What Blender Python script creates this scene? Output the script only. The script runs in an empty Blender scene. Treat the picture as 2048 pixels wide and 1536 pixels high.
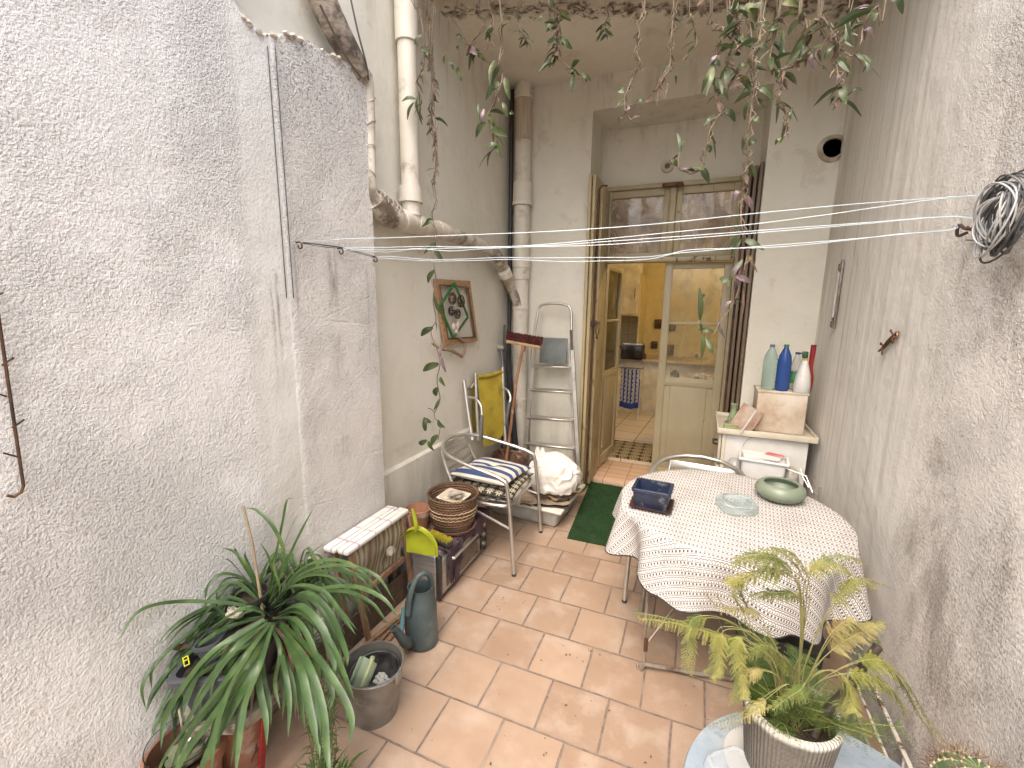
import bpy, bmesh, math, random
from math import radians as R, sin, cos, pi, sqrt
from mathutils import Vector as V, Matrix, noise as mnoise
rnd = random.Random(7)
sc = bpy.context.scene
COL = sc.collection
# ------------------------------------------------------------------ camera
FPX, PITCH, ROLL, YAW, CZ = 887.3, .17803, .01292, -.39062, 1.65
cF = V((sin(YAW)*cos(PITCH), cos(YAW)*cos(PITCH), -sin(PITCH)))
_r = cF.cross(V((0, 0, 1))).normalized(); _u = _r.cross(cF)
cR = _r*cos(ROLL) + _u*sin(ROLL); cU = -_r*sin(ROLL) + _u*cos(ROLL)
cam = bpy.data.objects.new('camera', bpy.data.cameras.new('camera')); COL.objects.link(cam)
cam.data.sensor_width = 36; cam.data.lens = FPX/2048*36; cam.data.clip_end = 500; cam.data.clip_start = .02
m3 = Matrix((cR, cU, -cF)).transposed(); m4 = m3.to_4x4(); m4.translation = V((0, 0, CZ))
cam.matrix_world = m4; sc.camera = cam
# ------------------------------------------------------------------ world, sun, exposure
w = bpy.data.worlds.new("World"); sc.world = w; w.use_nodes = True
nt = w.node_tree; sky = nt.nodes.new('ShaderNodeTexSky'); sky.sky_type = 'NISHITA'; sky.sun_disc = False
SEL, SAZ = R(57), R(185)      # azimuth of the light measured from +Y clockwise
sky.sun_elevation = SEL; sky.sun_rotation = SAZ; sky.air_density = 1.0; sky.dust_density = 6.0; sky.ozone_density = .6
bg = nt.nodes['Background']; bg.inputs[1].default_value = .15; nt.links.new(sky.outputs[0], bg.inputs[0])
sl = bpy.data.lights.new('sun', 'SUN'); sl.energy = 1.1; sl.angle = R(95); sl.color = (1, .97, .93)
so = bpy.data.objects.new('sun', sl); COL.objects.link(so)
sd = V((sin(SAZ)*cos(SEL), cos(SAZ)*cos(SEL), sin(SEL)))
so.rotation_euler = sd.to_track_quat('Z', 'Y').to_euler(); so.location = (0, 0, 8)
sc.view_settings.view_transform = 'Standard'; sc.view_settings.look = 'None'
sc.view_settings.exposure = 1.74; sc.view_settings.gamma = 1
sc.cycles.max_bounces = 8; sc.cycles.diffuse_bounces = 6; sc.cycles.glossy_bounces = 3; sc.cycles.transparent_max_bounces = 12
sc.render.resolution_x = 1024; sc.render.resolution_y = 768
# ------------------------------------------------------------------ surveying: where a sight line meets a real plane of the yard
def ray(x, y): return cF*FPX + cR*(x-1024) - cU*(y-768)
CP = V((0, 0, CZ))
def PX(x, y, X): d = ray(x, y); return CP + d*(X/d.x)
def PY(x, y, Y): d = ray(x, y); return CP + d*(Y/d.y)
def PZ(x, y, Z): d = ray(x, y); return CP + d*((Z-CZ)/d.z)
# ------------------------------------------------------------------ shader helper
class G:
    def __init__(s, name):
        s.m = bpy.data.materials.new(name); s.m.use_nodes = True; s.t = s.m.node_tree; s.t.nodes.clear()
        s.out = s.n('ShaderNodeOutputMaterial')
    def n(s, typ, **k):
        x = s.t.nodes.new(typ)
        for a, b in k.items(): setattr(x, a, b)
        return x
    def put(s, sock, v):
        if v is None: return
        if isinstance(v, bpy.types.NodeSocket): s.t.links.new(v, sock)
        else:
            if isinstance(v, (tuple, list)) and len(v) == 3 and sock.type == 'RGBA': v = (*v, 1)
            sock.default_value = v
    def pos(s): return s.n('ShaderNodeNewGeometry').outputs['Position']
    def obj(s): return s.n('ShaderNodeTexCoord').outputs['Object']
    def uv(s): return s.n('ShaderNodeTexCoord').outputs['UV']
    def map(s, v, sca=(1, 1, 1), loc=(0, 0, 0), rot=(0, 0, 0)):
        x = s.n('ShaderNodeMapping'); s.put(x.inputs[0], v); x.inputs[1].default_value = loc
        x.inputs[2].default_value = rot; x.inputs[3].default_value = sca; return x.outputs[0]
    def noise(s, v, scale=5, detail=4, rough=.55, dist=0, col=False):
        x = s.n('ShaderNodeTexNoise'); s.put(x.inputs['Vector'], v); x.inputs['Scale'].default_value = scale
        x.inputs['Detail'].default_value = detail; x.inputs['Roughness'].default_value = rough
        x.inputs['Distortion'].default_value = dist; return x.outputs['Color' if col else 'Fac']
    def voro(s, v, scale=5, feature='F1', out='Distance'):
        x = s.n('ShaderNodeTexVoronoi', feature=feature); s.put(x.inputs['Vector'], v)
        x.inputs['Scale'].default_value = scale; return x.outputs[out]
    def wave(s, v, scale=5, dist=0, det=2, dirn='X', prof='SIN', dsc=1):
        x = s.n('ShaderNodeTexWave', bands_direction=dirn, wave_profile=prof); s.put(x.inputs['Vector'], v)
        x.inputs['Scale'].default_value = scale; x.inputs['Distortion'].default_value = dist
        x.inputs['Detail'].default_value = det; x.inputs['Detail Scale'].default_value = dsc; return x.outputs['Fac']
    def math(s, op, a, b=0., c=None, clamp=False):
        x = s.n('ShaderNodeMath', operation=op, use_clamp=clamp); s.put(x.inputs[0], a); s.put(x.inputs[1], b)
        if c is not None: s.put(x.inputs[2], c)
        return x.outputs[0]
    def step(s, v, lo, hi, a=0., b=1.):
        x = s.n('ShaderNodeMapRange'); x.interpolation_type = 'SMOOTHSTEP'; s.put(x.inputs[0], v)
        for i, q in enumerate((lo, hi, a, b)): x.inputs[i+1].default_value = q
        return x.outputs[0]
    def sep(s, v): x = s.n('ShaderNodeSeparateXYZ'); s.put(x.inputs[0], v); return x.outputs
    def comb(s, a, b, c):
        x = s.n('ShaderNodeCombineXYZ')
        for i, q in enumerate((a, b, c)): s.put(x.inputs[i], q)
        return x.outputs[0]
    def mix(s, f, a, b, mode='MIX'):
        x = s.n('ShaderNodeMix', data_type='RGBA', blend_type=mode); s.put(x.inputs[0], f); s.put(x.inputs[6], a); s.put(x.inputs[7], b)
        return x.outputs[2]
    def rnd(s): return s.n('ShaderNodeObjectInfo').outputs['Random']
    def bump(s, h, dist=.01, st=1., prev=None):
        x = s.n('ShaderNodeBump'); x.inputs['Strength'].default_value = st; x.inputs['Distance'].default_value = dist
        s.put(x.inputs['Height'], h); s.put(x.inputs['Normal'], prev); return x.outputs[0]
    def bsdf(s, col, rough=.6, metal=0, normal=None, spec=None, trans=0, alpha=None, ior=None, sss=0, coat=0, emit=None, es=0):
        x = s.n('ShaderNodeBsdfPrincipled'); s.put(x.inputs['Base Color'], col); s.put(x.inputs['Roughness'], rough)
        s.put(x.inputs['Metallic'], metal); s.put(x.inputs['Normal'], normal)
        if spec is not None: x.inputs['Specular IOR Level'].default_value = spec
        if trans: s.put(x.inputs['Transmission Weight'], trans)
        if alpha is not None: s.put(x.inputs['Alpha'], alpha)
        if ior: x.inputs['IOR'].default_value = ior
        if coat: x.inputs['Coat Weight'].default_value = coat; x.inputs['Coat Roughness'].default_value = .1
        if emit: s.put(x.inputs['Emission Color'], emit); x.inputs['Emission Strength'].default_value = es
        s.t.links.new(x.outputs[0], s.out.inputs[0]); s.b = x; return s.m

def simple(name, c1, c2=None, rough=.5, metal=0, scale=8, bscale=60, bump=.001, bst=.6, sca=(1, 1, 1), spec=None, dirt=None, dthr=(.55, .7), coat=0, dscale=6):
    g = G(name); o = g.obj(); v = g.map(o, sca)
    c2 = c2 or tuple(q*.75 for q in c1)
    c = g.mix(g.step(g.noise(v, scale, 5), .35, .65), c1, c2)
    if dirt: c = g.mix(g.step(g.noise(g.map(o, (1, 1, 1), (3, 5, 1)), dscale, 7, .65), *dthr), c, dirt)
    nr = g.bump(g.noise(v, bscale, 3), bump, bst)
    rr = g.math('ADD', rough-.08, g.math('MULTIPLY', g.noise(o, 12, 3), .16))
    return g.bsdf(c, rr, metal, nr, spec, coat=coat)

# ------------------------------------------------------------------ mesh helper
def catmull(pts, n=6):
    pts = [V(p) for p in pts]
    if len(pts) < 3: return pts
    P = [pts[0]*2-pts[1]] + pts + [pts[-1]*2-pts[-2]]; out = []
    for i in range(1, len(P)-2):
        a, b, c, d = P[i-1:i+3]
        for k in range(n):
            t = k/n
            out.append(.5*((2*b)+(c-a)*t+(2*a-5*b+4*c-d)*t*t+(3*b-a-3*c+d)*t**3))
    out.append(pts[-1]); return out

class MB:
    def __init__(s): s.b = bmesh.new(); s.uvl = None
    def box(s, c, d, rot=None, bev=0, seg=2, taper=None):
        r = bmesh.ops.create_cube(s.b, size=1)['verts']
        for v in r:
            if taper and v.co.z < 0: v.co.x *= taper; v.co.y *= taper
            v.co = V((v.co.x*d[0], v.co.y*d[1], v.co.z*d[2]))
        if bev:
            es = list({e for v in r for e in v.link_edges})
            q = bmesh.ops.bevel(s.b, geom=es, offset=bev, segments=seg, profile=.5, affect='EDGES')
            r = list({v for f in q['faces'] for v in f.verts} | {v for v in r if v.is_valid})
        M4 = Matrix.Translation(V(c)) @ (rot.to_4x4() if rot else Matrix.Identity(4))
        for v in r: v.co = M4 @ v.co
        return s
    def rod(s, a, b, w, h=None, up=(0, 0, 1), bev=0):
        a, b = V(a), V(b); d = b-a; L = d.length; z = d.normalized(); up = V(up)
        if abs(z.dot(up.normalized())) > .98: up = V((1, 0, 0)) if abs(z.x) < .9 else V((0, 1, 0))
        x = up.cross(z).normalized(); y = z.cross(x)
        return s.box((a+b)/2, (w, h or w, L), Matrix((x, y, z)).transposed(), bev, 1)
    def tube(s, pts, r, seg=8, sm=0, cap=True, flat=1.):
        if sm: 
            n0 = len(pts); pts = catmull(pts, sm)
            if not isinstance(r, (int, float)):
                rr = []
                for i in range(len(pts)):
                    t = i/(len(pts)-1)*(n0-1); k = min(int(t), n0-2); rr.append(r[k]+(r[k+1]-r[k])*(t-k))
                r = rr
        pts = [V(p) for p in pts]; n = len(pts); rings = []
        T = [(pts[min(i+1, n-1)]-pts[max(i-1, 0)]).normalized() for i in range(n)]
        x = T[0].orthogonal().normalized()
        for i in range(n):
            x = (x - T[i]*x.dot(T[i])).normalized(); y = T[i].cross(x)
            ri = r if isinstance(r, (int, float)) else r[i]
            rings.append([s.b.verts.new(pts[i]+(x*cos(2*pi*k/seg)+y*sin(2*pi*k/seg)*flat)*ri) for k in range(seg)])
        for i in range(n-1):
            for k in range(seg):
                s.b.faces.new((rings[i][k], rings[i][(k+1) % seg], rings[i+1][(k+1) % seg], rings[i+1][k]))
        if cap:
            s.b.faces.new(rings[0][::-1]); s.b.faces.new(rings[-1])
        return s
    def lathe(s, prof, c=(0, 0, 0), seg=32, sx=1, sy=1, rot=None, wob=0):
        c = V(c); rings = []
        for r, z in prof:
            ring = []
            for k in range(seg):
                a = 2*pi*k/seg; q = r*(1+wob*sin(3*a+z*9)); p = V((q*cos(a)*sx, q*sin(a)*sy, z))
                if rot: p = rot @ p
                ring.append(s.b.verts.new(c+p))
            rings.append(ring)
        for i in range(len(rings)-1):
            for k in range(seg):
                s.b.faces.new((rings[i][k], rings[i][(k+1) % seg], rings[i+1][(k+1) % seg], rings[i+1][k]))
        if prof[0][0] > 1e-5: s.b.faces.new(rings[0][::-1])
        if prof[-1][0] > 1e-5: s.b.faces.new(rings[-1])
        return s
    def prism(s, pts, off):
        """closed planar outline pushed by vector off"""
        a = [s.b.verts.new(V(p)) for p in pts]; b = [s.b.verts.new(V(p)+V(off)) for p in pts]; n = len(a)
        s.b.faces.new(a[::-1]); s.b.faces.new(b)
        for i in range(n): s.b.faces.new((a[i], a[(i+1) % n], b[(i+1) % n], b[i]))
        return s
    def grid(s, fn, nu, nv, uvfn=None, closeu=False):
        if uvfn and not s.uvl: s.uvl = s.b.loops.layers.uv.new('uv')
        g = [[s.b.verts.new(fn(i/nu, j/nv)) for j in range(nv+1)] for i in range(nu if closeu else nu+1)]
        for i in range(nu):
            for j in range(nv):
                i2 = (i+1) % nu if closeu else i+1
                f = s.b.faces.new((g[i][j], g[i2][j], g[i2][j+1], g[i][j+1]))
                if uvfn:
                    for l, (a, b) in zip(f.loops, ((i, j), (i+1, j), (i+1, j+1), (i, j+1))): l[s.uvl].uv = uvfn(a/nu, b/nv)
        return s
    def ball(s, c, r, sub=2, sc=(1, 1, 1), rough=0, seed=0):
        q = bmesh.ops.create_icosphere(s.b, subdivisions=sub, radius=1)['verts']
        for v in q:
            k = 1+rough*mnoise.noise(v.co*2.1+V((seed, seed*.3, 0)))
            v.co = V(c)+V((v.co.x*r*sc[0]*k, v.co.y*r*sc[1]*k, v.co.z*r*sc[2]*k))
        return s
    def leaf(s, pts, w, up=V((0, 0, 1)), fold=.25, n=5, prof=None):
        """blade along pts, V-folded along the midrib"""
        pts = catmull(pts, n); m = len(pts); rows = []
        x = None
        for i, p in enumerate(pts):
            T = (pts[min(i+1, m-1)]-pts[max(i-1, 0)]).normalized()
            side = T.cross(up)
            if side.length < .05: side = x if x else T.orthogonal()
            side = side.normalized()
            if x and side.dot(x) < 0: side = -side
            x = side; nn = side.cross(T); t = i/(m-1)
            k = prof(t) if prof else (sin(pi*min(1, (t*.93+.07))**.75))
            rows.append((s.b.verts.new(p-side*w*k*.5+nn*w*k*fold*.5), s.b.verts.new(p), s.b.verts.new(p+side*w*k*.5+nn*w*k*fold*.5)))
        for a, b in zip(rows, rows[1:]):
            s.b.faces.new((a[0], a[1], b[1], b[0])); s.b.faces.new((a[1], a[2], b[2], b[1]))
        return s

def _mk(name, mb, mt, origin, ang=38, smooth=True):
    b = mb.b; bmesh.ops.recalc_face_normals(b, faces=b.faces)
    for v in b.verts: v.co -= origin
    me = bpy.data.meshes.new(name); b.to_mesh(me); b.free()
    me.materials.append(mt)
    if smooth:
        me.shade_smooth(); me.set_sharp_from_angle(angle=R(ang))
    o = bpy.data.objects.new(name, me); COL.objects.link(o); return o
def tag(o, label, cat, group=None):
    o['label'] = label; o['category'] = cat
    if group: o['group'] = group
    return o
WL = {}
def thing(name, label, cat, loc, group=None):
    o = bpy.data.objects.new(name, None); COL.objects.link(o); o.location = V(loc); o.empty_display_size = .1
    WL[o.name] = V(loc); return tag(o, label, cat, group)
def part(name, mb, mt, parent, ang=38, label=None):
    o = _mk(name, mb, mt, WL[parent.name], ang); o.parent = parent; WL[o.name] = WL[parent.name]
    if label: o['label'] = label
    return o
def solo(name, mb, mt, label, cat, group=None, ang=38, struct=False):
    vs = [v.co for v in mb.b.verts]
    c = V(((min(v.x for v in vs)+max(v.x for v in vs))/2, (min(v.y for v in vs)+max(v.y for v in vs))/2, min(v.z for v in vs)))
    o = _mk(name, mb, mt, c, ang); o.location = c; WL[o.name] = c
    if struct: o['kind'] = 'structure'; o['label'] = label
    elif cat: tag(o, label, cat, group)
    return o
def stuff(o): o['kind'] = 'stuff'; return o
def xf(mb, M4):
    for v in mb.b.verts: v.co = M4 @ v.co
    return mb
def frame_m(o, xdir, zdir=(0, 0, 1)):
    x = V(xdir).normalized(); z = V(zdir).normalized(); y = z.cross(x).normalized(); z = x.cross(y)
    m = Matrix((x, y, z)).transposed().to_4x4(); m.translation = V(o); return m
# ================================================================== MATERIALS of the masonry
def wall_mat(name, base, alt, grain, kind):
    g = G(name); p = g.pos(); xyz = g.sep(p); X, Y, Z = xyz[0], xyz[1], xyz[2]
    big = g.noise(p, 1.3, 5, .6); med = g.noise(p, 7, 6, .65)
    col = g.mix(g.step(big, .35, .68), base, alt)
    col = g.mix(g.math('MULTIPLY', g.step(med, .5, .75), .35), col, tuple(q*.78 for q in base))
    fine = g.noise(p, grain, 2, .6)
    lump = g.noise(p, grain*.55, 3, .65)
    gr = g.math('MULTIPLY_ADD', fine, .6, lump)
    if kind in ('left', 'right'): col = g.mix(g.math('MULTIPLY', g.math('MULTIPLY', g.step(gr, .78, .62), g.step(g.noise(p, 1.7, 5, .6), .35, .65, .35, 1.)), .5), col, tuple(q*.5 for q in base))
    und = g.noise(p, 4.5, 4, .6)
    if kind == 'left':
        strip = g.math('MULTIPLY', g.step(g.math('ADD', Y, g.math('MULTIPLY', g.noise(p, 9, 5, .7), .09)), 1.15, 1.22), g.step(g.math('ADD', Y, g.math('MULTIPLY', g.noise(p, 12, 5, .7), .03)), 1.345, 1.325))
        strip = g.math('MULTIPLY', strip, g.step(Z, 2.8, 2.7))
        pil = g.math('MULTIPLY', g.step(Y, 1.325, 1.36), g.step(Z, 2.85, 2.7))
        # grime: pits of the old render on the pilaster, washed down from its top
        pits = g.step(g.noise(p, 62, 4, .75), .525, .60)
        upper = g.step(Z, 1.75, 2.7)
        patch = g.step(g.noise(p, 3.2, 4, .6), .46, .62)
        amt = g.math('MULTIPLY', g.math('MULTIPLY', pits, g.math('ADD', g.math('MULTIPLY', upper, .95), g.math('MULTIPLY', patch, .45))), pil)
        col = g.mix(amt, col, (.13, .11, .09))
        col = g.mix(g.math('MULTIPLY', pil, .5), col, (.60, .565, .52))
        col = g.mix(g.math('MULTIPLY', strip, .45), col, (.58, .575, .53))
        # drip stains below the line hooks and cables
        def drip(y0, wd, z1, z0, st, c=(.16, .13, .10)):
            d = g.math('ABSOLUTE', g.math('SUBTRACT', g.math('ADD', Y, g.math('MULTIPLY', g.noise(p, 8, 4), wd)), y0+wd*.5))
            m = g.math('MULTIPLY', g.step(d, wd, 0), g.math('MULTIPLY', g.step(Z, z0, z0+(z1-z0)*.7), g.step(Z, z1+.02, z1-.01)))
            m = g.math('MULTIPLY', m, g.step(g.noise(g.map(p, (1, 40, 6)), 1, 4, .7), .35, .65))
            return g.mix(g.math('MULTIPLY', m, st), col, c)
        for q in ((1.355, .012, 1.87, 1.45, .5), (1.555, .05, 1.86, 1.55, .7), (1.775, .012, 1.80, 1.3, .4), (1.235, .012, 1.72, 1.25, .8), (1.262, .012, 1.75, 1.3, .7), (1.56, .05, 1.5, 1.22, .35), (1.56, .07, 1.02, .84, .4)): col = drip(*q)
        green = g.math('MULTIPLY', g.math('MULTIPLY', g.step(g.math('ABSOLUTE', g.math('SUBTRACT', Y, 1.22)), .22, .02), g.step(Z, 1.1, .7)), g.step(g.noise(p, 3, 4), .4, .6))
        col = g.mix(g.math('MULTIPLY', green, .5), col, (.40, .40, .32))
        amp = g.math('MULTIPLY', g.math('SUBTRACT', 1., g.math('MULTIPLY', strip, .75)), g.step(g.noise(g.map(p, rot=(.5, 0, 0)), 2.4, 5, .65), .34, .66, .45, 1.25))
        col = g.mix(g.math('MULTIPLY', g.step(g.noise(g.map(p, (1, 1.5, .5), (2, 5, 1)), 1.6, 6, .65), .5, .72), .38), col, (.585, .565, .52))
        h = g.math('MULTIPLY', gr, amp)
        nr = g.bump(und, .03, .5); nr = g.bump(h, .013, 1., nr)
        nr = g.bump(g.math('MULTIPLY', g.step(g.voro(g.map(p, (1, 1, 1), rot=(.4, .2, .1)), 2.6, 'DISTANCE_TO_EDGE'), .0, .012), pil), .004, .4, nr)
        return g.bsdf(col, .85, normal=nr, spec=.25)
    if kind == 'right':
        near = g.step(g.math('ADD', Y, g.math('MULTIPLY', g.noise(p, 2, 4), .6)), 2.65, 1.95)   # rough render near, smooth paint behind
        col = g.mix(g.math('SUBTRACT', 1., near), col, (.70, .68, .63))
        st = g.noise(g.map(p, (1, 22, .22)), 1, 5, .6); st2 = g.noise(g.map(p, (1, 60, .4)), 1, 3, .5)
        smo = g.math('MULTIPLY', g.step(Y, 1.7, 2.3), g.step(Z, .3, 1.0))
        col = g.mix(g.math('MULTIPLY', g.math('MULTIPLY', g.step(st, .5, .66), smo), .55), col, (.80, .785, .75))
        col = g.mix(g.math('MULTIPLY', g.math('MULTIPLY', g.step(st, .48, .36), smo), .4), col, (.44, .40, .34))
        col = g.mix(g.math('MULTIPLY', g.math('MULTIPLY', g.step(st2, .55, .68), smo), .25), col, (.45, .41, .35))
        # damp black mould patches on the rough part
        mould = g.noise(g.map(p, (1, 1.1, .6), (0, .35, .2)), 2.7, 7, .68, .5)
        pits = g.noise(p, 105, 4, .75)
        mm = g.math('MULTIPLY', g.step(g.math('ADD', mould, g.math('MULTIPLY', pits, .35)), .64, .86), near)
        mm = g.math('MULTIPLY', mm, g.step(Z, 2.9, 1.7))
        col = g.mix(g.math('MULTIPLY', mm, .78), col, (.21, .175, .145))
        pm = g.math('MULTIPLY', g.math('MULTIPLY', g.step(pits, .52, .60), near), g.step(g.noise(p, 2.2, 5, .6), .38, .62, .10, .45))
        col = g.mix(pm, col, (.25, .21, .18))
        edge = g.math('MULTIPLY', g.step(g.math('ABSOLUTE', g.math('SUBTRACT', g.math('ADD', Y, g.math('MULTIPLY', g.noise(p, 2, 4), .6)), 2.18)), .14, .0), g.step(g.noise(g.map(p, (1, 6, 2)), 2, 5, .65), .45, .7))
        col = g.mix(g.math('MULTIPLY', edge, .6), col, (.28, .235, .19))
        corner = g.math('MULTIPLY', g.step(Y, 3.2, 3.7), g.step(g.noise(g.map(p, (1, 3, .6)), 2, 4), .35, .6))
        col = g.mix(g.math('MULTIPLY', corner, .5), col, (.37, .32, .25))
        h = g.math('MULTIPLY', gr, g.math('ADD', g.math('MULTIPLY', g.math('MULTIPLY', near, g.step(g.noise(p, 2.6, 5, .65), .34, .66, .5, 1.25)), .93), .07))
        nr = g.bump(und, .03, .5); nr = g.bump(h, .013, 1., nr)
        return g.bsdf(col, .8, normal=nr, spec=.25)
    if kind == 'back':
        peel = g.step(g.noise(p, 5, 7, .7, .8), .60, .64)
        col = g.mix(g.math('MULTIPLY', peel, .3), col, (.44, .38, .28))
        dk = g.math('MULTIPLY', g.step(g.noise(p, 26, 5, .7), .64, .74), g.step(g.noise(p, 2.2, 3), .5, .68))
        col = g.mix(g.math('MULTIPLY', dk, .7), col, (.22, .18, .12))
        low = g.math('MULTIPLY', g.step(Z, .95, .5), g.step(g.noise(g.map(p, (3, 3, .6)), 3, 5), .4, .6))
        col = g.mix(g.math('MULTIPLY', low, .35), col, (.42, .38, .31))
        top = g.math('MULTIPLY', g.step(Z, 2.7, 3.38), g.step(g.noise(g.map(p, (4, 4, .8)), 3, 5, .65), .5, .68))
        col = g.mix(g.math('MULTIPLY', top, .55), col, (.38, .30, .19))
        lowr = g.math('ADD', g.math('MULTIPLY', g.step(Z, .74, .68), g.step(X, -1.4, -1.5)), .12)
        nr = g.bump(und, .02, .5); nr = g.bump(g.noise(p, 14, 5, .6), .004, .5, nr); nr = g.bump(g.math('MULTIPLY', gr, lowr), .007, .7, nr)
        return g.bsdf(col, .7, normal=nr, spec=.3)
    if kind == 'slab':
        d = g.math('SUBTRACT', Y, g.math('MULTIPLY_ADD', X, .36, 3.20))
        d = g.math('ADD', d, g.math('MULTIPLY', g.math('SUBTRACT', g.noise(p, 9, 6, .7), .5), .5))
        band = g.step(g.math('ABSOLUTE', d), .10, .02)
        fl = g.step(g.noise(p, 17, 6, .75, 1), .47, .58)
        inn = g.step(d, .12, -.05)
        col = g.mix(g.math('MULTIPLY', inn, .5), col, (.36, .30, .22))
        col = g.mix(g.math('MULTIPLY', band, g.math('MULTIPLY', fl, .95)), col, (.13, .07, .04))
        yel = g.math('MULTIPLY', g.step(g.noise(p, 2.6, 5, .6), .56, .7), .35)
        col = g.mix(yel, col, (.42, .32, .19))
        nr = g.bump(und, .02, .5); nr = g.bump(g.math('MULTIPLY', band, fl), .01, .8, nr); nr = g.bump(gr, .003, .4, nr)
        return g.bsdf(col, .8, normal=nr, spec=.2)
MW_L = wall_mat('rough_white_render', (.80, .795, .77), (.725, .715, .685), 190, 'left')
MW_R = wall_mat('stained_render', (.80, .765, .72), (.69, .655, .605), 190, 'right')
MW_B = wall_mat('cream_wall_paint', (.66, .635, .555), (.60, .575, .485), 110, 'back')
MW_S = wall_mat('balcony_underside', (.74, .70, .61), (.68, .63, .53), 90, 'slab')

def floor_mat():
    g = G('terracotta_tiles'); p = g.pos()
    wob = g.math('MULTIPLY', g.math('SUBTRACT', g.noise(p, 5, 2), .5), .006)
    xyz = g.sep(p)
    v = g.comb(g.math('ADD', g.math('ADD', xyz[0], wob), .843-.125+.25*40), g.math('ADD', g.math('SUBTRACT', xyz[1], wob), -1.668+.2594*20), 0.)
    b = g.n('ShaderNodeTexBrick'); g.put(b.inputs['Vector'], v); b.offset = .5
    b.inputs['Color1'].default_value = (.285, .198, .138, 1); b.inputs['Color2'].default_value = (.37, .265, .188, 1)
    b.inputs['Mortar'].default_value = (.5, .5, .5, 1); b.inputs['Scale'].default_value = 1
    b.inputs['Mortar Size'].default_value = .0050; b.inputs['Mortar Smooth'].default_value = .25; b.inputs['Bias'].default_value = 0
    b.inputs['Brick Width'].default_value = .25; b.inputs['Row Height'].default_value = .2594
    col = b.outputs['Color']; mort = b.outputs['Fac']
    n1 = g.noise(p, 6, 6, .65); n2 = g.noise(p, 28, 5, .7); n3 = g.noise(p, 2.1, 4, .6)
    col = g.mix(g.math('MULTIPLY', g.step(n1, .44, .68), .6), col, (.42, .335, .268))
    col = g.mix(g.math('MULTIPLY', g.step(n3, .48, .7), .5), col, (.25, .16, .11))
    col = g.mix(g.math('MULTIPLY', g.step(n2, .58, .75), .22), col, (.30, .19, .125))
    spots = g.step(g.noise(p, 75, 3, .6), .70, .76)
    col = g.mix(g.math('MULTIPLY', g.math('MULTIPLY', spots, g.step(n3, .4, .55)), .55), col, (.30, .15, .08))
    # trodden-in dirt hugging the joints and walls
    b2 = g.n('ShaderNodeTexBrick'); g.put(b2.inputs['Vector'], v); b2.offset = .5
    for k, q in (('Scale', 1), ('Mortar Size', .022), ('Mortar Smooth', 1.), ('Brick Width', .25), ('Row Height', .2594)): b2.inputs[k].default_value = q
    halo = g.math('MULTIPLY', b2.outputs['Fac'], g.step(n1, .35, .6))
    col = g.mix(g.math('MULTIPLY', halo, .30), col, (.27, .175, .115))
    gro = g.mix(g.step(n2, .35, .65), (.23, .18, .145), (.145, .11, .087))
    gro = g.mix(g.step(n3, .52, .66), gro, (.30, .235, .185))
    col = g.mix(mort, col, gro)
    nr = g.bump(g.math('SUBTRACT', 1., mort), .004, .8); nr = g.bump(n1, .004, .35, nr); nr = g.bump(g.noise(p, 160, 3), .0006, .5, nr)
    return g.bsdf(col, g.math('ADD', .42, g.math('MULTIPLY', n1, .3)), normal=nr, spec=.4)
M_FLOOR = floor_mat()
# ================================================================== SETTING
solo('floor', MB().box((0, 1.2, -.05), (6, 8.0, .1)), M_FLOOR, 'worn terracotta tile floor of the yard', None, struct=True)
XL, XLB, XR, YB, YD, ZS = -1.5, -1.58, .78, 3.72, 4.15, 3.38
# left wall: rough rendered front layer with a broken slanting top edge
out = [V((XL, -1.6, 0)), V((XL, PX(770, 1010, XL).y, 0)), PX(766, 900, XL), PX(757, 700, XL), PX(747, 470, XL), PX(741, 300, XL), PX(735, 160, XL)]
edge = [(735, 158), (712, 143), (690, 124), (668, 112), (645, 99), (620, 84), (596, 78), (575, 66), (556, 72), (540, 66), (528, 74), (515, 60), (500, 48), (482, 22), (468, 0)]
for i, (x, y) in enumerate(edge): out.append(PX(x+rnd.uniform(-2, 2), y+rnd.uniform(-3, 3), XL))
yy = out[-1].y; out += [V((XL, yy-.03, 3.2)), V((XL, yy-.05, 3.7)), V((XL, -1.6, 3.7))]
bm = MB().prism(out, (-.45, 0, 0))
solo('left_wall', bm, MW_L, 'rough white rendered wall on the left with a broken stepped top edge', 'wall', ang=20)
# chipped plaster lip along the broken edge
bm = MB()
for a, c in zip(edge[:-1], edge[1:]):
    for k in range(5):
        t = rnd.random(); x = a[0]+(c[0]-a[0])*t; y = a[1]+(c[1]-a[1])*t
        bm.ball(PX(x, y, XL+.004)+V((rnd.uniform(-.03, .004), 0, rnd.uniform(-.006, .004))), rnd.uniform(.006, .013), 1, (1, 1.2, .8), .5, rnd.random()*9)
solo('plaster_lip', bm, simple('chipped_plaster', (.74, .71, .66), (.5, .46, .4), .9, bump=.003), 'crumbling white plaster lip along the slanting top of the left wall', 'plaster')
bm = MB().box((XLB-.18, 2.4, 2.05), (.36, 3.2, 4.1))
bm.prism([(XLB-.02, 1.3, 0), (XLB+.024, 1.3, 0), (XLB+.024, 1.3, .69), (XLB-.02, 1.3, .715)], (0, 1.75, 0))
solo('side_wall', bm, MW_B, 'smooth cream painted wall with a low ledge, between the rough wall and the corner drainpipe', 'wall', ang=20)
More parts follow.
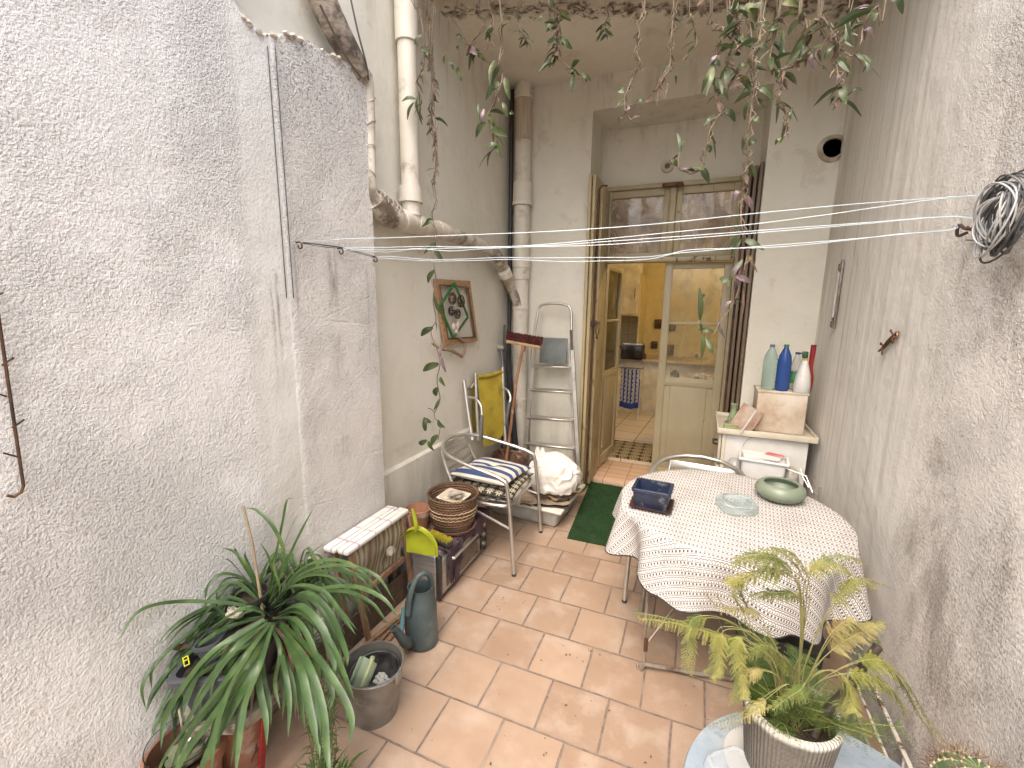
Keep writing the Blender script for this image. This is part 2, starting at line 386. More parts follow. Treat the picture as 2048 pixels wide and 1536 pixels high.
# back wall with the door recess
bm = MB()
x0, x1, zt = -.88, .352, 3.14
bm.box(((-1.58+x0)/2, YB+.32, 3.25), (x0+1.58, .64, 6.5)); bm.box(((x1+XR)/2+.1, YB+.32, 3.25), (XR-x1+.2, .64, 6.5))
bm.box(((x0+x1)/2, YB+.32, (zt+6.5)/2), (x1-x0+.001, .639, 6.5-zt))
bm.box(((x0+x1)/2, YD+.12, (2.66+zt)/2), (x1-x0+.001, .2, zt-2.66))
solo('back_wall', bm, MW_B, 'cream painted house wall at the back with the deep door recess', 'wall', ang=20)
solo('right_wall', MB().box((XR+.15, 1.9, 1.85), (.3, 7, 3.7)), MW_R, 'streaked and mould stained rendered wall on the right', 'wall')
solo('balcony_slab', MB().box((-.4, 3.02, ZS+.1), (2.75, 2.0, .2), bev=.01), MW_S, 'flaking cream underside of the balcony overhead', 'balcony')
# door step
g = G('step_tiles'); p = g.pos(); b = g.n('ShaderNodeTexBrick'); g.put(b.inputs['Vector'], g.map(p, loc=(.1, .02, 0))); b.offset = 0
b.inputs['Color1'].default_value = (.52, .33, .22, 1); b.inputs['Color2'].default_value = (.60, .42, .29, 1); b.inputs['Mortar'].default_value = (.24, .17, .12, 1)
for k, q in (('Scale', 1), ('Mortar Size', .004), ('Brick Width', .2), ('Row Height', .11)): b.inputs[k].default_value = q
M_STEP = g.bsdf(b.outputs['Color'], .5, normal=g.bump(g.math('SUBTRACT', 1., b.outputs['Fac']), .003, .7))
solo('door_step', MB().box((-.264, 4.24, .024), (1.229, .56, .052), bev=.004), M_STEP, 'low terracotta tiled step in front of the glazed door', 'step')
# ================================================================== KITCHEN seen through the door
g = G('kitchen_floor_tiles'); p = g.pos(); b = g.n('ShaderNodeTexBrick'); g.put(b.inputs['Vector'], g.map(p, rot=(0, 0, R(4)), loc=(.28, .1, 0))); b.offset = 0
b.inputs['Color1'].default_value = (.56, .46, .32, 1); b.inputs['Color2'].default_value = (.6, .5, .36, 1); b.inputs['Mortar'].default_value = (.2, .13, .08, 1)
for k, q in (('Scale', 1), ('Mortar Size', .005), ('Brick Width', .33), ('Row Height', .33)): b.inputs[k].default_value = q
solo('kitchen_floor', MB().box((-.4, 5.9, .03), (3.2, 2.76, .1)), g.bsdf(b.outputs['Color'], .25), 'cream tiled kitchen floor', None, struct=True)
M_KW = simple('kitchen_paint', (.56, .49, .28), (.50, .43, .24), .6)
bm = MB().box((-.4, 7.35, 1.5), (3.2, .12, 3)).box((-2.05, 5.85, 1.5), (.12, 2.9, 3)).box((1.25, 5.85, 1.5), (.12, 2.9, 3)).box((-.4, 5.85, 2.95), (3.3, 2.9, .1))
solo('kitchen_walls', bm, M_KW, 'ochre kitchen walls lit by a warm lamp beyond the door', 'kitchen wall')
M_WHITE = simple('white_laminate', (.66, .60, .46), rough=.35)
t = thing('kitchen_counter', 'pale kitchen counter running along the far wall behind the door', 'counter', (-.5, 6.6, .08))
part('cupboard_front', MB().box((-.4, 6.98, .46), (3.18, .6, .76), bev=.004), M_WHITE, t)
part('worktop', MB().box((-.4, 6.95, .865), (3.18, .68, .04), bev=.006), simple('worktop', (.5, .42, .3), rough=.3), t)
g = G('splash_tiles'); b = g.n('ShaderNodeTexBrick'); g.put(b.inputs['Vector'], g.comb(g.sep(g.pos())[0], g.sep(g.pos())[2], 0.)); b.offset = 0
b.inputs['Color1'].default_value = (.62, .56, .42, 1); b.inputs['Color2'].default_value = (.66, .6, .46, 1); b.inputs['Mortar'].default_value = (.42, .36, .25, 1)
for k, q in (('Scale', 1), ('Mortar Size', .004), ('Brick Width', .2), ('Row Height', .2)): b.inputs[k].default_value = q
cx = PY(1277, 600, 6.6).x
t = thing('wall_cupboard', 'cream hanging kitchen cupboard with a dark framed edge', 'cupboard', (cx-.5, 6.5, 1.5))
zc = PY(1262, 632, 6.6).z
part('cupboard_body', MB().box((cx-.5, 6.75, (zc+2.7)/2), (1.0, .3, 2.7-zc), bev=.004), M_WHITE, t)
part('cupboard_door', MB().box((cx-.31, 6.587, (zc+2.7)/2), (.56, .022, 2.66-zc), bev=.004), M_WHITE, t)
part('handle', MB().tube([(cx-.05, 6.57, 1.75), (cx-.05, 6.54, 1.76), (cx-.05, 6.54, 1.88), (cx-.05, 6.57, 1.89)], .006, 6), simple('dark_handle', (.08, .06, .04)), t)
solo('splashback', MB().box((cx-.48, 7.0+.26, 1.25), (1.0, .03, .9)), g.bsdf(b.outputs['Color'], .15), 'white wall tiles above the kitchen counter', 'tiles')
solo('kitchen_side_panel', MB().box((cx+.012, 6.98, 1.5), (.02, .62, 1.2)), M_KW, 'ochre end panel beside the hanging kitchen cupboard', 'panel')
bt = MB()   # black oven and things on it
t = thing('counter_oven', 'small black oven on the kitchen counter, above the blue towel', 'oven', PY(1262, 730, 6.5))
q = PY(1262, 712, 6.5)
part('body', MB().box((q.x, 6.7, .885+.1), (.3, .3, .2), bev=.01), simple('black_enamel', (.012, .012, .014), rough=.25), t)
part('lid', MB().box((q.x, 6.7, 1.1), (.28, .26, .03), bev=.008), simple('steel_lid', (.6, .58, .52), rough=.3, metal=.8), t)
M_DKC = simple('dark_cap', (.06, .03, .02))
# towel
def towel_mat():
    g = G('blue_white_towel'); u = g.sep(g.uv()); x = g.math('MULTIPLY', u[0], 5.0); y = g.math('MULTIPLY', u[1], 9.0)
    fx = g.math('SUBTRACT', g.math('FRACT', x), .5); fy = g.math('SUBTRACT', g.math('FRACT', y), .5)
    r = g.math('SQRT', g.math('ADD', g.math('MULTIPLY', fx, fx), g.math('MULTIPLY', fy, fy)))
    ring = g.math('MULTIPLY', g.math('LESS_THAN', g.math('ABSOLUTE', g.math('SUBTRACT', r, .36)), .09), g.math('LESS_THAN', fx, .22))
    r2 = g.math('LESS_THAN', g.math('ABSOLUTE', g.math('SUBTRACT', r, .12)), .05)
    m = g.math('MULTIPLY', g.math('MAXIMUM', ring, r2), g.math('GREATER_THAN', u[1], .14))
    return g.bsdf(g.mix(m, (.015, .04, .20), (.62, .6, .5)), .9, normal=g.bump(g.noise(g.obj(), 300, 2), .001, .5))
ta, tb = PY(1243, 735, 6.3), PY(1282, 733, 6.3)
zb_ = PY(1262, 815, 6.3).z
solo('towel', MB().grid(lambda a, b_: V((ta.x+(tb.x-ta.x)*a, 6.3+.02*sin(a*9)+.014*sin(a*17+b_*4), zb_-(.02*sin(a*pi))+(ta.z-zb_)*b_)), 24, 20, lambda a, b_: (a, b_)).tube([(ta.x-.1, 6.3, ta.z), (tb.x+.03, 6.3, ta.z)], .006, 6),
     towel_mat(), 'blue and white patterned towel hanging inside the kitchen', 'towel')
solo('towel_rail', MB().rod((ta.x-.03, 6.3, .08), (ta.x-.03, 6.3, ta.z), .02).rod((tb.x, 6.33, .08), (tb.x, 6.33, ta.z), .02).rod((ta.x-.03, 6.33, ta.z), (ta.x-.03, 6.6, ta.z), .02).rod((tb.x, 6.33, ta.z-.01), (tb.x, 6.6, ta.z-.01), .02), M_WHITE, 'pale rail carrying the patterned towel', 'rail')
for i, (x, c_, h_) in enumerate(((1214, (.45, .30, .12), .16), (1222, (.6, .5, .3), .20), (1231, (.25, .12, .05), .13), (1240, (.5, .42, .2), .17), (1284, (.1, .06, .04), .10))):
    c = PY(x, 735, 6.72); c.z = .887
    t = thing('kitchen_jar', ['tan jar at the far left of the kitchen counter', 'tall pale bottle second from the left on the counter', 'short brown jar in the middle of the counter', 'yellowish bottle beside the small black oven', 'dark pot to the right of the small black oven'][i], 'jar', c, 'jars on the kitchen counter')
    part('jar_body', MB().lathe([(0, 0), (.045, 0), (.05, .02), (.048, h_*.7), (.02, h_*.85), (.02, h_*.92), (0, h_*.92)], c, 14), simple('kjar%d' % i, c_, rough=.3), t)
    part('jar_cap', MB().lathe([(.023, h_*.9), (.023, h_), (0, h_)], c, 12), M_DKC, t)
# mat inside the door
def mat_mat():
    g = G('patterned_doormat'); v = g.map(g.pos(), (9, 9, 9)); x = g.sep(v)
    fx = g.math('SUBTRACT', g.math('FRACT', x[0]), .5); fy = g.math('SUBTRACT', g.math('FRACT', x[1]), .5)
    r = g.math('SQRT', g.math('ADD', g.math('MULTIPLY', fx, fx), g.math('MULTIPLY', fy, fy)))
    a = g.math('ARCTAN2', fy, fx); pet = g.math('MULTIPLY', g.math('SINE', g.math('MULTIPLY', a, 8)), .08)
    m = g.math('LESS_THAN', g.math('ABSOLUTE', g.math('SUBTRACT', g.math('ADD', r, pet), .36)), .07)
    m2 = g.math('LESS_THAN', g.math('ABSOLUTE', g.math('SUBTRACT', r, .15)), .05)
    return g.bsdf(g.mix(g.math('MAXIMUM', m, m2), (.045, .032, .02), (.42, .33, .17)), .9, normal=g.bump(g.noise(g.pos(), 400, 2), .002))
solo('door_mat', MB().box((-.34, 4.83, .085), (1.0, .62, .008), bev=.003), mat_mat(), 'dark patterned mat on the kitchen side of the door', 'door mat')
# wall decorations (dark moulded plaques), socket, table and chair
M_DK = simple('dark_pottery', (.10, .045, .02), (.04, .02, .012), .4)
for i, (x, y, s) in enumerate(((1317, 648, .075), (1309, 690, .06), (1345, 655, .06), (1338, 700, .09))):
    c = PY(x, y, 7.27); bm = MB().box(c, (s*1.6, .03, s*1.9), bev=.01)
    for k in range(7): bm.ball(c+V((rnd.uniform(-s, s)*.7, -.03, rnd.uniform(-s, s)*.8)), s*.3, 1, (1, .6, 1), .3, k)
    solo('wall_plaque', bm, M_DK, ['dark lumpy ornament high on the kitchen wall left of the glazed leaf', 'dark lumpy ornament low on the kitchen wall left of the glazed leaf', 'dark lumpy ornament high behind the glass of the door', 'large dark lumpy ornament low behind the glass of the door'][i], 'ornament', 'dark ornaments on the kitchen wall')
c = PY(1393, 711, 7.28); t = thing('wall_socket', 'white wall socket seen through the closed leaf', 'socket', c)
part('plate', MB().box(c, (.09, .014, .09), bev=.006), M_WHITE, t); part('socket_hole', MB().lathe([(.026, 0), (.026, .004), (.02, .004), (.02, .001), (0, .001)], c+V((0, -.008, 0)), 16, rot=Matrix.Rotation(R(90), 3, 'X')), simple('socket_grey', (.3, .26, .2)), t)
t = thing('kitchen_table', 'light wood table seen through the closed leaf of the door', 'table', (.0, 5.3, .08))
tz = .76; q1, q2 = PZ(1382, 790, tz), PZ(1425, 768, tz)
part('table_top', MB().box((q1.x+.32, 5.36, tz), (.62, .75, .035), bev=.004), simple('table_wood', (.62, .42, .2), (.5, .33, .15), .35, sca=(1, 8, 1)), t)
for sx in (-.27, .27):
    for sy in (-.33, .33): part('leg', MB().box((q1.x+.32+sx, 5.36+sy, .41), (.04, .04, .66)), simple('leg_dark', (.06, .045, .03)), t)
for i, (x, c_) in enumerate(((1393, (.12, .05, .03)), (1404, (.5, .42, .25)), (1415, (.65, .55, .35)))):
    c = PY(x, 772, 5.5); c.z = tz+.018
    t = thing('table_jar', ['small dark jar on the kitchen table', 'tall pale jar on the kitchen table', 'right hand cream jar on the kitchen table'][i], 'jar', c, 'jars on the kitchen table')
    part('jar_body', MB().lathe([(0, 0), (.028, 0), (.03, .01), (.03, .07+.02*(i == 1)), (.026, .08+.02*(i == 1)), (0, .08+.02*(i == 1))], c, 14), simple('jar%d' % i, c_, rough=.3), t)
    part('lid', MB().lathe([(0, .08+.02*(i == 1)), (.027, .08+.02*(i == 1)), (.027, .095+.02*(i == 1)), (0, .095+.02*(i == 1))], c, 14), M_WHITE, t)
c = PY(1352, 745, 5.3)
t = thing('kitchen_chair', 'dark curved chair back beside the kitchen table', 'chair', (c.x, 5.3, .08))
part('backrest', MB().tube([(c.x+.08, 5.2, .5), (c.x+.03, 5.22, .8), (c.x-.01, 5.25, .93), (c.x-.05, 5.28, .8), (c.x-.1, 5.32, .5)], .022, 8, 6).grid(lambda a, b_: V((c.x-.06+.1*a, 5.3-.07*a, .55+.36*b_)), 2, 2), simple('dark_chair', (.05, .045, .04)), t)
part('seat', MB().box((c.x, 5.3, .5), (.36, .36, .04), bev=.01), simple('dark_seat', (.05, .045, .04)), t)
for sx in (-.15, .15):
    for sy in (-.15, .15): part('leg', MB().box((c.x+sx, 5.3+sy, .285), (.03, .03, .39)), simple('dark_leg', (.05, .045, .04)), t)
# the lit kitchen lamp
t = thing('kitchen_lamp', 'warm round lamp on the kitchen ceiling', 'lamp', (.75, 5.4, 2.6))
part('base', MB().lathe([(0, 2.9), (.08, 2.9), (.08, 2.85), (0, 2.85)], (.75, 5.4, 0), 20), M_WHITE, t)
g = G('lamp_globe'); part('globe', MB().ball((.75, 5.4, 2.76), .1, 3), g.bsdf((.9, .8, .6), .4, emit=(1, .72, .35, 1), es=54), t)

# ================================================================== GLAZED DOOR
def paint_mat(name, c, chip=(.10, .06, .035), thr=(.66, .69), dirt=(.33, .25, .13)):
    g = G(name); o = g.obj(); col = g.mix(g.step(g.noise(o, 3, 4), .3, .7), c, tuple(q*.86 for q in c))
    col = g.mix(g.math('MULTIPLY', g.step(g.noise(g.map(o, (3, 3, .5)), 4, 6, .7), .5, .72), .45), col, dirt)
    ch = g.step(g.noise(g.map(o, (1, 1, .6)), 13, 6, .72, .4), *thr)
    col = g.mix(ch, col, chip)
    nr = g.bump(g.math('SUBTRACT', 1., ch), .0015, .8); nr = g.bump(g.noise(g.map(o, (30, 30, 3)), 2, 3), .001, .3, nr)
    return g.bsdf(col, .42, normal=nr, spec=.4)
M_DOOR = paint_mat('old_cream_gloss', (.39, .33, .205)); M_DOOR2 = paint_mat('shutter_paint', (.43, .35, .20), thr=(.6, .64))
M_SHUT = paint_mat('peeled_brown_shutter', (.16, .115, .075), chip=(.45, .38, .27), thr=(.66, .7), dirt=(.06, .04, .025))
M_IRON = simple('rusty_iron', (.05, .035, .028), (.16, .08, .04), .6, .6)
def glass_mat(name, dcol, lo, hi, mx, base=.05):
    g = G(name); o = g.obj(); tr = g.n('ShaderNodeBsdfTransparent'); gl = g.n('ShaderNodeBsdfGlossy'); gl.inputs['Roughness'].default_value = .05
    fr = g.n('ShaderNodeFresnel'); fr.inputs[0].default_value = 1.5
    m1 = g.n('ShaderNodeMixShader'); g.put(m1.inputs[0], g.math('ADD', fr.outputs[0], .03)); g.t.links.new(tr.outputs[0], m1.inputs[1]); g.t.links.new(gl.outputs[0], m1.inputs[2])
    df = g.n('ShaderNodeBsdfDiffuse'); n = g.noise(g.map(o, (1, 1, .45)), 7, 7, .68, .7)
    g.put(df.inputs[0], g.mix(g.step(g.noise(o, 5, 4), .4, .65), dcol, tuple(q*.65 for q in dcol)))
    m2 = g.n('ShaderNodeMixShader'); g.put(m2.inputs[0], g.math('ADD', g.step(n, lo, hi, 0, mx), base))
    g.t.links.new(m1.outputs[0], m2.inputs[1]); g.t.links.new(df.outputs[0], m2.inputs[2]); g.t.links.new(m2.outputs[0], g.out.inputs[0]); return g.m
M_GLU = glass_mat('grimy_upper_glass', (.34, .26, .19), .3, .7, .45, .38)
M_GLD = glass_mat('dusty_door_glass', (.50, .44, .29), .46, .72, .40, .07)
zL, zT0, zT1 = 2.66, 2.02, 2.06
XA, XB = -.82, .235
t = thing('glazed_door', 'old cream painted glazed kitchen door with a peeling transom, left leaf open and right leaf closed', 'door', (-.3, YD, .05))
yd = YD-.012
part('frame', MB().box((XA-.03, yd, 1.355), (.06, .09, 2.61), bev=.004).box((XB+.03, yd, 1.355), (.06, .09, 2.61), bev=.004).box(((XA+XB)/2, yd, zL-.018), (XB-XA, .09, .036), bev=.004), M_DOOR, t)
part('transom', MB().box(((XA+XB)/2, yd-.018, (zT0+zT1)/2), (XB-XA, .085, zT1-zT0), bev=.006), paint_mat('flaking_transom', (.42, .355, .225), thr=(.56, .60)), t)
xm = PY(1343, 450, yd).x
zl0, zl1 = zT1, zL-.036
part('mullion', MB().box((xm, yd-.012, (zl0+zl1)/2), (.05, .07, zl1-zl0), bev=.006), M_DOOR, t)
def sash(xa, xb, za, zb, s=.04, top=.07, bot=.05, y=yd, th=.045):
    m = MB(); m.box((xa+s/2, y, (za+zb)/2), (s, th, zb-za), bev=.004); m.box((xb-s/2, y, (za+zb)/2), (s, th, zb-za), bev=.004)
    m.box(((xa+xb)/2, y+.001, zb-top/2), (xb-xa-2*s, th-.003, top), bev=.003); m.box(((xa+xb)/2, y+.001, za+bot/2), (xb-xa-2*s, th-.003, bot), bev=.003); return m
for xa, xb in ((XA, xm-.026), (xm+.026, XB)):
    f = part('upper_light', sash(xa, xb, zl0, zl1, .048, .06, .04), M_DOOR, t)
    part('pane', MB().box(((xa+xb)/2, yd+.006, (zl0+zl1)/2), (xb-xa-.08, .005, zl1-zl0-.08)), M_GLU, f)
def leaf_door(M4, wd, z0, z1, hinge_side, lab):
    f = part('leaf', xf(sash(0, wd, z0, z1, .062, .05, .11, 0, .04), M4), M_DOOR, t, label=lab)
    zg0, zg1, zm = z0+.90, z1-.045, z0+1.43
    part('lower_panel', xf(MB().box((wd/2, .004, z0+.53), (wd-.115, .018, .84), bev=.004).box((wd/2, -.002, z0+.53), (wd-.22, .024, .72), bev=.008), M4), M_DOOR, f)
    part('lock_rail', xf(MB().box((wd/2, .001, zg0), (wd-.122, .037, .05), bev=.004), M4), M_DOOR, f)
    part('glazing_bar', xf(MB().box((wd/2, 0, zm), (wd-.122, .03, .022), bev=.004), M4), M_DOOR, f)
    part('pane', xf(MB().box((wd/2, .004, (zg0+zg1)/2), (wd-.11, .005, zg1-zg0-.01)), M4), M_GLD, f)
    return f
lw = (XB-XA)/2
# left leaf: hinged at XA, swung into the kitchen
hx, hy = XA+.01, YD+.02
lo_, hi_ = 4.2, 4.75
for _ in range(40):
    md = (lo_+hi_)/2; q = PY(1241, 600, md); dd = sqrt((q.x-hx)**2+(q.y-hy)**2)
    lo_, hi_ = (md, hi_) if dd < lw else (lo_, md)
q = PY(1241, 600, lo_)
leaf_door(frame_m((hx, hy, 0), (q.x-hx, q.y-hy, 0)), lw, .075, zT0-.004, 0, 'open left leaf with bare peeling wood at its foot')
leaf_door(frame_m((XA+lw+.002, YD+.01, 0), (1, 0, 0)), lw-.004, .075, zT0-.004, 1, 'closed right leaf with dusty glass')
part('latch', MB().box((xm-.01, yd-.07, zL-.03), (.16, .03, .03), bev=.008).ball((xm+.05, yd-.09, zL-.04), .02, 2, (1.5, 1, 1), .4), M_IRON, t)
# shutters, folded back against the recess cheeks
t = thing('folded_shutter', 'narrow cream wooden shutter with a black iron bar, folded out left of the door', 'shutter', (-.83, 3.9, .03))
for i, (xx, y0_, y1_) in enumerate(((-.862, 3.64, 4.10), (-.832, 3.66, 4.10), (-.80, 3.80, 4.10))):
    part('shutter_panel', MB().box((xx, (y0_+y1_)/2, 1.35 if i < 2 else 1.33), (.024, y1_-y0_, 2.62 if i < 2 else 2.56), bev=.004), M_DOOR2, t)
part('iron_bar', MB().tube([(-.805, 3.72, .1), (-.805, 3.72, 2.55)], .008, 8).tube([(-.805, 3.72, 2.55), (-.78, 3.72, 2.58), (-.74, 3.73, 2.58)], .007, 6, 4), M_IRON, t)
hz = 1.5
part('bar_handle', MB().box((-.80, 3.715, hz), (.035, .03, .05), bev=.005).box((-.775, 3.71, hz+.005), (.06, .02, .025), bev=.004).tube([(-.765, 3.705, hz-.01), (-.775, 3.70, hz-.06), (-.765, 3.70, hz-.1), (-.752, 3.70, hz-.06), (-.763, 3.705, hz-.01)], .004, 6, 4).ball((-.765, 3.70, hz-.115), .012, 1), M_IRON, t)
t = thing('folded_shutter', 'dark peeling brown shutter folded in on the right of the door', 'shutter', (.29, 3.9, .03))
for i, (xx, y0_, y1_) in enumerate(((.335, 3.76, 4.10), (.305, 3.80, 4.10), (.272, 3.84, 4.10))):
    part('shutter_panel', MB().box((xx, (y0_+y1_)/2, 1.35), (.022, y1_-y0_, 2.62-.02*i), bev=.004), M_SHUT, t)
part('iron_bar', MB().tube([(.252, 3.84, .1), (.252, 3.84, 2.5)], .008, 8), M_IRON, t)
c = PY(1335, 332, YD+.01); c.y = YD+.02
t = thing('ceiling_rose', 'round white socket on the plaster above the door', 'fitting', c)
Rx = Matrix.Rotation(R(90), 3, 'X')
part('ring', MB().lathe([(.025, 0), (.052, 0), (.052, .012), (.046, .02), (.03, .022), (.025, .012)], c, 24, rot=Rx), simple('bakelite_white', (.6, .55, .42), rough=.35), t)
part('core', MB().lathe([(0, .004), (.026, .004), (.02, .014), (.008, .018), (0, .018)], c, 16, rot=Rx), simple('brass_core', (.16, .12, .07), metal=.5), t)
c = PY(1665, 297, YB)
t = thing('vent_pipe', 'round open vent pipe set in the wall high in the right corner', 'vent', c)
part('rim', MB().lathe([(.062, -.005), (.09, -.005), (.075, .022), (.066, .03), (.060, .026), (.058, -.02)], c, 28, rot=Rx, wob=.03), simple('vent_mortar', (.5, .46, .38), (.3, .25, .19), .9, bump=.004), t)
part('bore_shade', MB().lathe([(0, -.002), (.0595, -.002), (.0595, .0)], c, 28, rot=Rx), simple('vent_shade', (.02, .018, .016), rough=.9), t)  # dark disc closes the pipe, its colour standing in for the hole's shade
# ================================================================== PIPES
M_PVC = simple('painted_drainpipe', (.60, .565, .485), (.55, .51, .43), .5, sca=(1, 1, .5), dirt=(.24, .19, .13), dthr=(.55, .74), dscale=5, bump=.001)
M_PVC2 = simple('dirty_drainpipe', (.56, .52, .44), (.44, .395, .32), .6, sca=(1, 1, .4), dirt=(.13, .10, .075), dthr=(.5, .64), dscale=5, bump=.003)
px_ = -1.425; py_ = 3.635
t = thing('corner_drainpipe', 'tall cream drainpipe in the far left corner, from floor to balcony', 'drainpipe', (px_, py_, 0))
part('pipe', MB().tube([(px_, py_, 0), (px_, py_, 3.39)], .066, 28), M_PVC, t)
def zz(y, Y=py_): return PY(1045, y, Y).z
for y0_, y1_, r_ in ((178, 200, .075), (283, 288, .069), (365, 412, .078), (403, 412, .083), (518, 536, .077), (536, 560, .073), (613, 620, .0715), (795, 800, .07)):
    za, zb = zz(y1_), zz(y0_); part('collar', MB().lathe([(.064, za), (r_-.004, za), (r_, za+.004), (r_, zb-.004), (r_-.004, zb), (.064, zb)], (px_, py_, 0), 28), M_PVC, t)
part('stain_sleeve', MB().lathe([(.0665, zz(288)), (.0675, zz(285)), (.0675, zz(205)), (.0665, zz(200))], (px_, py_, 0), 28), simple('stained_sleeve', (.46, .40, .31), (.36, .29, .21), .6, sca=(14, 14, .5), dirt=(.2, .15, .1)), t)
solo('gap_shade_rod', MB().tube([(-1.54, 3.66, 0), (-1.54, 3.66, 3.36)], .018, 10), simple('gap_shade', (.05, .045, .04)), 'thin black rod added as the shaded gap behind the cream drainpipe', 'pipe')  # black rod added for the shaded gap between drainpipe and wall corner
# branch pipe running along the side wall into the corner pipe
xw = XLB+.075
p1 = PX(795, 20, xw); yv = PX(822, 400, xw).y
J = PX(828, 448, xw)
t = thing('side_drainpipe', 'cream pipe dropping down the side wall and bending across to the corner pipe', 'drainpipe', (xw, yv, 1.6))
part('upright', MB().tube([(xw, yv, ZS), (xw, yv, J.z)], .05, 24), M_PVC, t)
for ya, yb, r_ in ((372, 402, .062), (398, 406, .066), (425, 432, .056)):
    za, zb = PX(820, yb, xw).z, PX(820, ya, xw).z; part('collar', MB().lathe([(.05, za), (r_, za+.003), (r_, zb-.003), (.05, zb)], (xw, yv, 0), 24), M_PVC, t)
zb = PX(800, 75, xw).z; part('collar', MB().lathe([(.05, zb), (.06, zb+.003), (.06, ZS-.01), (.05, ZS-.01)], (xw, yv, 0), 24), M_PVC, t)
K = PX(985, 502, xw+.01); E2 = PY(1036, 607, py_-.03)
br = [PX(748, 400, xw), PX(775, 432, xw), J, PX(900, 468, xw), PX(960, 490, xw), K, PX(1000, 525, xw+.03), PY(1018, 560, py_-.035), PY(1034, 592, py_-.02), PY(1044, 622, py_+.0)]
part('branch', MB().tube(br, [.055, .056, .054, .048, .045, .044, .046, .055, .060, .060], 22, 5), M_PVC2, t)
for a, c_, r_ in ((PX(872, 458, xw), PX(886, 463, xw), .053), (PX(826, 445, xw), PX(836, 449, xw), .058), (PX(1008, 543, xw+.045), PX(1012, 552, xw+.05), .053), (PX(800, 440, xw), PX(806, 441, xw), .058)): part('collar', MB().tube([a, c_], r_, 22), M_PVC, t)
t = thing('wrapped_pipe', 'dirty cloth-wrapped pipe slanting down above the broken plaster edge of the left wall', 'pipe', PX(735, 155, xw))
sl_ = [PX(628, -40, xw+.0), PX(668, 50, xw), PX(700, 110, xw), PX(722, 150, xw)]
part('wrapped_run', MB().tube(sl_, [.056, .056, .052, .042], 18, 4), simple('wrapped_cloth', (.46, .40, .33), (.30, .25, .20), .8, sca=(1, 2, 9), dirt=(.09, .07, .055), dthr=(.45, .62), dscale=9, bump=.006, bscale=25), t)
part('lead', MB().tube([PX(722, 150, xw), PX(736, 165, xw), PX(741, 300, xw), PX(743, 380, xw), PX(752, 405, xw)], [.036, .026, .023, .026, .05], 12, 5), M_PVC2, t)
wr = MB()
for k in range(11):
    c = PX(744+k*.5, 392+k*5.5, xw); c2 = PX(752+k*4.5, 400+k*3.4, xw); wr.tube([c2+V((.05*cos(a), .02*sin(a*2+k), .052*sin(a))) for a in [i*pi/6 for i in range(13)]], .0035, 5, cap=False)
for k in range(4):
    c = PX(739, 200+k*50, xw); wr.tube([c+V((.028*cos(a), .026*sin(a), .02*sin(a+k))) for a in [i*pi/6 for i in range(13)]], .003, 5, cap=False)
stuff(part('binding', wr, simple('old_cord', (.5, .46, .4), (.2, .16, .12)), t))
b_ = MB(); b_.tube([PX(700, -10, xw+.05), PX(715, 60, xw+.055), PX(733, 130, xw+.05), PX(737, 160, xw+.03)], .004, 5, 4); b_.tube([PX(640, 10, xw+.055), PX(690, 110, xw+.055), PX(722, 155, xw+.03)], .005, 5, 4)
part('loose_cable', b_, simple('loose_cable', (.12, .10, .08)), t)
# cables on the smooth strip
for i, xs in enumerate(((535, 575), (550, 590))):
    pts = [PX(xs[0]+(xs[1]-xs[0])*k/9+rnd.uniform(-.8, .8), 92+k*56, XL+.004) for k in range(10)]
    ym = pts[0].y; pts = [V((q.x, ym+(.0), q.z)) for q in pts]
    solo('wall_cable', MB().tube(pts, .0016, 6), simple('black_cable%d' % i, (.05, .045, .04)), ['left of two thin black cables running down the left wall', 'right of two thin black cables running down the left wall'][i], 'cable', 'cables down the left wall')
# ================================================================== CLOTHES LINES
M_LINE = simple('white_nylon_line', (.50, .58, .62), (.44, .51, .55), .4); M_WIRE = simple('grey_coated_wire', (.17, .175, .175), (.05, .05, .05), .35, .4)
HK = [PX(592, 485, XL), PX(675, 497, XL), PX(744, 514, XL)]
H3 = [PX(2030, 385, XR), PX(1985, 440, XR), PX(1958, 455, XR)]
def hook(nm, p, sgn, lab, grp):
    m = MB().tube([p+V((-.01*sgn, 0, 0)), p+V((.02*sgn, 0, 0)), p+V((.03*sgn, 0, -.008)), p+V((.028*sgn, 0, -.022)), p+V((.014*sgn, 0, -.022)), p+V((.01*sgn, 0, -.01))], .003, 6, 4)
    solo(nm, m, M_IRON, lab, 'hook', grp)
for i, p in enumerate(HK): hook('wall_hook', p, 1, 'iron line hook on the left wall, '+['nearest the two black cables', 'middle of three in a row', 'at the right edge of the rough render'][i], 'line hooks on the left wall')
solo('wall_hook', MB().tube([H3[2]+V((.0, 0, 0)), H3[2]+V((-.03, 0, -.003)), H3[2]+V((-.045, .01, .012)), H3[2]+V((-.04, .02, -.02)), H3[2]+V((-.02, .01, -.012))], .0045, 6, 4).tube([H3[2]+V((-.012+.014*cos(a), .014*sin(a), .004*sin(a*3))) for a in [i*pi/6 for i in range(13)]], .004, 6), M_IRON, 'rusty iron eye with a twisted hook on the right wall, under the wire coil', 'hook')
solo('tied_line', MB().tube([HK[0]+V((.02, 0, 0)), HK[1]+V((.025, 0, .003)), HK[2]+V((.02, 0, .002))], .0018, 6).tube([HK[0]+V((.02, 0, -.002)), (HK[0]+HK[1])/2+V((.03, 0, -.006)), HK[1]+V((.025, 0, -.003)), HK[2]+V((.02, 0, -.004))], .0015, 6, 4).tube([HK[0]+V((.024, 0, .002)), (HK[0]+HK[1])/2+V((.034, 0, .002)), HK[1]+V((.03, 0, .004))], .0015, 6, 4), M_WIRE, 'grey wire strung between the three hooks on the left wall', 'wire')
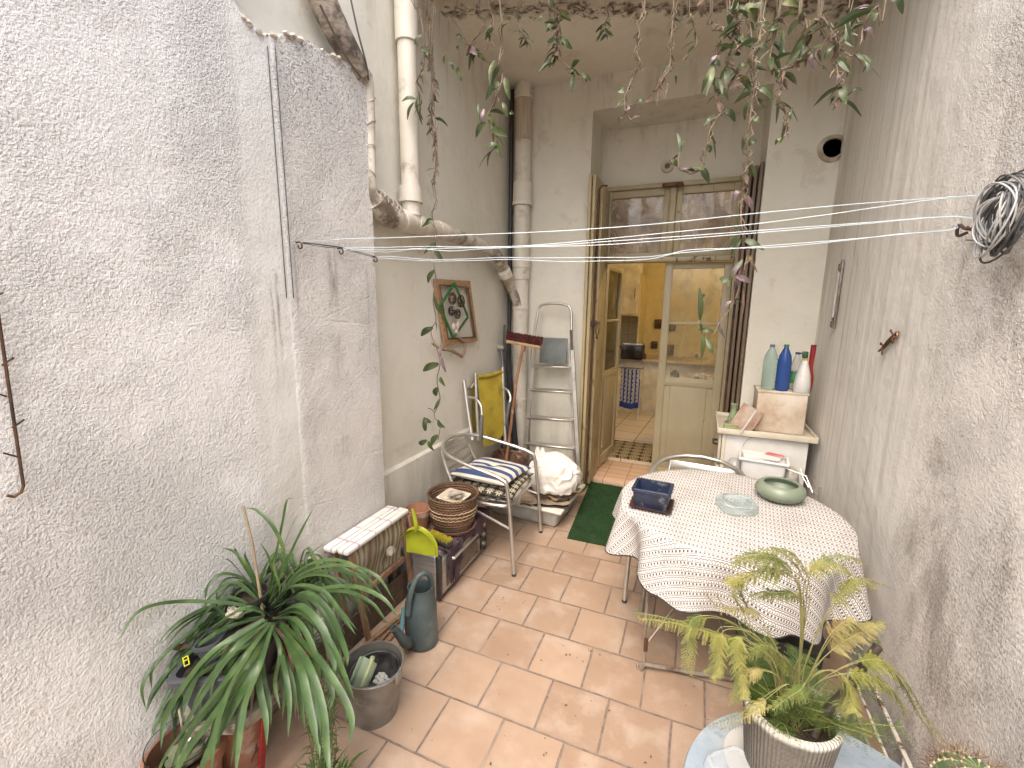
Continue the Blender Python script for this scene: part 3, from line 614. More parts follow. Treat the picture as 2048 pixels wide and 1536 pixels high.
def line_pts(pix, a, b_):
    n = len(pix); d0, d1 = a.y, b_.y; out = [a]
    for i, (x, y) in enumerate(pix):
        # the line hangs in the vertical plane through both its ends
        d = ray(x, y); nx, ny = (b_.y-a.y), -(b_.x-a.x); tt = (nx*a.x+ny*a.y)/(nx*d.x+ny*d.y); out.append(CP+d*tt)
    return out+[b_]
LN = [([(690, 478), (770, 476), (900, 471), (1100, 463), (1300, 449), (1500, 428), (1700, 409), (1850, 398), (1950, 391)], HK[0], H3[0], 'top'),
      ([(760, 500), (880, 497), (1000, 494), (1100, 488), (1200, 479), (1350, 464), (1500, 449), (1650, 430), (1780, 411), (1900, 396)], HK[1], H3[0]+V((0, 0, -.006)), 'second from top'),
      ([(760, 495), (850, 493), (950, 494), (1100, 491), (1200, 484), (1400, 470), (1600, 455), (1750, 444), (1900, 433)], HK[1]+V((0, 0, .004)), H3[1], 'third from top'),
      ([(760, 504), (800, 502), (830, 497), (900, 502), (960, 498), (1050, 494), (1150, 492), (1250, 487), (1400, 475), (1600, 459), (1750, 446), (1900, 434)], HK[1]+V((0, 0, -.004)), H3[1]+V((0, 0, -.005)), 'fourth from top'),
      ([(780, 513), (860, 519), (930, 518), (1000, 515), (1080, 516), (1200, 515), (1290, 514), (1360, 506), (1480, 496), (1620, 485), (1750, 474), (1900, 459)], HK[2], H3[2]+V((-.04, .01, .012)), 'fifth from top'),
      ([(780, 517), (860, 522), (950, 521), (1020, 519), (1120, 523), (1200, 522), (1300, 518), (1370, 501), (1450, 497), (1560, 494), (1700, 480), (1800, 468), (1900, 461)], HK[2]+V((0, 0, -.004)), H3[2]+V((-.042, .01, .008)), 'lowest')]
for pix, a, b_, nm in LN:
    solo('clothes_line', MB().tube(line_pts(pix, a+V((.012, 0, 0)), b_+V((-.01, 0, 0))), .0014, 8, 6), M_LINE, 'white washing line stretched across the yard, %s of the six' % nm, 'clothes line', 'washing lines across the yard')
cc = PX(2046, 430, XR-.03); cl = MB(); rr_ = random.Random(3)
for k in range(15):
    r_ = .062+rr_.uniform(-.012, .02); ox, oz = rr_.uniform(-.015, .015), rr_.uniform(-.02, .012); tl = rr_.uniform(-.25, .25); ph = rr_.random()*6
    cl.tube([cc+V((-.02-.0023*k+.012*sin(2*a+ph), ox+r_*cos(a), oz+r_*1.25*sin(a)+tl*.02*cos(a))) for a in [i*2*pi/30 for i in range(31)]], .0028, 6, cap=False)
t = thing('wire_coil', 'coil of black and white coated wire hung on the right wall at the end of the washing lines', 'wire coil', cc)
t['label'] = 'coil of black and white wire hung on the right wall where the lines end'
part('coil', cl, M_WIRE, t)
cl = MB()
for k in range(6):
    r_ = .058+rr_.uniform(-.012, .02); ph = rr_.random()*6
    cl.tube([cc+V((-.06+.012*sin(2*a+ph), r_*cos(a)+.004*k-.01, r_*1.2*sin(a)-.01)) for a in [i*2*pi/30 for i in range(31)]], .0024, 6, cap=False)
part('pale_coil', cl, simple('pale_wire', (.42, .42, .41), rough=.35), t)
part('loose_end', MB().tube([PX(2000, 470, XR-.03), PX(1985, 478, XR-.02), PX(1960, 482, XR-.01), PX(1932, 480, XR-.01)], .002, 6, 5).tube([H3[0], PX(2048, 375, XR-.04), PX(2062, 372, XR-.04)], .004, 6, 4), M_WIRE, t)
# ================================================================== THINGS ON THE WALLS
a, b_ = PX(1692, 524, XR-.012), PX(1666, 658, XR-.012)
t = thing('wall_thermometer', 'long narrow weathered metal thermometer hanging on the right wall', 'thermometer', b_)
L = (a-b_).length; M4 = frame_m(b_, (0, 1, 0), a-b_)
part('back_plate', xf(MB().box((0, 0, L/2), (.04, .012, L*.98), bev=.003).lathe([(0, -.006), (.014, -.004), (.014, .004), (0, .006)], (0, 0, L), 12, rot=Rx), M4), simple('weathered_metal', (.16, .13, .10), (.30, .27, .23), .6, .5, dirt=(.03, .025, .02)), t)
part('tube_cover', xf(MB().tube([(-.006, .012, .07), (-.006, .012, L-.06)], .008, 10), M4), simple('dull_glass', (.42, .40, .37), rough=.25), t)
part('scale_relief', xf(MB().box((.010, .009, L/2), (.012, .008, L*.72), bev=.002).box((0, .01, .03), (.03, .012, .04), bev=.004).box((0, .01, L-.03), (.022, .012, .04), bev=.004), M4), simple('dark_relief', (.05, .04, .035), (.22, .18, .14), .7, bscale=120, bump=.004), t)
gp = [PX(x, y, XR-.012) for x, y in ((1758, 702), (1768, 694), (1778, 682), (1788, 672), (1796, 664))]
t = thing('gecko_hook', 'small dark metal gecko with a ring tail fixed to the right wall', 'wall ornament', gp[0])
m = MB().tube(gp, [.006, .010, .013, .012, .006], 10, 5, flat=.7)
part('body', m, M_IRON, t)
m = MB(); m.tube([gp[3]+V((-.004, (.012+.014*cos(a_))*-1+.012, .014*sin(a_)+.002)) +V((0, -.03, .002)) for a_ in [i*2*pi/20 for i in range(21)]], .0035, 8)
part('tail_ring', m, simple('copper_ring', (.32, .13, .06), (.4, .3, .2), .35, .8), t)
for k, (ci, dx, dz) in enumerate(((1, .03, .012), (1, -.005, -.03), (3, .03, .02), (3, -.01, -.025))):
    p_ = gp[ci]; q = p_+V((-.004, dx, dz)); f = part('foot', MB().tube([p_, (p_+q)/2+V((-.004, 0, .006)), q], .004, 6, 4).ball(q, .008, 1, (.5, 1, 1), .3), M_IRON, t)
# black spiked hanger on the near left wall
a, b_ = PX(-14, 560, XL+.012), PX(47, 972, XL+.012)
t = thing('plant_hanger', 'thin black iron rod with side spikes hanging on the near left wall', 'wall hanger', b_)
part('rod', MB().tube([a, b_, b_+V((0, -.006, -.014)), b_+V((0, -.02, -.02)), b_+V((0, -.03, -.012))], .0035, 8), M_IRON, t)
for x, y, dx, dy in ((3, 731, 25, -16), (24, 856, 25, -17), (13, 793, -16, -5), (36, 914, -29, -8), (-3, 590, 9, -5)):
    p0 = PX(x, y, XL+.012); p1 = PX(x+dx, y+dy, XL+.016)
    part('spike', MB().tube([p0, p1], .0022, 6), M_IRON, t)
# ================================================================== HANGING PLANTS
def plant_mat(name, c1, c2, c3=None, rough=.4, stripe=None):
    g = G(name); o = g.obj(); n = g.noise(o, 14, 3); c = g.mix(g.step(n, .35, .65), c1, c2)
    if c3: c = g.mix(g.step(g.noise(g.map(o, loc=(3, 1, 2)), 9, 3), .58, .66), c, c3)
    g.bsdf(c, rough, normal=g.bump(g.noise(o, 90, 2), .001, .4), spec=.45)
    g.b.inputs['Subsurface Weight'].default_value = 0
    # thin leaves let a little light through
    tl = g.n('ShaderNodeBsdfTranslucent'); g.put(tl.inputs[0], c); mx = g.n('ShaderNodeMixShader'); mx.inputs[0].default_value = .22
    g.t.links.new(g.b.outputs[0], mx.inputs[1]); g.t.links.new(tl.outputs[0], mx.inputs[2]); g.t.links.new(mx.outputs[0], g.out.inputs[0]); return g.m
M_VG = plant_mat('trailing_leaf_green', (.042, .062, .024), (.070, .095, .034), (.15, .165, .055))
M_VP = plant_mat('trailing_leaf_purple', (.22, .155, .19), (.12, .085, .085), (.09, .11, .055))
M_VD = plant_mat('dry_leaf', (.17, .11, .07), (.08, .05, .035), (.22, .17, .10), .7)
M_VS = simple('vine_stem', (.10, .07, .045), (.17, .13, .085), .7)
lf = lambda t: sin(pi*min(1., t*.9+.06))**.8*(1-.25*t)
def vine(pix, Y, lab, leaves=(), thick=.003, dry=0, green=8, twist=0, seed=1, up=True, ls=.09):
    q = random.Random(seed); pts = [PY(x, y, Y+q.uniform(-.02, .02)) for x, y in pix]
    if pix[0][1] <= 5: pts = [V((pts[0].x+q.uniform(-.02, .02), Y, ZS-.02))]+pts
    t = thing('hanging_vine', lab, 'vine', pts[-1], 'trailing plants hanging from the balcony')
    m = MB().tube(pts, thick, 6, 5)
    for k in range(twist):
        ph = q.random()*6; cp = catmull(pts, 5); n = int(len(cp)*q.uniform(.45, 1)); m.tube([c+V((.012*sin(i*.7+ph)+.006*sin(i*2.3+ph), .012*cos(i*.7+ph), 0)) for i, c in enumerate(cp[:n])], thick*q.uniform(.5, .9), 5)
    part('stem', m, M_VS, t)
    cp = catmull(pts, 8); lo = min(range(len(cp)), key=lambda i: abs(cp[i].z-3.0)); mg, md, mp = MB(), MB(), MB(); ng = nd = np_ = 0
    def put(mb, c, d, L, wd):
        d = d.normalized(); mid = c+d*L*.5+V((0, 0, L*.05)); tip = c+d*L+V((0, 0, -L*.12)); mb.leaf([c, mid, tip], wd, V((q.uniform(-1, 1), q.uniform(-1, 1), .6)).normalized(), .35, 3, lf)
    for k in range(green):
        i = int(lo+(len(cp)-1-lo)*(k+.6)/green*q.uniform(.96, 1)); i = min(i, len(cp)-1); a = q.uniform(0, 2*pi)
        put(mg, cp[i], V((cos(a), sin(a)*.8, q.uniform(-1.1, .25))), ls*q.uniform(.65, 1.15), ls*q.uniform(.24, .34)); ng += 1
    for k in range(dry):
        i = int(lo+(len(cp)-1-lo)*q.random()); a = q.uniform(0, 2*pi)
        put(md, cp[i], V((cos(a)*.7, sin(a)*.6, q.uniform(-1.3, -.2))), ls*q.uniform(.3, .6), ls*q.uniform(.1, .22)); nd += 1
    for l in leaves:      # leaves seen clearly: (x0, y0, x1, y1, width in photo px, kind)
        x0_, y0_, x1_, y1_, wpx, kd = l; a_ = PY(x0_, y0_, Y); b2_ = PY(x1_, y1_, Y+q.uniform(-.03, .03)); sc_ = (a_-b2_).length/max(1, sqrt((x0_-x1_)**2+(y0_-y1_)**2))
        mb = {'g': mg, 'd': md, 'p': mp}[kd]; mid = (a_+b2_)/2+V((q.uniform(-.006, .006), -.01, q.uniform(-.004, .01)))
        mb.leaf([a_, mid, b2_], wpx*sc_, V((q.uniform(-.4, .4), -1, q.uniform(-.2, .5))).normalized(), .3, 4, lf)
        if kd == 'g': ng += 1
        elif kd == 'd': nd += 1
        else: np_ += 1
    if ng: stuffp('leaves', mg, M_VG, t)
    else: mg.b.free()
    if nd: stuffp('dry_leaves', md, M_VD, t)
    else: md.b.free()
    if np_: stuffp('mauve_leaves', mp, M_VP, t)
    else: mp.b.free()
def stuffp(n, mb, m, t): return part(n, mb, m, t)
vine([(868, 0), (865, 60), (862, 130), (866, 200), (872, 260), (875, 330), (868, 360), (872, 400), (864, 430), (872, 470), (866, 520), (872, 560), (866, 600), (872, 640), (862, 665), (880, 720), (874, 760), (880, 800), (868, 830), (880, 850), (876, 880)], 2.13,
     'long green trailing vine hanging down past the framed picture almost to the wall ledge', [(872, 484, 848, 508, 12, 'g'), (868, 488, 888, 524, 13, 'g'), (870, 540, 856, 566, 12, 'g'), (866, 655, 842, 672, 11, 'g'), (878, 728, 846, 742, 13, 'g'), (880, 755, 890, 772, 9, 'g'), (876, 775, 872, 792, 10, 'g'), (882, 795, 868, 820, 9, 'g'),
      (876, 840, 890, 855, 11, 'g'), (862, 845, 848, 835, 10, 'g'), (876, 870, 862, 892, 12, 'g'), (850, 862, 848, 834, 9, 'g'), (852, 862, 857, 838, 7, 'g'), (854, 880, 838, 888, 10, 'g'), (857, 882, 868, 902, 10, 'g'), (882, 690, 882, 715, 10, 'p'), (884, 715, 892, 745, 7, 'p'), (868, 590, 888, 635, 12, 'g')], .0028, 0, 4, 1, 11)
vine([(855, 0), (860, 60), (862, 120), (868, 180), (862, 230), (868, 280), (872, 320), (868, 370)], 2.17, 'dense brown twisted vine with many small dry leaves near the side drainpipe', [], .004, 60, 6, 4, 12, ls=.07)
vine([(828, 0), (838, 20), (846, 60), (850, 100), (846, 135), (834, 165), (842, 195), (838, 230)], 2.1, 'short leafy vine hanging just right of the side drainpipe', [(846, 70, 830, 90, 12, 'g'), (832, 198, 804, 203, 12, 'g'), (828, 205, 815, 240, 10, 'g'), (836, 195, 838, 232, 10, 'g'), (842, 215, 845, 250, 9, 'g'), (845, 95, 856, 110, 11, 'g')], .003, 12, 5, 1, 13)
vine([(915, 0), (906, 30), (922, 60), (930, 78), (945, 95), (952, 110)], 2.3, 'small pale green vine tip between the two drainpipes', [(925, 78, 912, 72, 7, 'g'), (918, 90, 915, 100, 8, 'g'), (944, 100, 948, 128, 10, 'g'), (905, 122, 908, 140, 9, 'g'), (913, 136, 924, 162, 11, 'g'), (893, 108, 888, 128, 9, 'g'), (940, 102, 955, 110, 9, 'p')], .002, 4, 3, 0, 14)
vine([(1000, 0), (1003, 40), (1003, 90), (998, 125), (1005, 150), (998, 180), (984, 215), (975, 232), (985, 260), (997, 285), (985, 300), (975, 312)], 2.15, 'leafy vine hanging in front of the corner drainpipe', [(998, 165, 972, 200, 18, 'g'), (990, 120, 980, 168, 12, 'g'), (1010, 155, 1020, 200, 15, 'g'), (975, 230, 990, 256, 15, 'g'), (985, 258, 1014, 272, 16, 'g'), (972, 245, 952, 275, 14, 'g'), (992, 285, 1004, 316, 13, 'g'), (998, 290, 972, 298, 14, 'g'), (985, 300, 975, 334, 7, 'g'), (957, 208, 961, 245, 7, 'g'), (968, 218, 962, 245, 9, 'p'), (1005, 205, 1015, 235, 11, 'g'), (1020, 225, 1028, 228, 9, 'g')], .003, 4, 6, 1, 15)
vine([(978, 0), (985, 30), (988, 52), (980, 75), (976, 88)], 2.2, 'thin vine with one dark curled leaf at its tip', [(974, 88, 992, 92, 11, 'd'), (985, 48, 982, 66, 6, 'd')], .002, 4, 2, 0, 16)
vine([(1100, 0), (1112, 25), (1118, 60), (1112, 90), (1108, 125)], 2.25, 'bushy clump of thin brown roots and pale leaves hanging at the ceiling centre', [(1090, 30, 1075, 45, 10, 'g'), (1095, 50, 1102, 60, 9, 'g'), (1100, 5, 1110, 18, 12, 'g'), (1080, 8, 1075, 0, 10, 'g'), (1130, 80, 1145, 98, 12, 'g'), (1095, 85, 1118, 88, 8, 'g'), (1105, 105, 1124, 113, 14, 'd')], .002, 40, 14, 9, 17, ls=.075)
vine([(1105, 60), (1120, 110), (1132, 130), (1148, 140), (1158, 150), (1170, 145)], 2.25, 'pale branching vine tip beside the clump of roots', [(1150, 142, 1135, 148, 8, 'g'), (1148, 150, 1144, 185, 10, 'g'), (1165, 148, 1182, 162, 10, 'g'), (1140, 145, 1150, 155, 8, 'g')], .002, 1, 3, 0, 18)
vine([(1290, 0), (1283, 30), (1278, 70), (1272, 100), (1280, 125), (1268, 150), (1255, 180), (1248, 200), (1252, 225), (1262, 240)], 2.2, 'bare woody vine with a few small leaves, left of two hanging over the door', [(1248, 185, 1238, 182, 8, 'g'), (1252, 222, 1260, 216, 8, 'p'), (1262, 238, 1280, 232, 6, 'd'), (1245, 235, 1238, 246, 5, 'g')], .0035, 14, 2, 3, 19, ls=.06)
vine([(1350, 0), (1346, 40), (1342, 85), (1340, 130), (1325, 160), (1312, 180), (1302, 200)], 2.25, 'bare woody vine ending in a dark leafy tuft over the door', [(1328, 150, 1312, 175, 9, 'd'), (1335, 165, 1330, 200, 7, 'd'), (1350, 150, 1352, 170, 6, 'g'), (1316, 180, 1312, 212, 6, 'd'), (1305, 198, 1288, 205, 9, 'd'), (1290, 203, 1270, 205, 9, 'g')], .0035, 24, 3, 3, 20, ls=.06)
vine([(1425, 0), (1425, 45), (1432, 60), (1446, 55), (1443, 90), (1432, 115), (1428, 160), (1432, 195), (1446, 214), (1435, 235), (1420, 262), (1412, 300), (1402, 335), (1388, 346), (1370, 343), (1357, 335), (1358, 305)], 2.0, 'long vine curling up at its tip beside the round wall fitting',
     [(1434, 110, 1414, 132, 12, 'p'), (1428, 130, 1402, 188, 15, 'g'), (1428, 135, 1412, 192, 12, 'g'), (1432, 180, 1456, 200, 12, 'g'), (1448, 222, 1470, 243, 14, 'g'), (1428, 230, 1407, 252, 13, 'g'), (1402, 338, 1418, 366, 16, 'g'), (1357, 332, 1343, 316, 11, 'g'), (1358, 310, 1354, 266, 7, 'g'), (1360, 305, 1370, 280, 7, 'g'), (1412, 300, 1420, 305, 10, 'g'), (1392, 345, 1362, 335, 8, 'p'), (1418, 265, 1432, 288, 6, 'g'), (1440, 132, 1420, 130, 10, 'g')], .003, 3, 4, 1, 21)
vine([(1460, 0), (1468, 20), (1480, 45), (1465, 70), (1475, 95), (1455, 118), (1478, 150), (1470, 165)], 2.0, 'thick tangled cluster of large dark leaves at the upper right of the door', [(1475, 5, 1458, 50, 28, 'g'), (1490, 10, 1512, 44, 26, 'g'), (1500, 15, 1530, 30, 18, 'g'), (1480, 110, 1460, 100, 14, 'g'), (1452, 140, 1452, 168, 12, 'g'), (1455, 172, 1484, 168, 16, 'd'), (1470, 142, 1498, 130, 11, 'g'), (1505, 95, 1540, 100, 10, 'g'), (1535, 60, 1560, 55, 14, 'g')], .003, 10, 16, 3, 22, ls=.078)
vine([(1525, 0), (1523, 50), (1515, 90), (1505, 115), (1508, 150), (1512, 170), (1505, 195), (1500, 240), (1495, 290), (1496, 320), (1490, 350), (1487, 385), (1482, 420), (1485, 460), (1497, 495), (1490, 530), (1480, 570), (1465, 610), (1440, 645), (1428, 668)], 1.95,
     'longest right hand vine with pink leaves hanging down in front of the glazed door', [(1503, 200, 1489, 240, 16, 'g'), (1512, 172, 1548, 200, 12, 'g'), (1500, 235, 1522, 244, 11, 'g'), (1497, 260, 1484, 302, 12, 'g'), (1495, 292, 1514, 282, 14, 'g'), (1480, 382, 1469, 402, 13, 'p'), (1484, 390, 1507, 422, 14, 'p'), (1487, 478, 1528, 500, 16, 'g'), (1482, 476, 1462, 510, 12, 'g'),
      (1485, 520, 1458, 560, 13, 'p'), (1470, 552, 1500, 566, 14, 'p'), (1440, 555, 1458, 572, 13, 'g'), (1478, 560, 1468, 580, 8, 'p'), (1492, 500, 1515, 545, 6, 'd'), (1400, 640, 1399, 575, 12, 'g'), (1400, 600, 1408, 588, 8, 'g'), (1435, 640, 1452, 680, 7, 'p'), (1428, 665, 1395, 660, 11, 'g'), (1408, 668, 1403, 718, 10, 'g'), (1412, 675, 1425, 708, 11, 'g'), (1398, 640, 1404, 668, 6, 'g'), (1462, 602, 1440, 625, 9, 'p'), (1487, 570, 1478, 655, 5, 'd')], .003, 8, 5, 2, 23)
vine([(1600, 0), (1608, 30), (1615, 60), (1612, 90), (1612, 110), (1590, 130), (1570, 137), (1562, 165), (1558, 195), (1572, 225), (1574, 250), (1568, 275)], 2.0, 'vine with a large white backed leaf, forking left of the vent pipe', [(1615, 60, 1600, 85, 13, 'g'), (1618, 65, 1612, 95, 13, 'g'), (1604, 80, 1572, 130, 17, 'g'), (1612, 100, 1628, 140, 14, 'p'), (1560, 140, 1552, 155, 12, 'g'), (1556, 200, 1552, 248, 7, 'g'), (1580, 240, 1585, 215, 7, 'g'), (1562, 275, 1550, 290, 11, 'g'), (1568, 270, 1580, 275, 8, 'p'), (1605, 90, 1592, 132, 12, 'g')], .003, 10, 6, 3, 24)
vine([(1640, 0), (1645, 30), (1665, 65), (1672, 80), (1676, 110), (1674, 140), (1682, 170), (1688, 190), (1672, 200), (1662, 210)], 1.95, 'vine ending in three green leaves just above the vent pipe', [(1670, 90, 1648, 120, 12, 'g'), (1676, 150, 1676, 175, 9, 'p'), (1684, 165, 1692, 208, 14, 'g'), (1695, 192, 1725, 180, 9, 'g'), (1672, 195, 1658, 215, 11, 'g'), (1690, 40, 1690, 85, 9, 'g'), (1700, 105, 1694, 155, 12, 'd'), (1726, 110, 1735, 145, 9, 'g'), (1725, 145, 1750, 110, 5, 'g')], .0028, 12, 5, 3, 25)
vine([(1772, 0), (1755, 12), (1735, 35), (1725, 60), (1722, 85), (1705, 112), (1690, 105)], 1.75, 'outermost right vine with mauve leaves against the right wall', [(1782, 0, 1805, 28, 18, 'g'), (1745, 18, 1705, 20, 9, 'p'), (1750, 22, 1748, 42, 11, 'g'), (1727, 60, 1748, 76, 9, 'p'), (1700, 78, 1692, 40, 9, 'g')], .0028, 2, 2, 0, 26)
vine([(1400, 0), (1396, 15), (1402, 30)], 2.1, 'single withered brown leaf hanging on a short stalk', [(1398, 5, 1404, 34, 22, 'd')], .002, 2, 0, 0, 27)
vine([(1560, 0), (1556, 40), (1548, 80), (1540, 115), (1545, 150)], 2.1, 'tangle of yellow-green leaves between the two longest right hand vines', [(1560, 5, 1600, 12, 18, 'g'), (1540, 50, 1510, 62, 14, 'g'), (1565, 60, 1555, 125, 11, 'g'), (1575, 70, 1600, 40, 15, 'g')], .003, 8, 14, 3, 28, ls=.075)
for i, (x0_, L_, Yv, lab) in enumerate(((960, 110, 2.35, 'wispy thin strand just right of the small pale vine tip'), (1040, 90, 2.3, 'short strand of small leaves above the corner drainpipe'), (1210, 70, 2.4, 'very short strand with tiny leaves left of the bare woody vines'),
        (1380, 120, 2.2, 'thin strand of small grey-green leaves right of the bare woody vines'), (1500, 210, 2.15, 'slender strand among the large dark leaves over the door'), (1640, 150, 2.1, 'slender strand of small leaves hanging between the fork and the vent pipe'), (1700, 90, 2.05, 'short strand of small leaves nearest the right wall corner'))):
    q5 = random.Random(50+i); n5 = 5; vine([(x0_+q5.uniform(-10, 10)*(k > 0)+k*q5.uniform(-6, 6), L_*k/(n5-1)) for k in range(n5)], Yv, lab, [], .0022, 7, 9, 1, 60+i, ls=.055)
# ================================================================== LEFT WALL: framed rhombus
xf_ = XLB+.012
q = [PX(x, y, xf_) for x, y in ((866, 558), (936, 562), (952, 682), (886, 692))]
t = thing('picture_frame', 'empty natural wood frame hung crooked on the side wall around a green rhombus', 'frame', q[3])
M_WOOD = simple('natural_wood', (.38, .23, .12), (.27, .15, .075), .6, sca=(3, 3, 10), bump=.001)
cen = sum(q, V())/4; inn = [c+(cen-c).normalized()*.055 for c in q]
fr = MB()
for i in range(4):
    j = (i+1) % 4; o4 = [q[i], q[j], inn[j], inn[i]]; fr.prism(o4, (.018, 0, 0))
part('moulding', fr, M_WOOD, t)
ins = [c+(cen-c).normalized()*.052 for c in q]; ins2 = [c+(cen-c).normalized()*.066 for c in q]; fr = MB()
for i in range(4):
    j = (i+1) % 4; fr.prism([ins[i]+V((.014, 0, 0)), ins[j]+V((.014, 0, 0)), ins2[j]+V((.014, 0, 0)), ins2[i]+V((.014, 0, 0))], (.007, 0, 0))
part('inner_slip', fr, simple('dark_slip', (.09, .06, .035)), t)
M_GRN = simple('green_painted_wood', (.015, .15, .03), (.01, .09, .02), .45)
rb = [PX(x, y, xf_+.03) for x, y in ((909, 566), (936, 634), (912, 680), (880, 612))]
rb[2] = PX(906, 676, xf_+.03); t = thing('green_rhombus', 'green wooden rhombus with wire shells mounted inside the wood frame', 'ornament', rb[2])
for i in range(4): part('lath', MB().rod(rb[i], rb[(i+1) % 4]+(rb[i]-rb[(i+1) % 4])*.03, .017, .012, up=(1, 0, 0), bev=.002), M_GRN, t)
cc_ = PX(913, 612, xf_+.03)
def wireball(c, r, n, sd):
    m = MB(); q_ = random.Random(sd)
    for k in range(n):
        ax = V((q_.gauss(0, 1), q_.gauss(0, 1), q_.gauss(0, 1))).normalized(); u_ = ax.orthogonal().normalized(); v_ = ax.cross(u_); off = q_.uniform(-.7, .7)
        rr = r*sqrt(1-off*off); m.tube([c+ax*off*r*V((.4, 1, 1)).x+V(((u_*cos(a)+v_*sin(a)).x*.45, (u_*cos(a)+v_*sin(a)).y, (u_*cos(a)+v_*sin(a)).z))*rr for a in [i*2*pi/14 for i in range(15)]], .0016, 4, cap=False)
    return m
for i, (x, y, r_) in enumerate(((905, 597, .042), (922, 602, .045), (903, 622, .035), (915, 628, .036))): stuff(part('wire_ball', wireball(PX(x, y, xf_+.035), r_, 13, i), M_IRON, t))
m = MB()
for x, y, a_, L in ((908, 655, .3, .05), (916, 652, -.2, .055), (913, 664, 0, .04)): c = PX(x, y, xf_+.03); m.lathe([(0, -L*.6), (.014, -L*.3), (.022, 0), (.016, L*.4), (0, L*.7)], c, 12, sx=.5, rot=Matrix.Rotation(a_, 3, 'X'))
part('pale_shell', m, simple('shell', (.62, .53, .45), (.5, .38, .32), .5), t)
m = MB().tube([PX(x, y, xf_+.03) for x, y in ((864, 686), (880, 697), (900, 700), (912, 706), (924, 712), (930, 698), (928, 684), (918, 676), (908, 672))], [.007, .010, .012, .013, .011, .009, .010, .008, .004], 10, 5)
m.tube([PX(x, y, xf_+.03) for x, y in ((922, 708), (924, 713), (922, 716))], [.008, .008, .004], 8, 3)
solo('driftwood', m, simple('driftwood', (.33, .23, .15), (.22, .14, .09), .8, sca=(6, 6, 6), bump=.004), 'curved piece of brown driftwood under the wood frame', 'driftwood')
# ================================================================== CORNER: ladder, broom, poles, yellow chair
M_ALU = simple('aluminium', (.60, .58, .54), (.50, .48, .44), .35, .85, bscale=30, bump=.0006, dirt=(.25, .21, .17), dthr=(.6, .8))
yT, yB = 3.60, 3.40
def lad(x, y, d=0):     # the front ladder frame leans back against the wall
    for _ in range(1):
        k = (yT-yB)/1.65; dd = ray(x, y); tt = (yB+k*0+d)/(dd.y-k*dd.z) if False else None
    # solve Y = yB + k*Z
    k = (yT-yB)/1.65; dd = ray(x, y); tt = (yB+d+k*CZ)/(dd.y-k*dd.z); return CP+dd*tt
t = thing('stepladder', 'folded aluminium stepladder leaning on the back wall left of the door', 'stepladder', (-1.1, 3.5, 0))
loop = [lad(1063, 720), lad(1070, 660), lad(1075, 630), lad(1079, 614), lad(1092, 608), lad(1108, 607), lad(1128, 609), lad(1140, 616), lad(1143, 640), lad(1143, 720)]
part('top_loop', MB().tube(loop, .011, 10, 5), M_ALU, t)
bl, br_ = lad(1048, 940), lad(1158, 950); bl = lad(1046, 945)
for a, b_ in ((lad(1069, 690), bl), (lad(1144, 690), br_)):
    part('stile', MB().rod(a, b_, .016, .034, up=(1, 0, 0), bev=.003), M_ALU, t)
for a, b_ in ((lad(1064, 700, .06), lad(1056, 940, .1)), (lad(1139, 700, .06), lad(1150, 940, .1))):
    part('rear_stile', MB().rod(a, b_, .012, .022, up=(1, 0, 0), bev=.002), M_ALU, t)
for xa, xb, y1_, y2_ in ((1066, 1143, 732, 734), (1062, 1146, 779, 784), (1056, 1148, 834, 840), (1051, 1151, 886, 896)):
    part('tread', MB().rod(lad(xa, y1_, .01), lad(xb, y2_, .01), .02, .055, up=(0, 1, .2), bev=.003), M_ALU, t)
pc = [lad(1081, 675, .02), lad(1135, 677, .02), lad(1136, 728, .02), lad(1076, 726, .02)]
pm_ = (pc[0]+pc[1]+pc[2]+pc[3])/4; M_TRAY = simple('grey_plastic_step', (.16, .18, .175), (.12, .135, .13), .5)
ux = (pc[1]-pc[0]).normalized(); uz = (pc[0]-pc[3]).normalized(); wd_, ht_ = (pc[1]-pc[0]).length, (pc[0]-pc[3]).length
Mx = frame_m(pm_, ux, uz)
m = MB().box((0, 0, 0), (wd_, .018, ht_), bev=.006)
for k in range(6):
    s_ = .9-.15*k; 
    for sgn in (-1, 1):
        m.box((sgn*wd_*.5*s_, -.011, 0), (.004, .006, ht_*s_+.004)); m.box((0, -.0105, sgn*ht_*.5*s_), (wd_*s_-.004, .005, .004))
part('platform', xf(m, Mx), M_TRAY, t)
part('hinge_plate', MB().rod(lad(1142, 660, -.01), lad(1144, 700, -.01), .005, .022, up=(1, 0, 0)), simple('hinge', (.08, .07, .06)), t)
# broom, head up
t = thing('broom', 'upside down broom with dark red bristles leaning in the corner by the ladder', 'broom', (-1.2, 3.2, .15))
yb_ = 3.36
hA, hB = PY(1013, 679, yb_), PY(1084, 692, yb_); hm = (hA+hB)/2; hd = (hB-hA).normalized(); Lh = (hB-hA).length
Mb = frame_m(hm, hd)
part('head_block', xf(MB().box((0, 0, -.012), (Lh*.96, .05, .028), bev=.008), Mb), simple('broom_wood', (.48, .31, .18), (.38, .24, .13), .5), t)
m = MB(); m.box((0, 0, .030), (Lh*.98, .06, .058), bev=.02, seg=3)
q_ = random.Random(5)
for k in range(520):
    x, y = q_.uniform(-.48, .48)*Lh, q_.uniform(-.024, .024); m.tube([(x, y, .02), (x+q_.gauss(0, .004), y*1.3+q_.gauss(0, .004), q_.uniform(.058, .072))], .0016, 3)
    if k % 2: m.tube([(x, -.026, q_.uniform(.0, .03)), (x+q_.gauss(0, .003), -.034-q_.uniform(0, .004), q_.uniform(.03, .06))], .0016, 3)
part('bristles', xf(m, Mb), simple('red_bristles', (.13, .03, .022), (.07, .015, .012), .8, bscale=300, bump=.003), t)
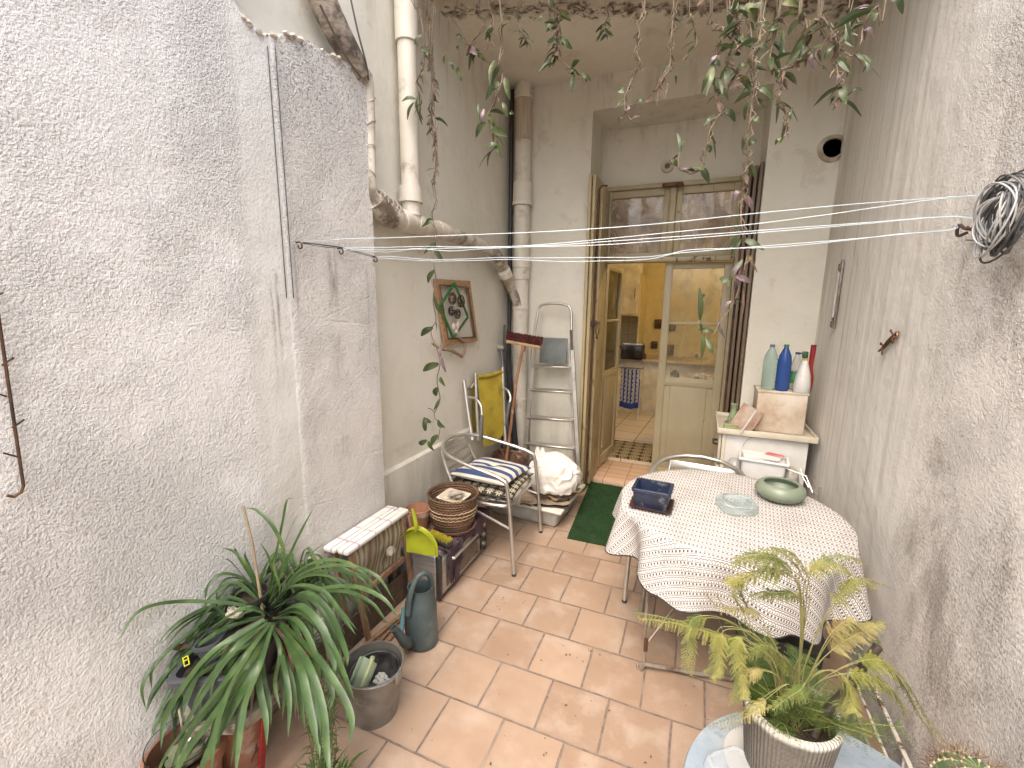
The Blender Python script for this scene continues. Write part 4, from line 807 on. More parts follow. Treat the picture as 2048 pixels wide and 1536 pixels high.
part('handle', MB().tube([hm+V((-.005, 0, -.02)), PY(1033, 760, yb_-.06), PY(1013, 920, yb_-.16)], .0125, 10).lathe([(.0, -.06), (.016, -.055), (.02, -.02), (.018, 0)], hm+V((-.002, 0, -.015)), 12), simple('broom_handle', (.30, .15, .08), (.2, .09, .05), .45, sca=(6, 6, 1), dirt=(.45, .3, .18)), t)
# dark poles in the corner
M_BLK = simple('black_rod', (.02, .02, .021), (.04, .038, .036), .4)
solo('thin_pole', MB().tube([PY(1009, 650, 3.55), PY(1004, 900, 3.42)], .009, 8), M_BLK, 'thin black pole standing in the corner, furthest left', 'pole')
solo('closed_parasol', MB().tube([PY(1015, 658, 3.54), PY(1017, 720, 3.5), PY(1022, 800, 3.47), PY(1034, 930, 3.42)], [.006, .022, .03, .026], 10, 3), simple('black_cloth', (.018, .018, .022), rough=.8), 'closed black parasol standing in the corner behind the broom', 'parasol')
t = thing('tripod_pole', 'grey metal pole with a knob standing behind the yellow chair', 'pole', PY(1015, 900, 3.45))
part('pole', MB().tube([PY(1003, 700, 3.5), PY(1008, 760, 3.48), PY(1018, 890, 3.4)], .013, 10), simple('gunmetal', (.13, .14, .14), (.2, .2, .2), .4, .5), t)
part('knob', MB().tube([PY(990, 692, 3.5), PY(998, 694, 3.5), PY(1008, 695, 3.5)], [.016, .024, .018], 12), simple('worn_knob', (.42, .39, .34), (.3, .27, .23), .5), t)
# folded chair with yellow canvas
M_YEL = simple('yellow_canvas', (.38, .29, .025), (.30, .22, .02), .85, bscale=250, bump=.0008, dirt=(.2, .15, .03))
t = thing('folding_chair', 'folded metal chair with faded yellow canvas leaning against the side wall', 'folding chair', (-1.45, 3.15, 0))
yc = 3.12
A = PY(941, 775, yc-.22); Bq = PY(951, 750, yc-.05)
part('tube_frame', MB().tube([PY(928, 760, 2.85), PY(935, 815, 2.82), PY(945, 880, 2.78)], .0135, 10), M_ALU, t)
part('tube_frame', MB().tube([PY(951, 746, 3.0), PY(953, 810, 2.97), PY(957, 880, 2.93)], .0135, 10), M_ALU, t)
part('tube_frame', MB().tube([PY(1005, 734, 3.28), PY(1007, 800, 3.25), PY(1011, 890, 3.2)], .0125, 10), M_ALU, t)
part('tube_frame', MB().tube([PY(931, 775, 2.86), PY(940, 776, 2.95), PY(951, 764, 3.01)], .011, 8), M_ALU, t)
c1, c2, c3, c4 = PY(956, 751, 3.0), PY(1005, 741, 3.28), PY(1009, 868, 3.2), PY(968, 890, 2.98)
def canvas(a, b_):
    top = c1+(c2-c1)*a; bot = c4+(c3-c4)*a+V((0, 0, -.04*sin(pi*a))); p_ = top+(bot-top)*b_
    return p_+V((.02*sin(pi*b_)-.01, -.03*sin(pi*b_*.9), 0))*(.6+.4*sin(a*pi))+V((0, 0, -.006*sin(a*pi)*(1-b_)))
part('canvas', MB().grid(canvas, 14, 18), M_YEL, t)
part('canvas_hem', MB().tube([c1+V((0, 0, -.01)), (c1+c2)/2+V((.0, -.004, -.018)), c2+V((0, 0, -.008))], .016, 10, 4), M_YEL, t)
part('rear_canvas', MB().grid(lambda a, b_: PY(943, 766, 2.96)+(PY(953, 756, 3.04)-PY(943, 766, 2.96))*a+V((0, .0, -.42*b_)), 3, 6), M_YEL, t)
M_ARM = simple('grey_armrest', (.10, .10, .095), (.14, .135, .13), .6)
for pts in (((938, 794), (952, 798), (962, 812), (964, 832)), ((1009, 776), (1017, 783), (1021, 796), (1019, 806))):
    Y_ = 2.85 if pts[0][0] < 1000 else 3.2
    pp = [PY(x, y, Y_-.02*i) for i, (x, y) in enumerate(pts)]
    part('arm_tube', MB().tube(pp, .010, 10, 5), M_ALU, t)
    e = pp[-1]; part('armrest', MB().rod(e+V((0, 0, .01)), e+V((-.01 if Y_ < 3 else -.03, 0, -.19)), .03, .022, bev=.006), M_ARM, t)
# ================================================================== ALUMINIUM ARMCHAIRS
def armchair(M4, lab, legs=True):
    t = thing('armchair', lab, 'chair', M4.translation, 'aluminium bistro armchairs')
    r = .0125
    for s_ in (-1, 1):
        side = [(.29, .285*s_, 0), (.265, .28*s_, .3), (.235, .275*s_, .56), (.20, .272*s_, .605), (.12, .27*s_, .63), (-.05, .262*s_, .665), (-.20, .225*s_, .70), (-.285, .12*s_, .722), (-.31, 0, .73)]
        part('arm_rail', xf(MB().tube([V(p) for p in side], r, 12, 6), M4), M_ALU, t)
    for s_ in (-1, 1):
        part('rear_leg', xf(MB().tube([(-.27, .21*s_, 0), (-.2, .205*s_, .25), (-.16, .20*s_, .43), (-.23, .185*s_, .60), (-.265, .18*s_, .705)], r*.9, 10, 5), M4), M_ALU, t)
        part('foot_cap', xf(MB().lathe([(.0145, 0), (.0145, .014), (.013, .016)], (.29, .285*s_, -.001), 12), M4), M_BLK, t)
    sf = [(.17, -.25, .425), (.235, -.19, .425), (.245, 0, .425), (.235, .19, .425), (.17, .25, .425), (-.1, .24, .425), (-.19, .2, .43)]
    part('seat_frame', xf(MB().tube([(-.19, -.2, .43), (-.1, -.24, .425)]+sf, r*.9, 10, 4).tube([(.265, .28, .3), (0, .25, .37), (-.19, .2, .42)], .008, 8).tube([(.265, -.28, .3), (0, -.25, .37), (-.19, -.2, .42)], .008, 8), M4), M_ALU, t)
    for k in range(6): part('seat_slat', xf(MB().box((-.17+.068*k, 0, .437), (.055, .44-.01*abs(k-3), .008), bev=.003), M4), M_ALU, t)
    for k in range(4):
        z = .475+.066*k; x = -.185-.075*((z-.43)/.28); part('back_slat', xf(MB().box((x, 0, z), (.010, .375, .052), Matrix.Rotation(R(-15), 3, 'Y'), bev=.003), M4), M_ALU, t)
    return t
C1 = Matrix.Translation((-1.222, 2.585, 0)) @ Matrix.Rotation(R(2), 4, 'Z')
armchair(C1, 'aluminium armchair stacked with cushions beside the corner, facing the table')
C2 = Matrix.Translation((PZ(1393, 910, .73).x+.0, PZ(1393, 912, .73).y-.31, 0)) @ Matrix.Rotation(R(-97), 4, 'Z')
armchair(C2, 'aluminium armchair tucked under the far side of the draped table')
# cushions
def cushion(M4, L, W_, H, sag=.02, tuft=.012, n=26):
    m = MB()
    def f(a, b_, s_):
        x, y = (a-.5)*2, (b_-.5)*2; e = max(0, (1-abs(x)**3.5)*(1-abs(y)**3.5))**.45
        pin = .93+.07*(x*x*y*y)
        tf = sum(math.exp(-((x-cx_)**2+(y-cy_)**2)/.03) for cx_, cy_ in ((0, 0),))*tuft
        return V((x*L/2*(1-.05*(1-y*y)*0)*pin, y*W_/2*pin, s_*H/2*e-(tf if s_ > 0 else 0)+sag*(x*x)*.0-.004*sin(x*5+y*3)*e))
    m.grid(lambda a, b_: f(a, b_, 1), n, n, lambda a, b_: (a, b_)); m.grid(lambda a, b_: f(a, b_, -1)+V((0, 0, -.0002)), n, n, lambda a, b_: (a, b_))
    bmesh.ops.remove_doubles(m.b, verts=m.b.verts, dist=.0008); return xf(m, M4)
g = G('blue_striped_cotton'); u = g.sep(g.uv())
sv = g.math('FRACT', g.math('ADD', g.math('MULTIPLY', u[0], 4.7), .12)); sm_ = g.math('LESS_THAN', g.math('ABSOLUTE', g.math('SUBTRACT', sv, .5)), .24)
M_STR = g.bsdf(g.mix(sm_, g.mix(g.step(g.noise(g.obj(), 9, 4), .4, .7), (.66, .62, .53), (.52, .47, .38)), (.035, .065, .165)), .9, normal=g.bump(g.noise(g.obj(), 500, 2), .0008, .6))
g = G('dark_flowered_cloth'); u = g.map(g.uv(), (7, 7, 7)); us = g.sep(u); fx = g.math('SUBTRACT', g.math('FRACT', us[0]), .5); fy = g.math('SUBTRACT', g.math('FRACT', us[1]), .5)
rr__ = g.math('SQRT', g.math('ADD', g.math('MULTIPLY', fx, fx), g.math('MULTIPLY', fy, fy))); aa = g.math('ARCTAN2', fy, fx)
pet = g.math('LESS_THAN', rr__, g.math('MULTIPLY_ADD', g.math('ABSOLUTE', g.math('SINE', g.math('MULTIPLY', aa, 4))), .32, .12)); ctr = g.math('GREATER_THAN', rr__, .09)
vo = g.math('LESS_THAN', g.voro(u, 5), .16)
M_FLW = g.bsdf(g.mix(g.math('MAXIMUM', g.math('MULTIPLY', pet, ctr), vo), (.03, .024, .018), (.50, .45, .32)), .9)
seat = C1 @ Matrix.Translation((.02, 0, .468))
solo('flowered_cushion', cushion(seat @ Matrix.Rotation(R(1), 4, 'Z'), .46, .47, .05, tuft=0), M_FLW, 'flat dark cushion with pale flowers on the armchair, under the striped one', 'cushion')
solo('striped_cushion', cushion(C1 @ Matrix.Translation((.01, .02, .532)) @ Matrix.Rotation(R(84), 4, 'Z') @ Matrix.Rotation(R(3), 4, 'Y'), .42, .42, .085, tuft=.022), M_STR, 'blue and cream striped cushion on top of the armchair', 'cushion')
# ================================================================== BOX, BAG, PAPERS, HANDBAG
t = thing('storage_box', 'shallow translucent plastic storage box with a cream lid on the floor behind the armchair', 'storage box', (-1.1, 3.23, 0))
t['label'] = 'shallow translucent plastic box with cream lid, on the floor behind the armchair'
Mbx = Matrix.Translation((-1.12, 3.235, 0)) @ Matrix.Rotation(R(-4), 4, 'Z')
part('tub', xf(MB().box((0, 0, .072), (.62, .54, .142), bev=.03, seg=3, taper=.9), Mbx), simple('cloudy_plastic', (.42, .41, .37), (.30, .29, .25), .35), t)
part('lid', xf(MB().box((0, 0, .152), (.68, .60, .026), bev=.011, seg=3), Mbx), simple('cream_lid', (.60, .58, .50), (.5, .47, .4), .45), t)
M_CARD = simple('crumpled_cardboard', (.40, .30, .20), (.30, .22, .14), .9, bscale=20, bump=.004)
rr3 = random.Random(9)
names = ['torn brown card on top of the plastic box, lowest in the pile', 'creased tan paper under the white bag', 'folded brown paper bag edge under the white bag', 'crumpled tan sheet poking out towards the door']
for i, (cx_, cy_, z, w_, d_, rz, c_) in enumerate(((-.98, 3.12, .172, .36, .34, 12, (.055, .05, .05)), (-.98, 3.06, .185, .36, .26, 20, (.40, .31, .22)), (-.93, 3.16, .205, .28, .26, -25, (.30, .20, .12)), (-.90, 3.22, .235, .24, .26, 35, (.42, .29, .17)))):
    m = MB(); sd_ = rr3.random()*20
    Mp = Matrix.Translation((cx_, cy_, z)) @ Matrix.Rotation(R(rz), 4, 'Z')
    m.grid(lambda a, b_: V(((a-.5)*w_, (b_-.5)*d_, .016*mnoise.noise(V((a*4+sd_, b_*4, 0)))+.006*sin(a*19+b_*7)+(.05*max(0, .35-b_) if i else 0))), 16, 16)
    r_ = bmesh.ops.extrude_face_region(m.b, geom=list(m.b.faces)); bmesh.ops.translate(m.b, verts=[v for v in r_['geom'] if isinstance(v, bmesh.types.BMVert)], vec=(0, 0, -.007))
    solo('folded_paper', xf(m, Mp), simple('paper%d' % i, c_, tuple(k*.7 for k in c_), .85, bscale=25, bump=.004), names[i], 'paper', 'papers piled on the plastic box')
m = MB().box((-.87, 3.2, .20), (.09, .22, .05), Matrix.Rotation(R(-20), 3, 'Z'), bev=.012)
solo('blue_packet', m, simple('navy_white_packet', (.04, .06, .16), (.5, .5, .52), .4, scale=25), 'navy and white packet at the door side of the paper pile', 'packet')
# white plastic bag
def bagmesh(c, rx, ry, rz_, seed, sub=5, amp=.10):
    m = MB(); q = bmesh.ops.create_icosphere(m.b, subdivisions=sub, radius=1)['verts']
    for v in q:
        d = v.co.normalized(); n1 = mnoise.noise(d*1.3+V((seed, 0, 0))); rd = 1-abs(mnoise.noise(d*2.6+V((0, seed, 0))))*1.4; rd2 = 1-abs(mnoise.noise(d*6+V((3, seed, 0))))*1.6
        k = 1+.18*n1+amp*rd*.9+.035*rd2
        z = d.z*k; z = max(z, -.62)+(.05*mnoise.noise(d*5) if z < -.62 else 0)
        v.co = V((d.x*k*rx, d.y*k*ry, z*rz_))+V(c)
    return m
g = G('white_carrier_bag'); o = g.obj()
g.bsdf(g.mix(g.step(g.noise(o, 5, 4), .35, .7), (.74, .72, .68), (.60, .57, .52)), .38, normal=g.bump(g.noise(o, 22, 5, .6, 1.2), .006, .5), spec=.45)
M_BAG = g.m
t = thing('carrier_bag', 'full white plastic carrier bag lying on the papers, left of the door', 'plastic bag', (-1.0, 3.2, .24))
bc = PY(1108, 942, 3.14)
m = bagmesh((bc.x, 3.13, bc.z-.035), .178, .15, .155, 4.2, 5, .16)
part('body', m, M_BAG, t)
m = MB()
e0 = PY(1150, 945, 3.1); m.lathe([(.045, 0), (.03, .03), (.012, .055), (0, .07)], e0+V((-.03, 0, -.01)), 10, rot=Matrix.Rotation(R(70), 3, 'Y'))
part('corner', m, M_BAG, t)
for x, y in ((1076, 893), (1086, 895)):
    p_ = PY(x, y, 3.18); part('bag_handle', MB().leaf([p_+V((.01, 0, -.09)), p_+V((0, 0, -.04)), p_], .07, V((0, -1, 0)), .3, 4, lambda t_: 1-.75*t_), M_BAG, t)
# handbag and wire basket behind the armchair
M_LTH = simple('brown_leather', (.17, .09, .055), (.11, .055, .035), .5)
t = thing('handbag', 'brown leather handbag standing behind the armchair', 'handbag', (-1.38, 3.3, .18))
hb = PY(1018, 918, 3.32)
m = MB().box((hb.x, 3.34, hb.z-.03), (.30, .12, .19), bev=.035, seg=3)
for v in m.b.verts: v.co.x += -.12*(v.co.z-hb.z)*(1 if v.co.x > hb.x else -1); v.co.y += .01*sin(v.co.x*30)
part('bag_body', m, M_LTH, t)
part('pocket', MB().box((hb.x-.02, 3.275, hb.z-.055), (.15, .03, .11), bev=.012), M_LTH, t)
part('zip', MB().tube([(hb.x-.11, 3.33, hb.z+.07), (hb.x, 3.32, hb.z+.076), (hb.x+.11, 3.33, hb.z+.07)], .006, 6, 4), simple('zip', (.3, .2, .1)), t)
for dx in (-.05, .06): part('handle', MB().tube([(hb.x+dx-.05, 3.27, hb.z-.02), (hb.x+dx-.02, 3.24, hb.z+.09), (hb.x+dx+.02, 3.24, hb.z+.09), (hb.x+dx+.05, 3.27, hb.z-.07)], .008, 8, 5), M_LTH, t)
m = MB(); c = PY(1050, 925, 3.3)
for k in range(9): m.tube([c+V((-.06+.016*k+.01*sin(a), .04*cos(a), .045*sin(a)+.02*sin(k)-.01)) for a in [i*2*pi/14 for i in range(15)]], .003, 5, cap=False)
m.tube([c+V((-.08, 0, .05)), c+V((.0, -.02, .08)), c+V((.09, 0, .05))], .003, 5, 4)
solo('wire_basket', m, simple('dark_red_wire', (.10, .035, .03), (.05, .04, .035), .4), 'small coiled dark wire basket between the handbag and the white bag', 'wire basket')
# ================================================================== WOODEN FOLDING STOOL AND BOARDS
g = G('plaid_cloth'); p = g.pos(); s3 = g.sep(p)
l1 = g.math('LESS_THAN', g.math('ABSOLUTE', g.math('SUBTRACT', g.math('FRACT', g.math('MULTIPLY', s3[1], 8.5)), .5)), .045)
l2 = g.math('LESS_THAN', g.math('ABSOLUTE', g.math('SUBTRACT', g.math('FRACT', g.math('MULTIPLY', s3[0], 17)), .5)), .05)
c = g.mix(l1, (.62, .61, .57), (.45, .32, .36)); c = g.mix(l2, c, (.24, .20, .30)); c = g.mix(g.step(g.noise(p, 6, 3), .55, .7), c, (.55, .58, .52))
M_PLAID = g.bsdf(c, .8)
g = G('streaked_cloth'); o = g.obj(); wv = g.wave(g.map(o, (1, 1, .25), rot=(.2, 0, 0)), 9, 9, 3, 'Y', dsc=1.2)
M_MARB = g.bsdf(g.mix(wv, g.mix(g.step(g.noise(o, 5, 3), .4, .6), (.34, .33, .24), (.26, .24, .17)), (.15, .10, .06)), .7, normal=g.bump(g.noise(o, 200, 2), .0008))
M_TEAK = simple('weathered_teak', (.26, .155, .09), (.17, .10, .06), .6, sca=(5, 5, 1), bump=.001, dirt=(.06, .04, .03), dthr=(.6, .75))
t = thing('folding_stool', 'folded wooden stool with a plaid padded top edge leaning by the left wall', 'stool', (-1.38, 1.62, 0))
zt_ = .555; F0, F1 = PZ(703, 1107, zt_), PZ(815, 1017, zt_); F0.x = F1.x = -1.355
part('padded_rail', MB().box((-1.388, (F0.y+F1.y)/2, zt_-.012), (.062, F1.y-F0.y, .026), bev=.009, seg=3), M_PLAID, t)
part('padded_rail', MB().box((-1.457, (F0.y+F1.y)/2-.01, zt_-.010), (.068, F1.y-F0.y, .026), bev=.009, seg=3), M_PLAID, t)
for (xa, ya), (xb, yb2) in (((-1.375, F0.y+.04), (-1.345, F0.y+.10)), ((-1.375, F1.y-.04), (-1.37, F1.y+.03)), ((-1.46, F0.y+.03), (-1.44, F0.y+.07)), ((-1.46, F1.y-.05), (-1.45, F1.y))):
    part('leg', MB().rod((xa, ya, zt_-.024), (xb, yb2, 0.0), .030, .018, up=(1, 0, 0), bev=.003), M_TEAK, t)
part('cloth_panel', MB().grid(lambda a, b_: V((-1.385+.012*sin(b_*5)+.006*sin(a*8), F0.y+.055+(F1.y-F0.y-.10)*a, zt_-.03-.24*b_)), 12, 12), M_MARB, t)
part('crossbar', MB().rod((-1.385, F0.y+.07, .27), (-1.385, F1.y-.03, .27), .022, .03, bev=.003), M_TEAK, t)
part('side_slat', MB().rod((-1.36, F1.y+.0, zt_-.04), (-1.33, F1.y+.09, 0.01), .022, .014, up=(1, 0, 0), bev=.002), M_TEAK, t)
part('knot', MB().ball((-1.36, F0.y+.30, .40), .028, 2, (.7, 1, .9), .6, 3), simple('cloth_knot', (.36, .33, .27), (.2, .17, .13), .9), t)
solo('dark_board', MB().rod((-1.43, 1.22, .08), (-1.41, 1.96, .08), .16, .014, up=(1, 0, 0), bev=.002), simple('dark_wet_wood', (.10, .065, .045), (.055, .038, .028), .6, sca=(4, 4, 4)), 'dark board standing on edge against the left wall behind the stool', 'board')
solo('white_edged_board', MB().rod((-1.485, 1.16, .12), (-1.485, 1.66, .12), .20, .010, up=(1, 0, 0), bev=.002), simple('chipped_white_paint', (.62, .60, .54), (.3, .27, .23), .7), 'chipped white edged board behind the dark board', 'board')
for i, (a, b_) in enumerate((((-1.315, 1.34, .012), (-1.325, 1.93, .012)), ((-1.285, 1.36, .010), (-1.285, 1.90, .010)), ((-1.345, 1.40, .045), (-1.30, 1.96, .012)))):
    solo('loose_lath', MB().rod(a, b_, .022, .016, bev=.002), M_TEAK, ['loose wooden lath on the floor, closest to the wall', 'loose wooden lath on the floor, closest to the watering can', 'wooden lath lying across the two others under the stool'][i], 'lath', 'loose laths under the stool')
# ================================================================== OVEN, CLOTH, POTS
M_STEEL = simple('brushed_steel', (.46, .44, .42), (.34, .325, .31), .32, .7, sca=(1, 1, 20), dirt=(.10, .08, .06), dthr=(.6, .8))
M_BLKP = simple('black_plastic', (.02, .02, .02), (.035, .035, .033), .35)
t = thing('countertop_oven', 'old steel countertop oven on the floor with its glass door facing the yard', 'oven', (-1.37, 2.19, 0))
ox0, ox1, oy0, oy1, oz0, oz1 = -1.555, -1.215, 1.89, 2.50, .022, .288
part('casing', MB().box(((ox0+ox1)/2, (oy0+oy1)/2, (oz0+oz1)/2), (ox1-ox0, oy1-oy0, oz1-oz0), bev=.016, seg=3), M_STEEL, t)
for y_ in (oy0+.022, oy1-.022): part('corner_trim', MB().box((ox1+.004, y_, (oz0+oz1)/2), (.034, .034, oz1-oz0-.004), bev=.012, seg=3), M_BLKP, t)
f = part('door', MB().box((ox1+.008, (oy0+oy1)/2-.03, .145), (.018, .47, .21), bev=.005), M_STEEL, t)
part('window', MB().box((ox1+.019, (oy0+oy1)/2-.03, .135), (.004, .39, .135), bev=.002), simple('oven_glass', (.07, .06, .05), (.11, .09, .075), .12), f)
part('door_handle', MB().tube([(ox1+.012, 2.0, .225), (ox1+.045, 2.01, .225), (ox1+.045, 2.30, .225), (ox1+.012, 2.31, .225)], .009, 8), M_STEEL, f)
part('control_strip', MB().box((ox1+.010, oy1-.065, .155), (.016, .05, .21), bev=.004), M_BLKP, t)
for z in (.09, .155, .22): part('knob', MB().lathe([(.016, 0), (.015, .014), (0, .016)], (ox1+.018, oy1-.065, z), 14, rot=Matrix.Rotation(R(90), 3, 'Y')), M_STEEL, t)
for y_ in (oy0+.04, oy1-.04):
    for x_ in (ox0+.04, ox1-.04): part('foot', MB().lathe([(.014, 0), (.018, .024)], (x_, y_, 0), 10), M_BLKP, t)
# mauve cloth draped over it
M_MAUVE = simple('dark_mauve_cloth', (.075, .045, .055), (.045, .028, .034), .95, bscale=70, bump=.004)
def mcl(a, b_):   # a: across (towards front), b: along Y
    y = 1.96+.56*b_; w_ = .425+.04*sin(b_*11)+(.07 if b_ < .28 else 0)*sin(min(1, b_/.28)*pi)+.02*mnoise.noise(V((b_*9, 0, 0)))
    s_ = a*w_; xw_ = ox0+.02; L1 = ox1+.022-xw_
    n_ = .005*mnoise.noise(V((a*7, b_*7, 1)))+.005*sin(b_*30)*max(0, a-.6)
    if s_ < L1: return V((xw_+s_, y, oz1+.006+abs(n_)))
    return V((ox1+.030+n_*2.5, y+.012*sin(a*9), oz1+.003-(s_-L1)))
m = MB().grid(mcl, 30, 36); solo('mauve_cloth', m, M_MAUVE, 'dark mauve cloth spread over the oven and hanging over its door', 'cloth')
m = MB(); rr5 = random.Random(8)
for k in range(26):
    b_ = .02+.3*rr5.random(); p_ = mcl(1, b_); m.tube([p_, p_+V((.004, rr5.uniform(-.01, .01), -.02)), p_+V((rr5.uniform(-.005, .01), rr5.uniform(-.015, .015), -rr5.uniform(.025, .05)))], .0028, 4, 3)
m.leaf([mcl(.9, .13)+V((.006, 0, 0)), mcl(1, .14)+V((.012, 0, -.02)), mcl(1, .15)+V((.01, 0, -.06))], .06, V((1, 0, 0)), .3, 4)
stuff(solo('cloth_fringe', m, M_MAUVE, 'frayed fringe of the mauve cloth', None)); bpy.data.objects['cloth_fringe'].parent = bpy.data.objects['mauve_cloth']
bpy.data.objects['cloth_fringe'].location -= bpy.data.objects['mauve_cloth'].location
M_TERRA = simple('terracotta', (.34, .165, .10), (.26, .12, .07), .75, dirt=(.42, .33, .26), dthr=(.52, .68), bump=.002)
M_TERRA2 = simple('dark_terracotta', (.20, .105, .07), (.13, .07, .05), .75, dirt=(.05, .04, .03))
def saucer(c, r, lab):
    return solo('saucer', MB().lathe([(0, .004), (r*.8, .004), (r*.93, .022), (r, .024), (r*.97, .017), (r*.85, -.0), (0, 0)], c, 36), M_TERRA2, lab, 'saucer', 'plant saucers on the oven')
ztop = oz1+.013
saucer((-1.285, 2.205, ztop), .142, 'wide dark terracotta saucer on the mauve cloth under the wicker basket')
saucer((-1.455, 2.085, ztop), .10, 'dark terracotta saucer on the mauve cloth under the small clay pot')
c = V((-1.455, 2.085, ztop+.008))
t = thing('clay_pot', 'small empty terracotta pot on a saucer at the left end of the oven', 'plant pot', c)
part('pot_body', MB().lathe([(0, 0), (.048, 0), (.068, .10), (.076, .10), (.080, .135), (.072, .137), (.069, .12), (.045, .02), (0, .018)], c, 36), M_TERRA, t)
# woven basket
g = G('woven_wicker'); o = g.obj(); s_ = g.sep(o); an = g.math('ARCTAN2', s_[1], s_[0])
row = g.math('MULTIPLY', s_[2], 62); sl2 = g.math('SINE', g.math('ADD', g.math('MULTIPLY', an, 44), g.math('MULTIPLY', g.math('FLOOR', row), 3.14)))
rw = g.math('SINE', g.math('MULTIPLY', row, 6.283)); wvv = g.math('ADD', g.math('MULTIPLY', rw, .6), g.math('MULTIPLY', sl2, .4))
cb = g.mix(g.step(g.noise(g.map(o, (1, 1, 5)), 8, 4), .4, .65), (.11, .055, .026), (.21, .125, .065)); cb = g.mix(g.step(wvv, -.1, -.8), cb, (.05, .028, .015))
M_WICK = g.bsdf(cb, .7, normal=g.bump(wvv, .005, .8))
c = V((-1.285, 2.205, ztop+.006))
t = thing('wicker_basket', 'round woven brown wicker basket standing on the oven', 'basket', c)
prof = [(0, .002), (.112, .002), (.128, .05), (.142, .12), (.150, .19), (.155, .212), (.150, .216), (.143, .21), (.135, .12), (.118, .03), (0, .025)]
part('basket_body', MB().lathe(prof, c, 56, wob=.006), M_WICK, t)
part('basket_rim', MB().tube([c+V((.151*cos(a), .151*sin(a), .214)) for a in [i*2*pi/40 for i in range(41)]], .007, 8), M_WICK, t)
stuff(part('pale_bands', MB().tube([c+V(((.1435)*cos(a), (.1435)*sin(a), .115+.002*sin(a*30))) for a in [i*2*pi/120 for i in range(121)]], .003, 4).tube([c+V(((.1395)*cos(a), (.1395)*sin(a), .095+.002*sin(a*30+2))) for a in [i*2*pi/120 for i in range(121)]], .003, 4).tube([c+V(((.147)*cos(a), (.147)*sin(a), .14+.002*sin(a*30+4))) for a in [i*2*pi/120 for i in range(121)]], .003, 4), simple('pale_raffia', (.42, .32, .2), (.3, .2, .12), .8), t))
def dish(nm, ctr, w_, d_, h, wall, rz, mt, lab, cat, tilt=0, flare=.85, group=None):
    M4_ = Matrix.Translation(ctr) @ Matrix.Rotation(R(rz), 4, 'Z') @ Matrix.Rotation(R(tilt), 4, 'X'); m = MB()
    def ring(s, z, k): return [m.b.verts.new(V((x*(w_/2*s-k), y*(d_/2*s-k), z))) for x, y in rr_pts]
    rr_pts = []
    for cx_, cy_, a0 in ((1, 1, 0), (-1, 1, 90), (-1, -1, 180), (1, -1, 270)):
        for k in range(5): a = R(a0+90*k/4); rr_pts.append((cx_*.86+.14*cos(a), cy_*.86+.14*sin(a)))
    R_ = [ring(flare, 0, 0), ring(.97, h*.8, 0), ring(1.04, h*.84, 0), ring(1.04, h*.985, 0), ring(1.02, h, 0), ring(.98, h, wall), ring(flare, wall*1.2, wall)]
    n = len(rr_pts)
    for a, b_ in zip(R_, R_[1:]):
        for k in range(n): m.b.faces.new((a[k], a[(k+1) % n], b_[(k+1) % n], b_[k]))
    m.b.faces.new(R_[0][::-1]); m.b.faces.new(R_[-1])
    return solo(nm, xf(m, M4_), mt, lab, cat, group)
dish('ceramic_dish', (-1.275, 2.20, ztop+.178), .165, .13, .03, .008, -8, simple('cream_glaze', (.58, .52, .40), (.46, .39, .28), .25, dirt=(.2, .13, .07), dthr=(.5, .62)), 'cream rectangular ceramic dish lying tilted in the wicker basket', 'dish', 6)
solo('crumpled_paper', MB().ball((-1.265, 2.20, ztop+.215), .035, 3, (1.3, 1, .5), .8, 2), simple('grey_paper', (.34, .31, .26), (.2, .17, .13), .8), 'crumpled grey scrap lying in the cream ceramic dish', 'scrap')
# stick through the basket : its dark filling
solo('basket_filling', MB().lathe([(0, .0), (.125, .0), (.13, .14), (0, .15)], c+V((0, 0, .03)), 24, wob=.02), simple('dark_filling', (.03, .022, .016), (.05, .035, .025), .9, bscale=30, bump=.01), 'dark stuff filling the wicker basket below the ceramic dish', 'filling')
# yellow dustpan
M_LIME = simple('lime_plastic', (.33, .37, .02), (.24, .27, .02), .4)
t = thing('dustpan', 'lime yellow plastic dustpan standing on edge between the stool and the oven', 'dustpan', PY(845, 1110, 1.80))
dy = 1.80; dp = [(811, 1070), (818, 1060), (832, 1056), (846, 1064), (858, 1080), (865, 1098), (866, 1120), (850, 1117), (832, 1110), (813, 1104)]
base_ = [PY(x, y, dy) for x, y in dp]; base_ = [V((p_.x, dy+.0+.25*(p_.x-base_[0].x), p_.z)) for p_ in base_]
part('pan', MB().prism(base_, (.0, .004, 0)), M_LIME, t)
part('pan_wall', MB().tube([p_+V((0, -.004, 0)) for p_ in base_[:7]], .006, 8, 3).grid(lambda a, b_: (lambda q_, n_: q_+V((0, -.055*b_*(1-a*.7), .004*b_)))(catmull(base_[:7], 4)[min(24, int(a*24))], 0), 24, 3), M_LIME, t)
part('handle', MB().tube([PY(832, 1062, dy-.01), PY(832, 1050, dy-.02), PY(829, 1035, dy-.025), PY(825, 1018, dy-.03)], [.010, .011, .010, .007], 10, 5, flat=.7), M_LIME, t)
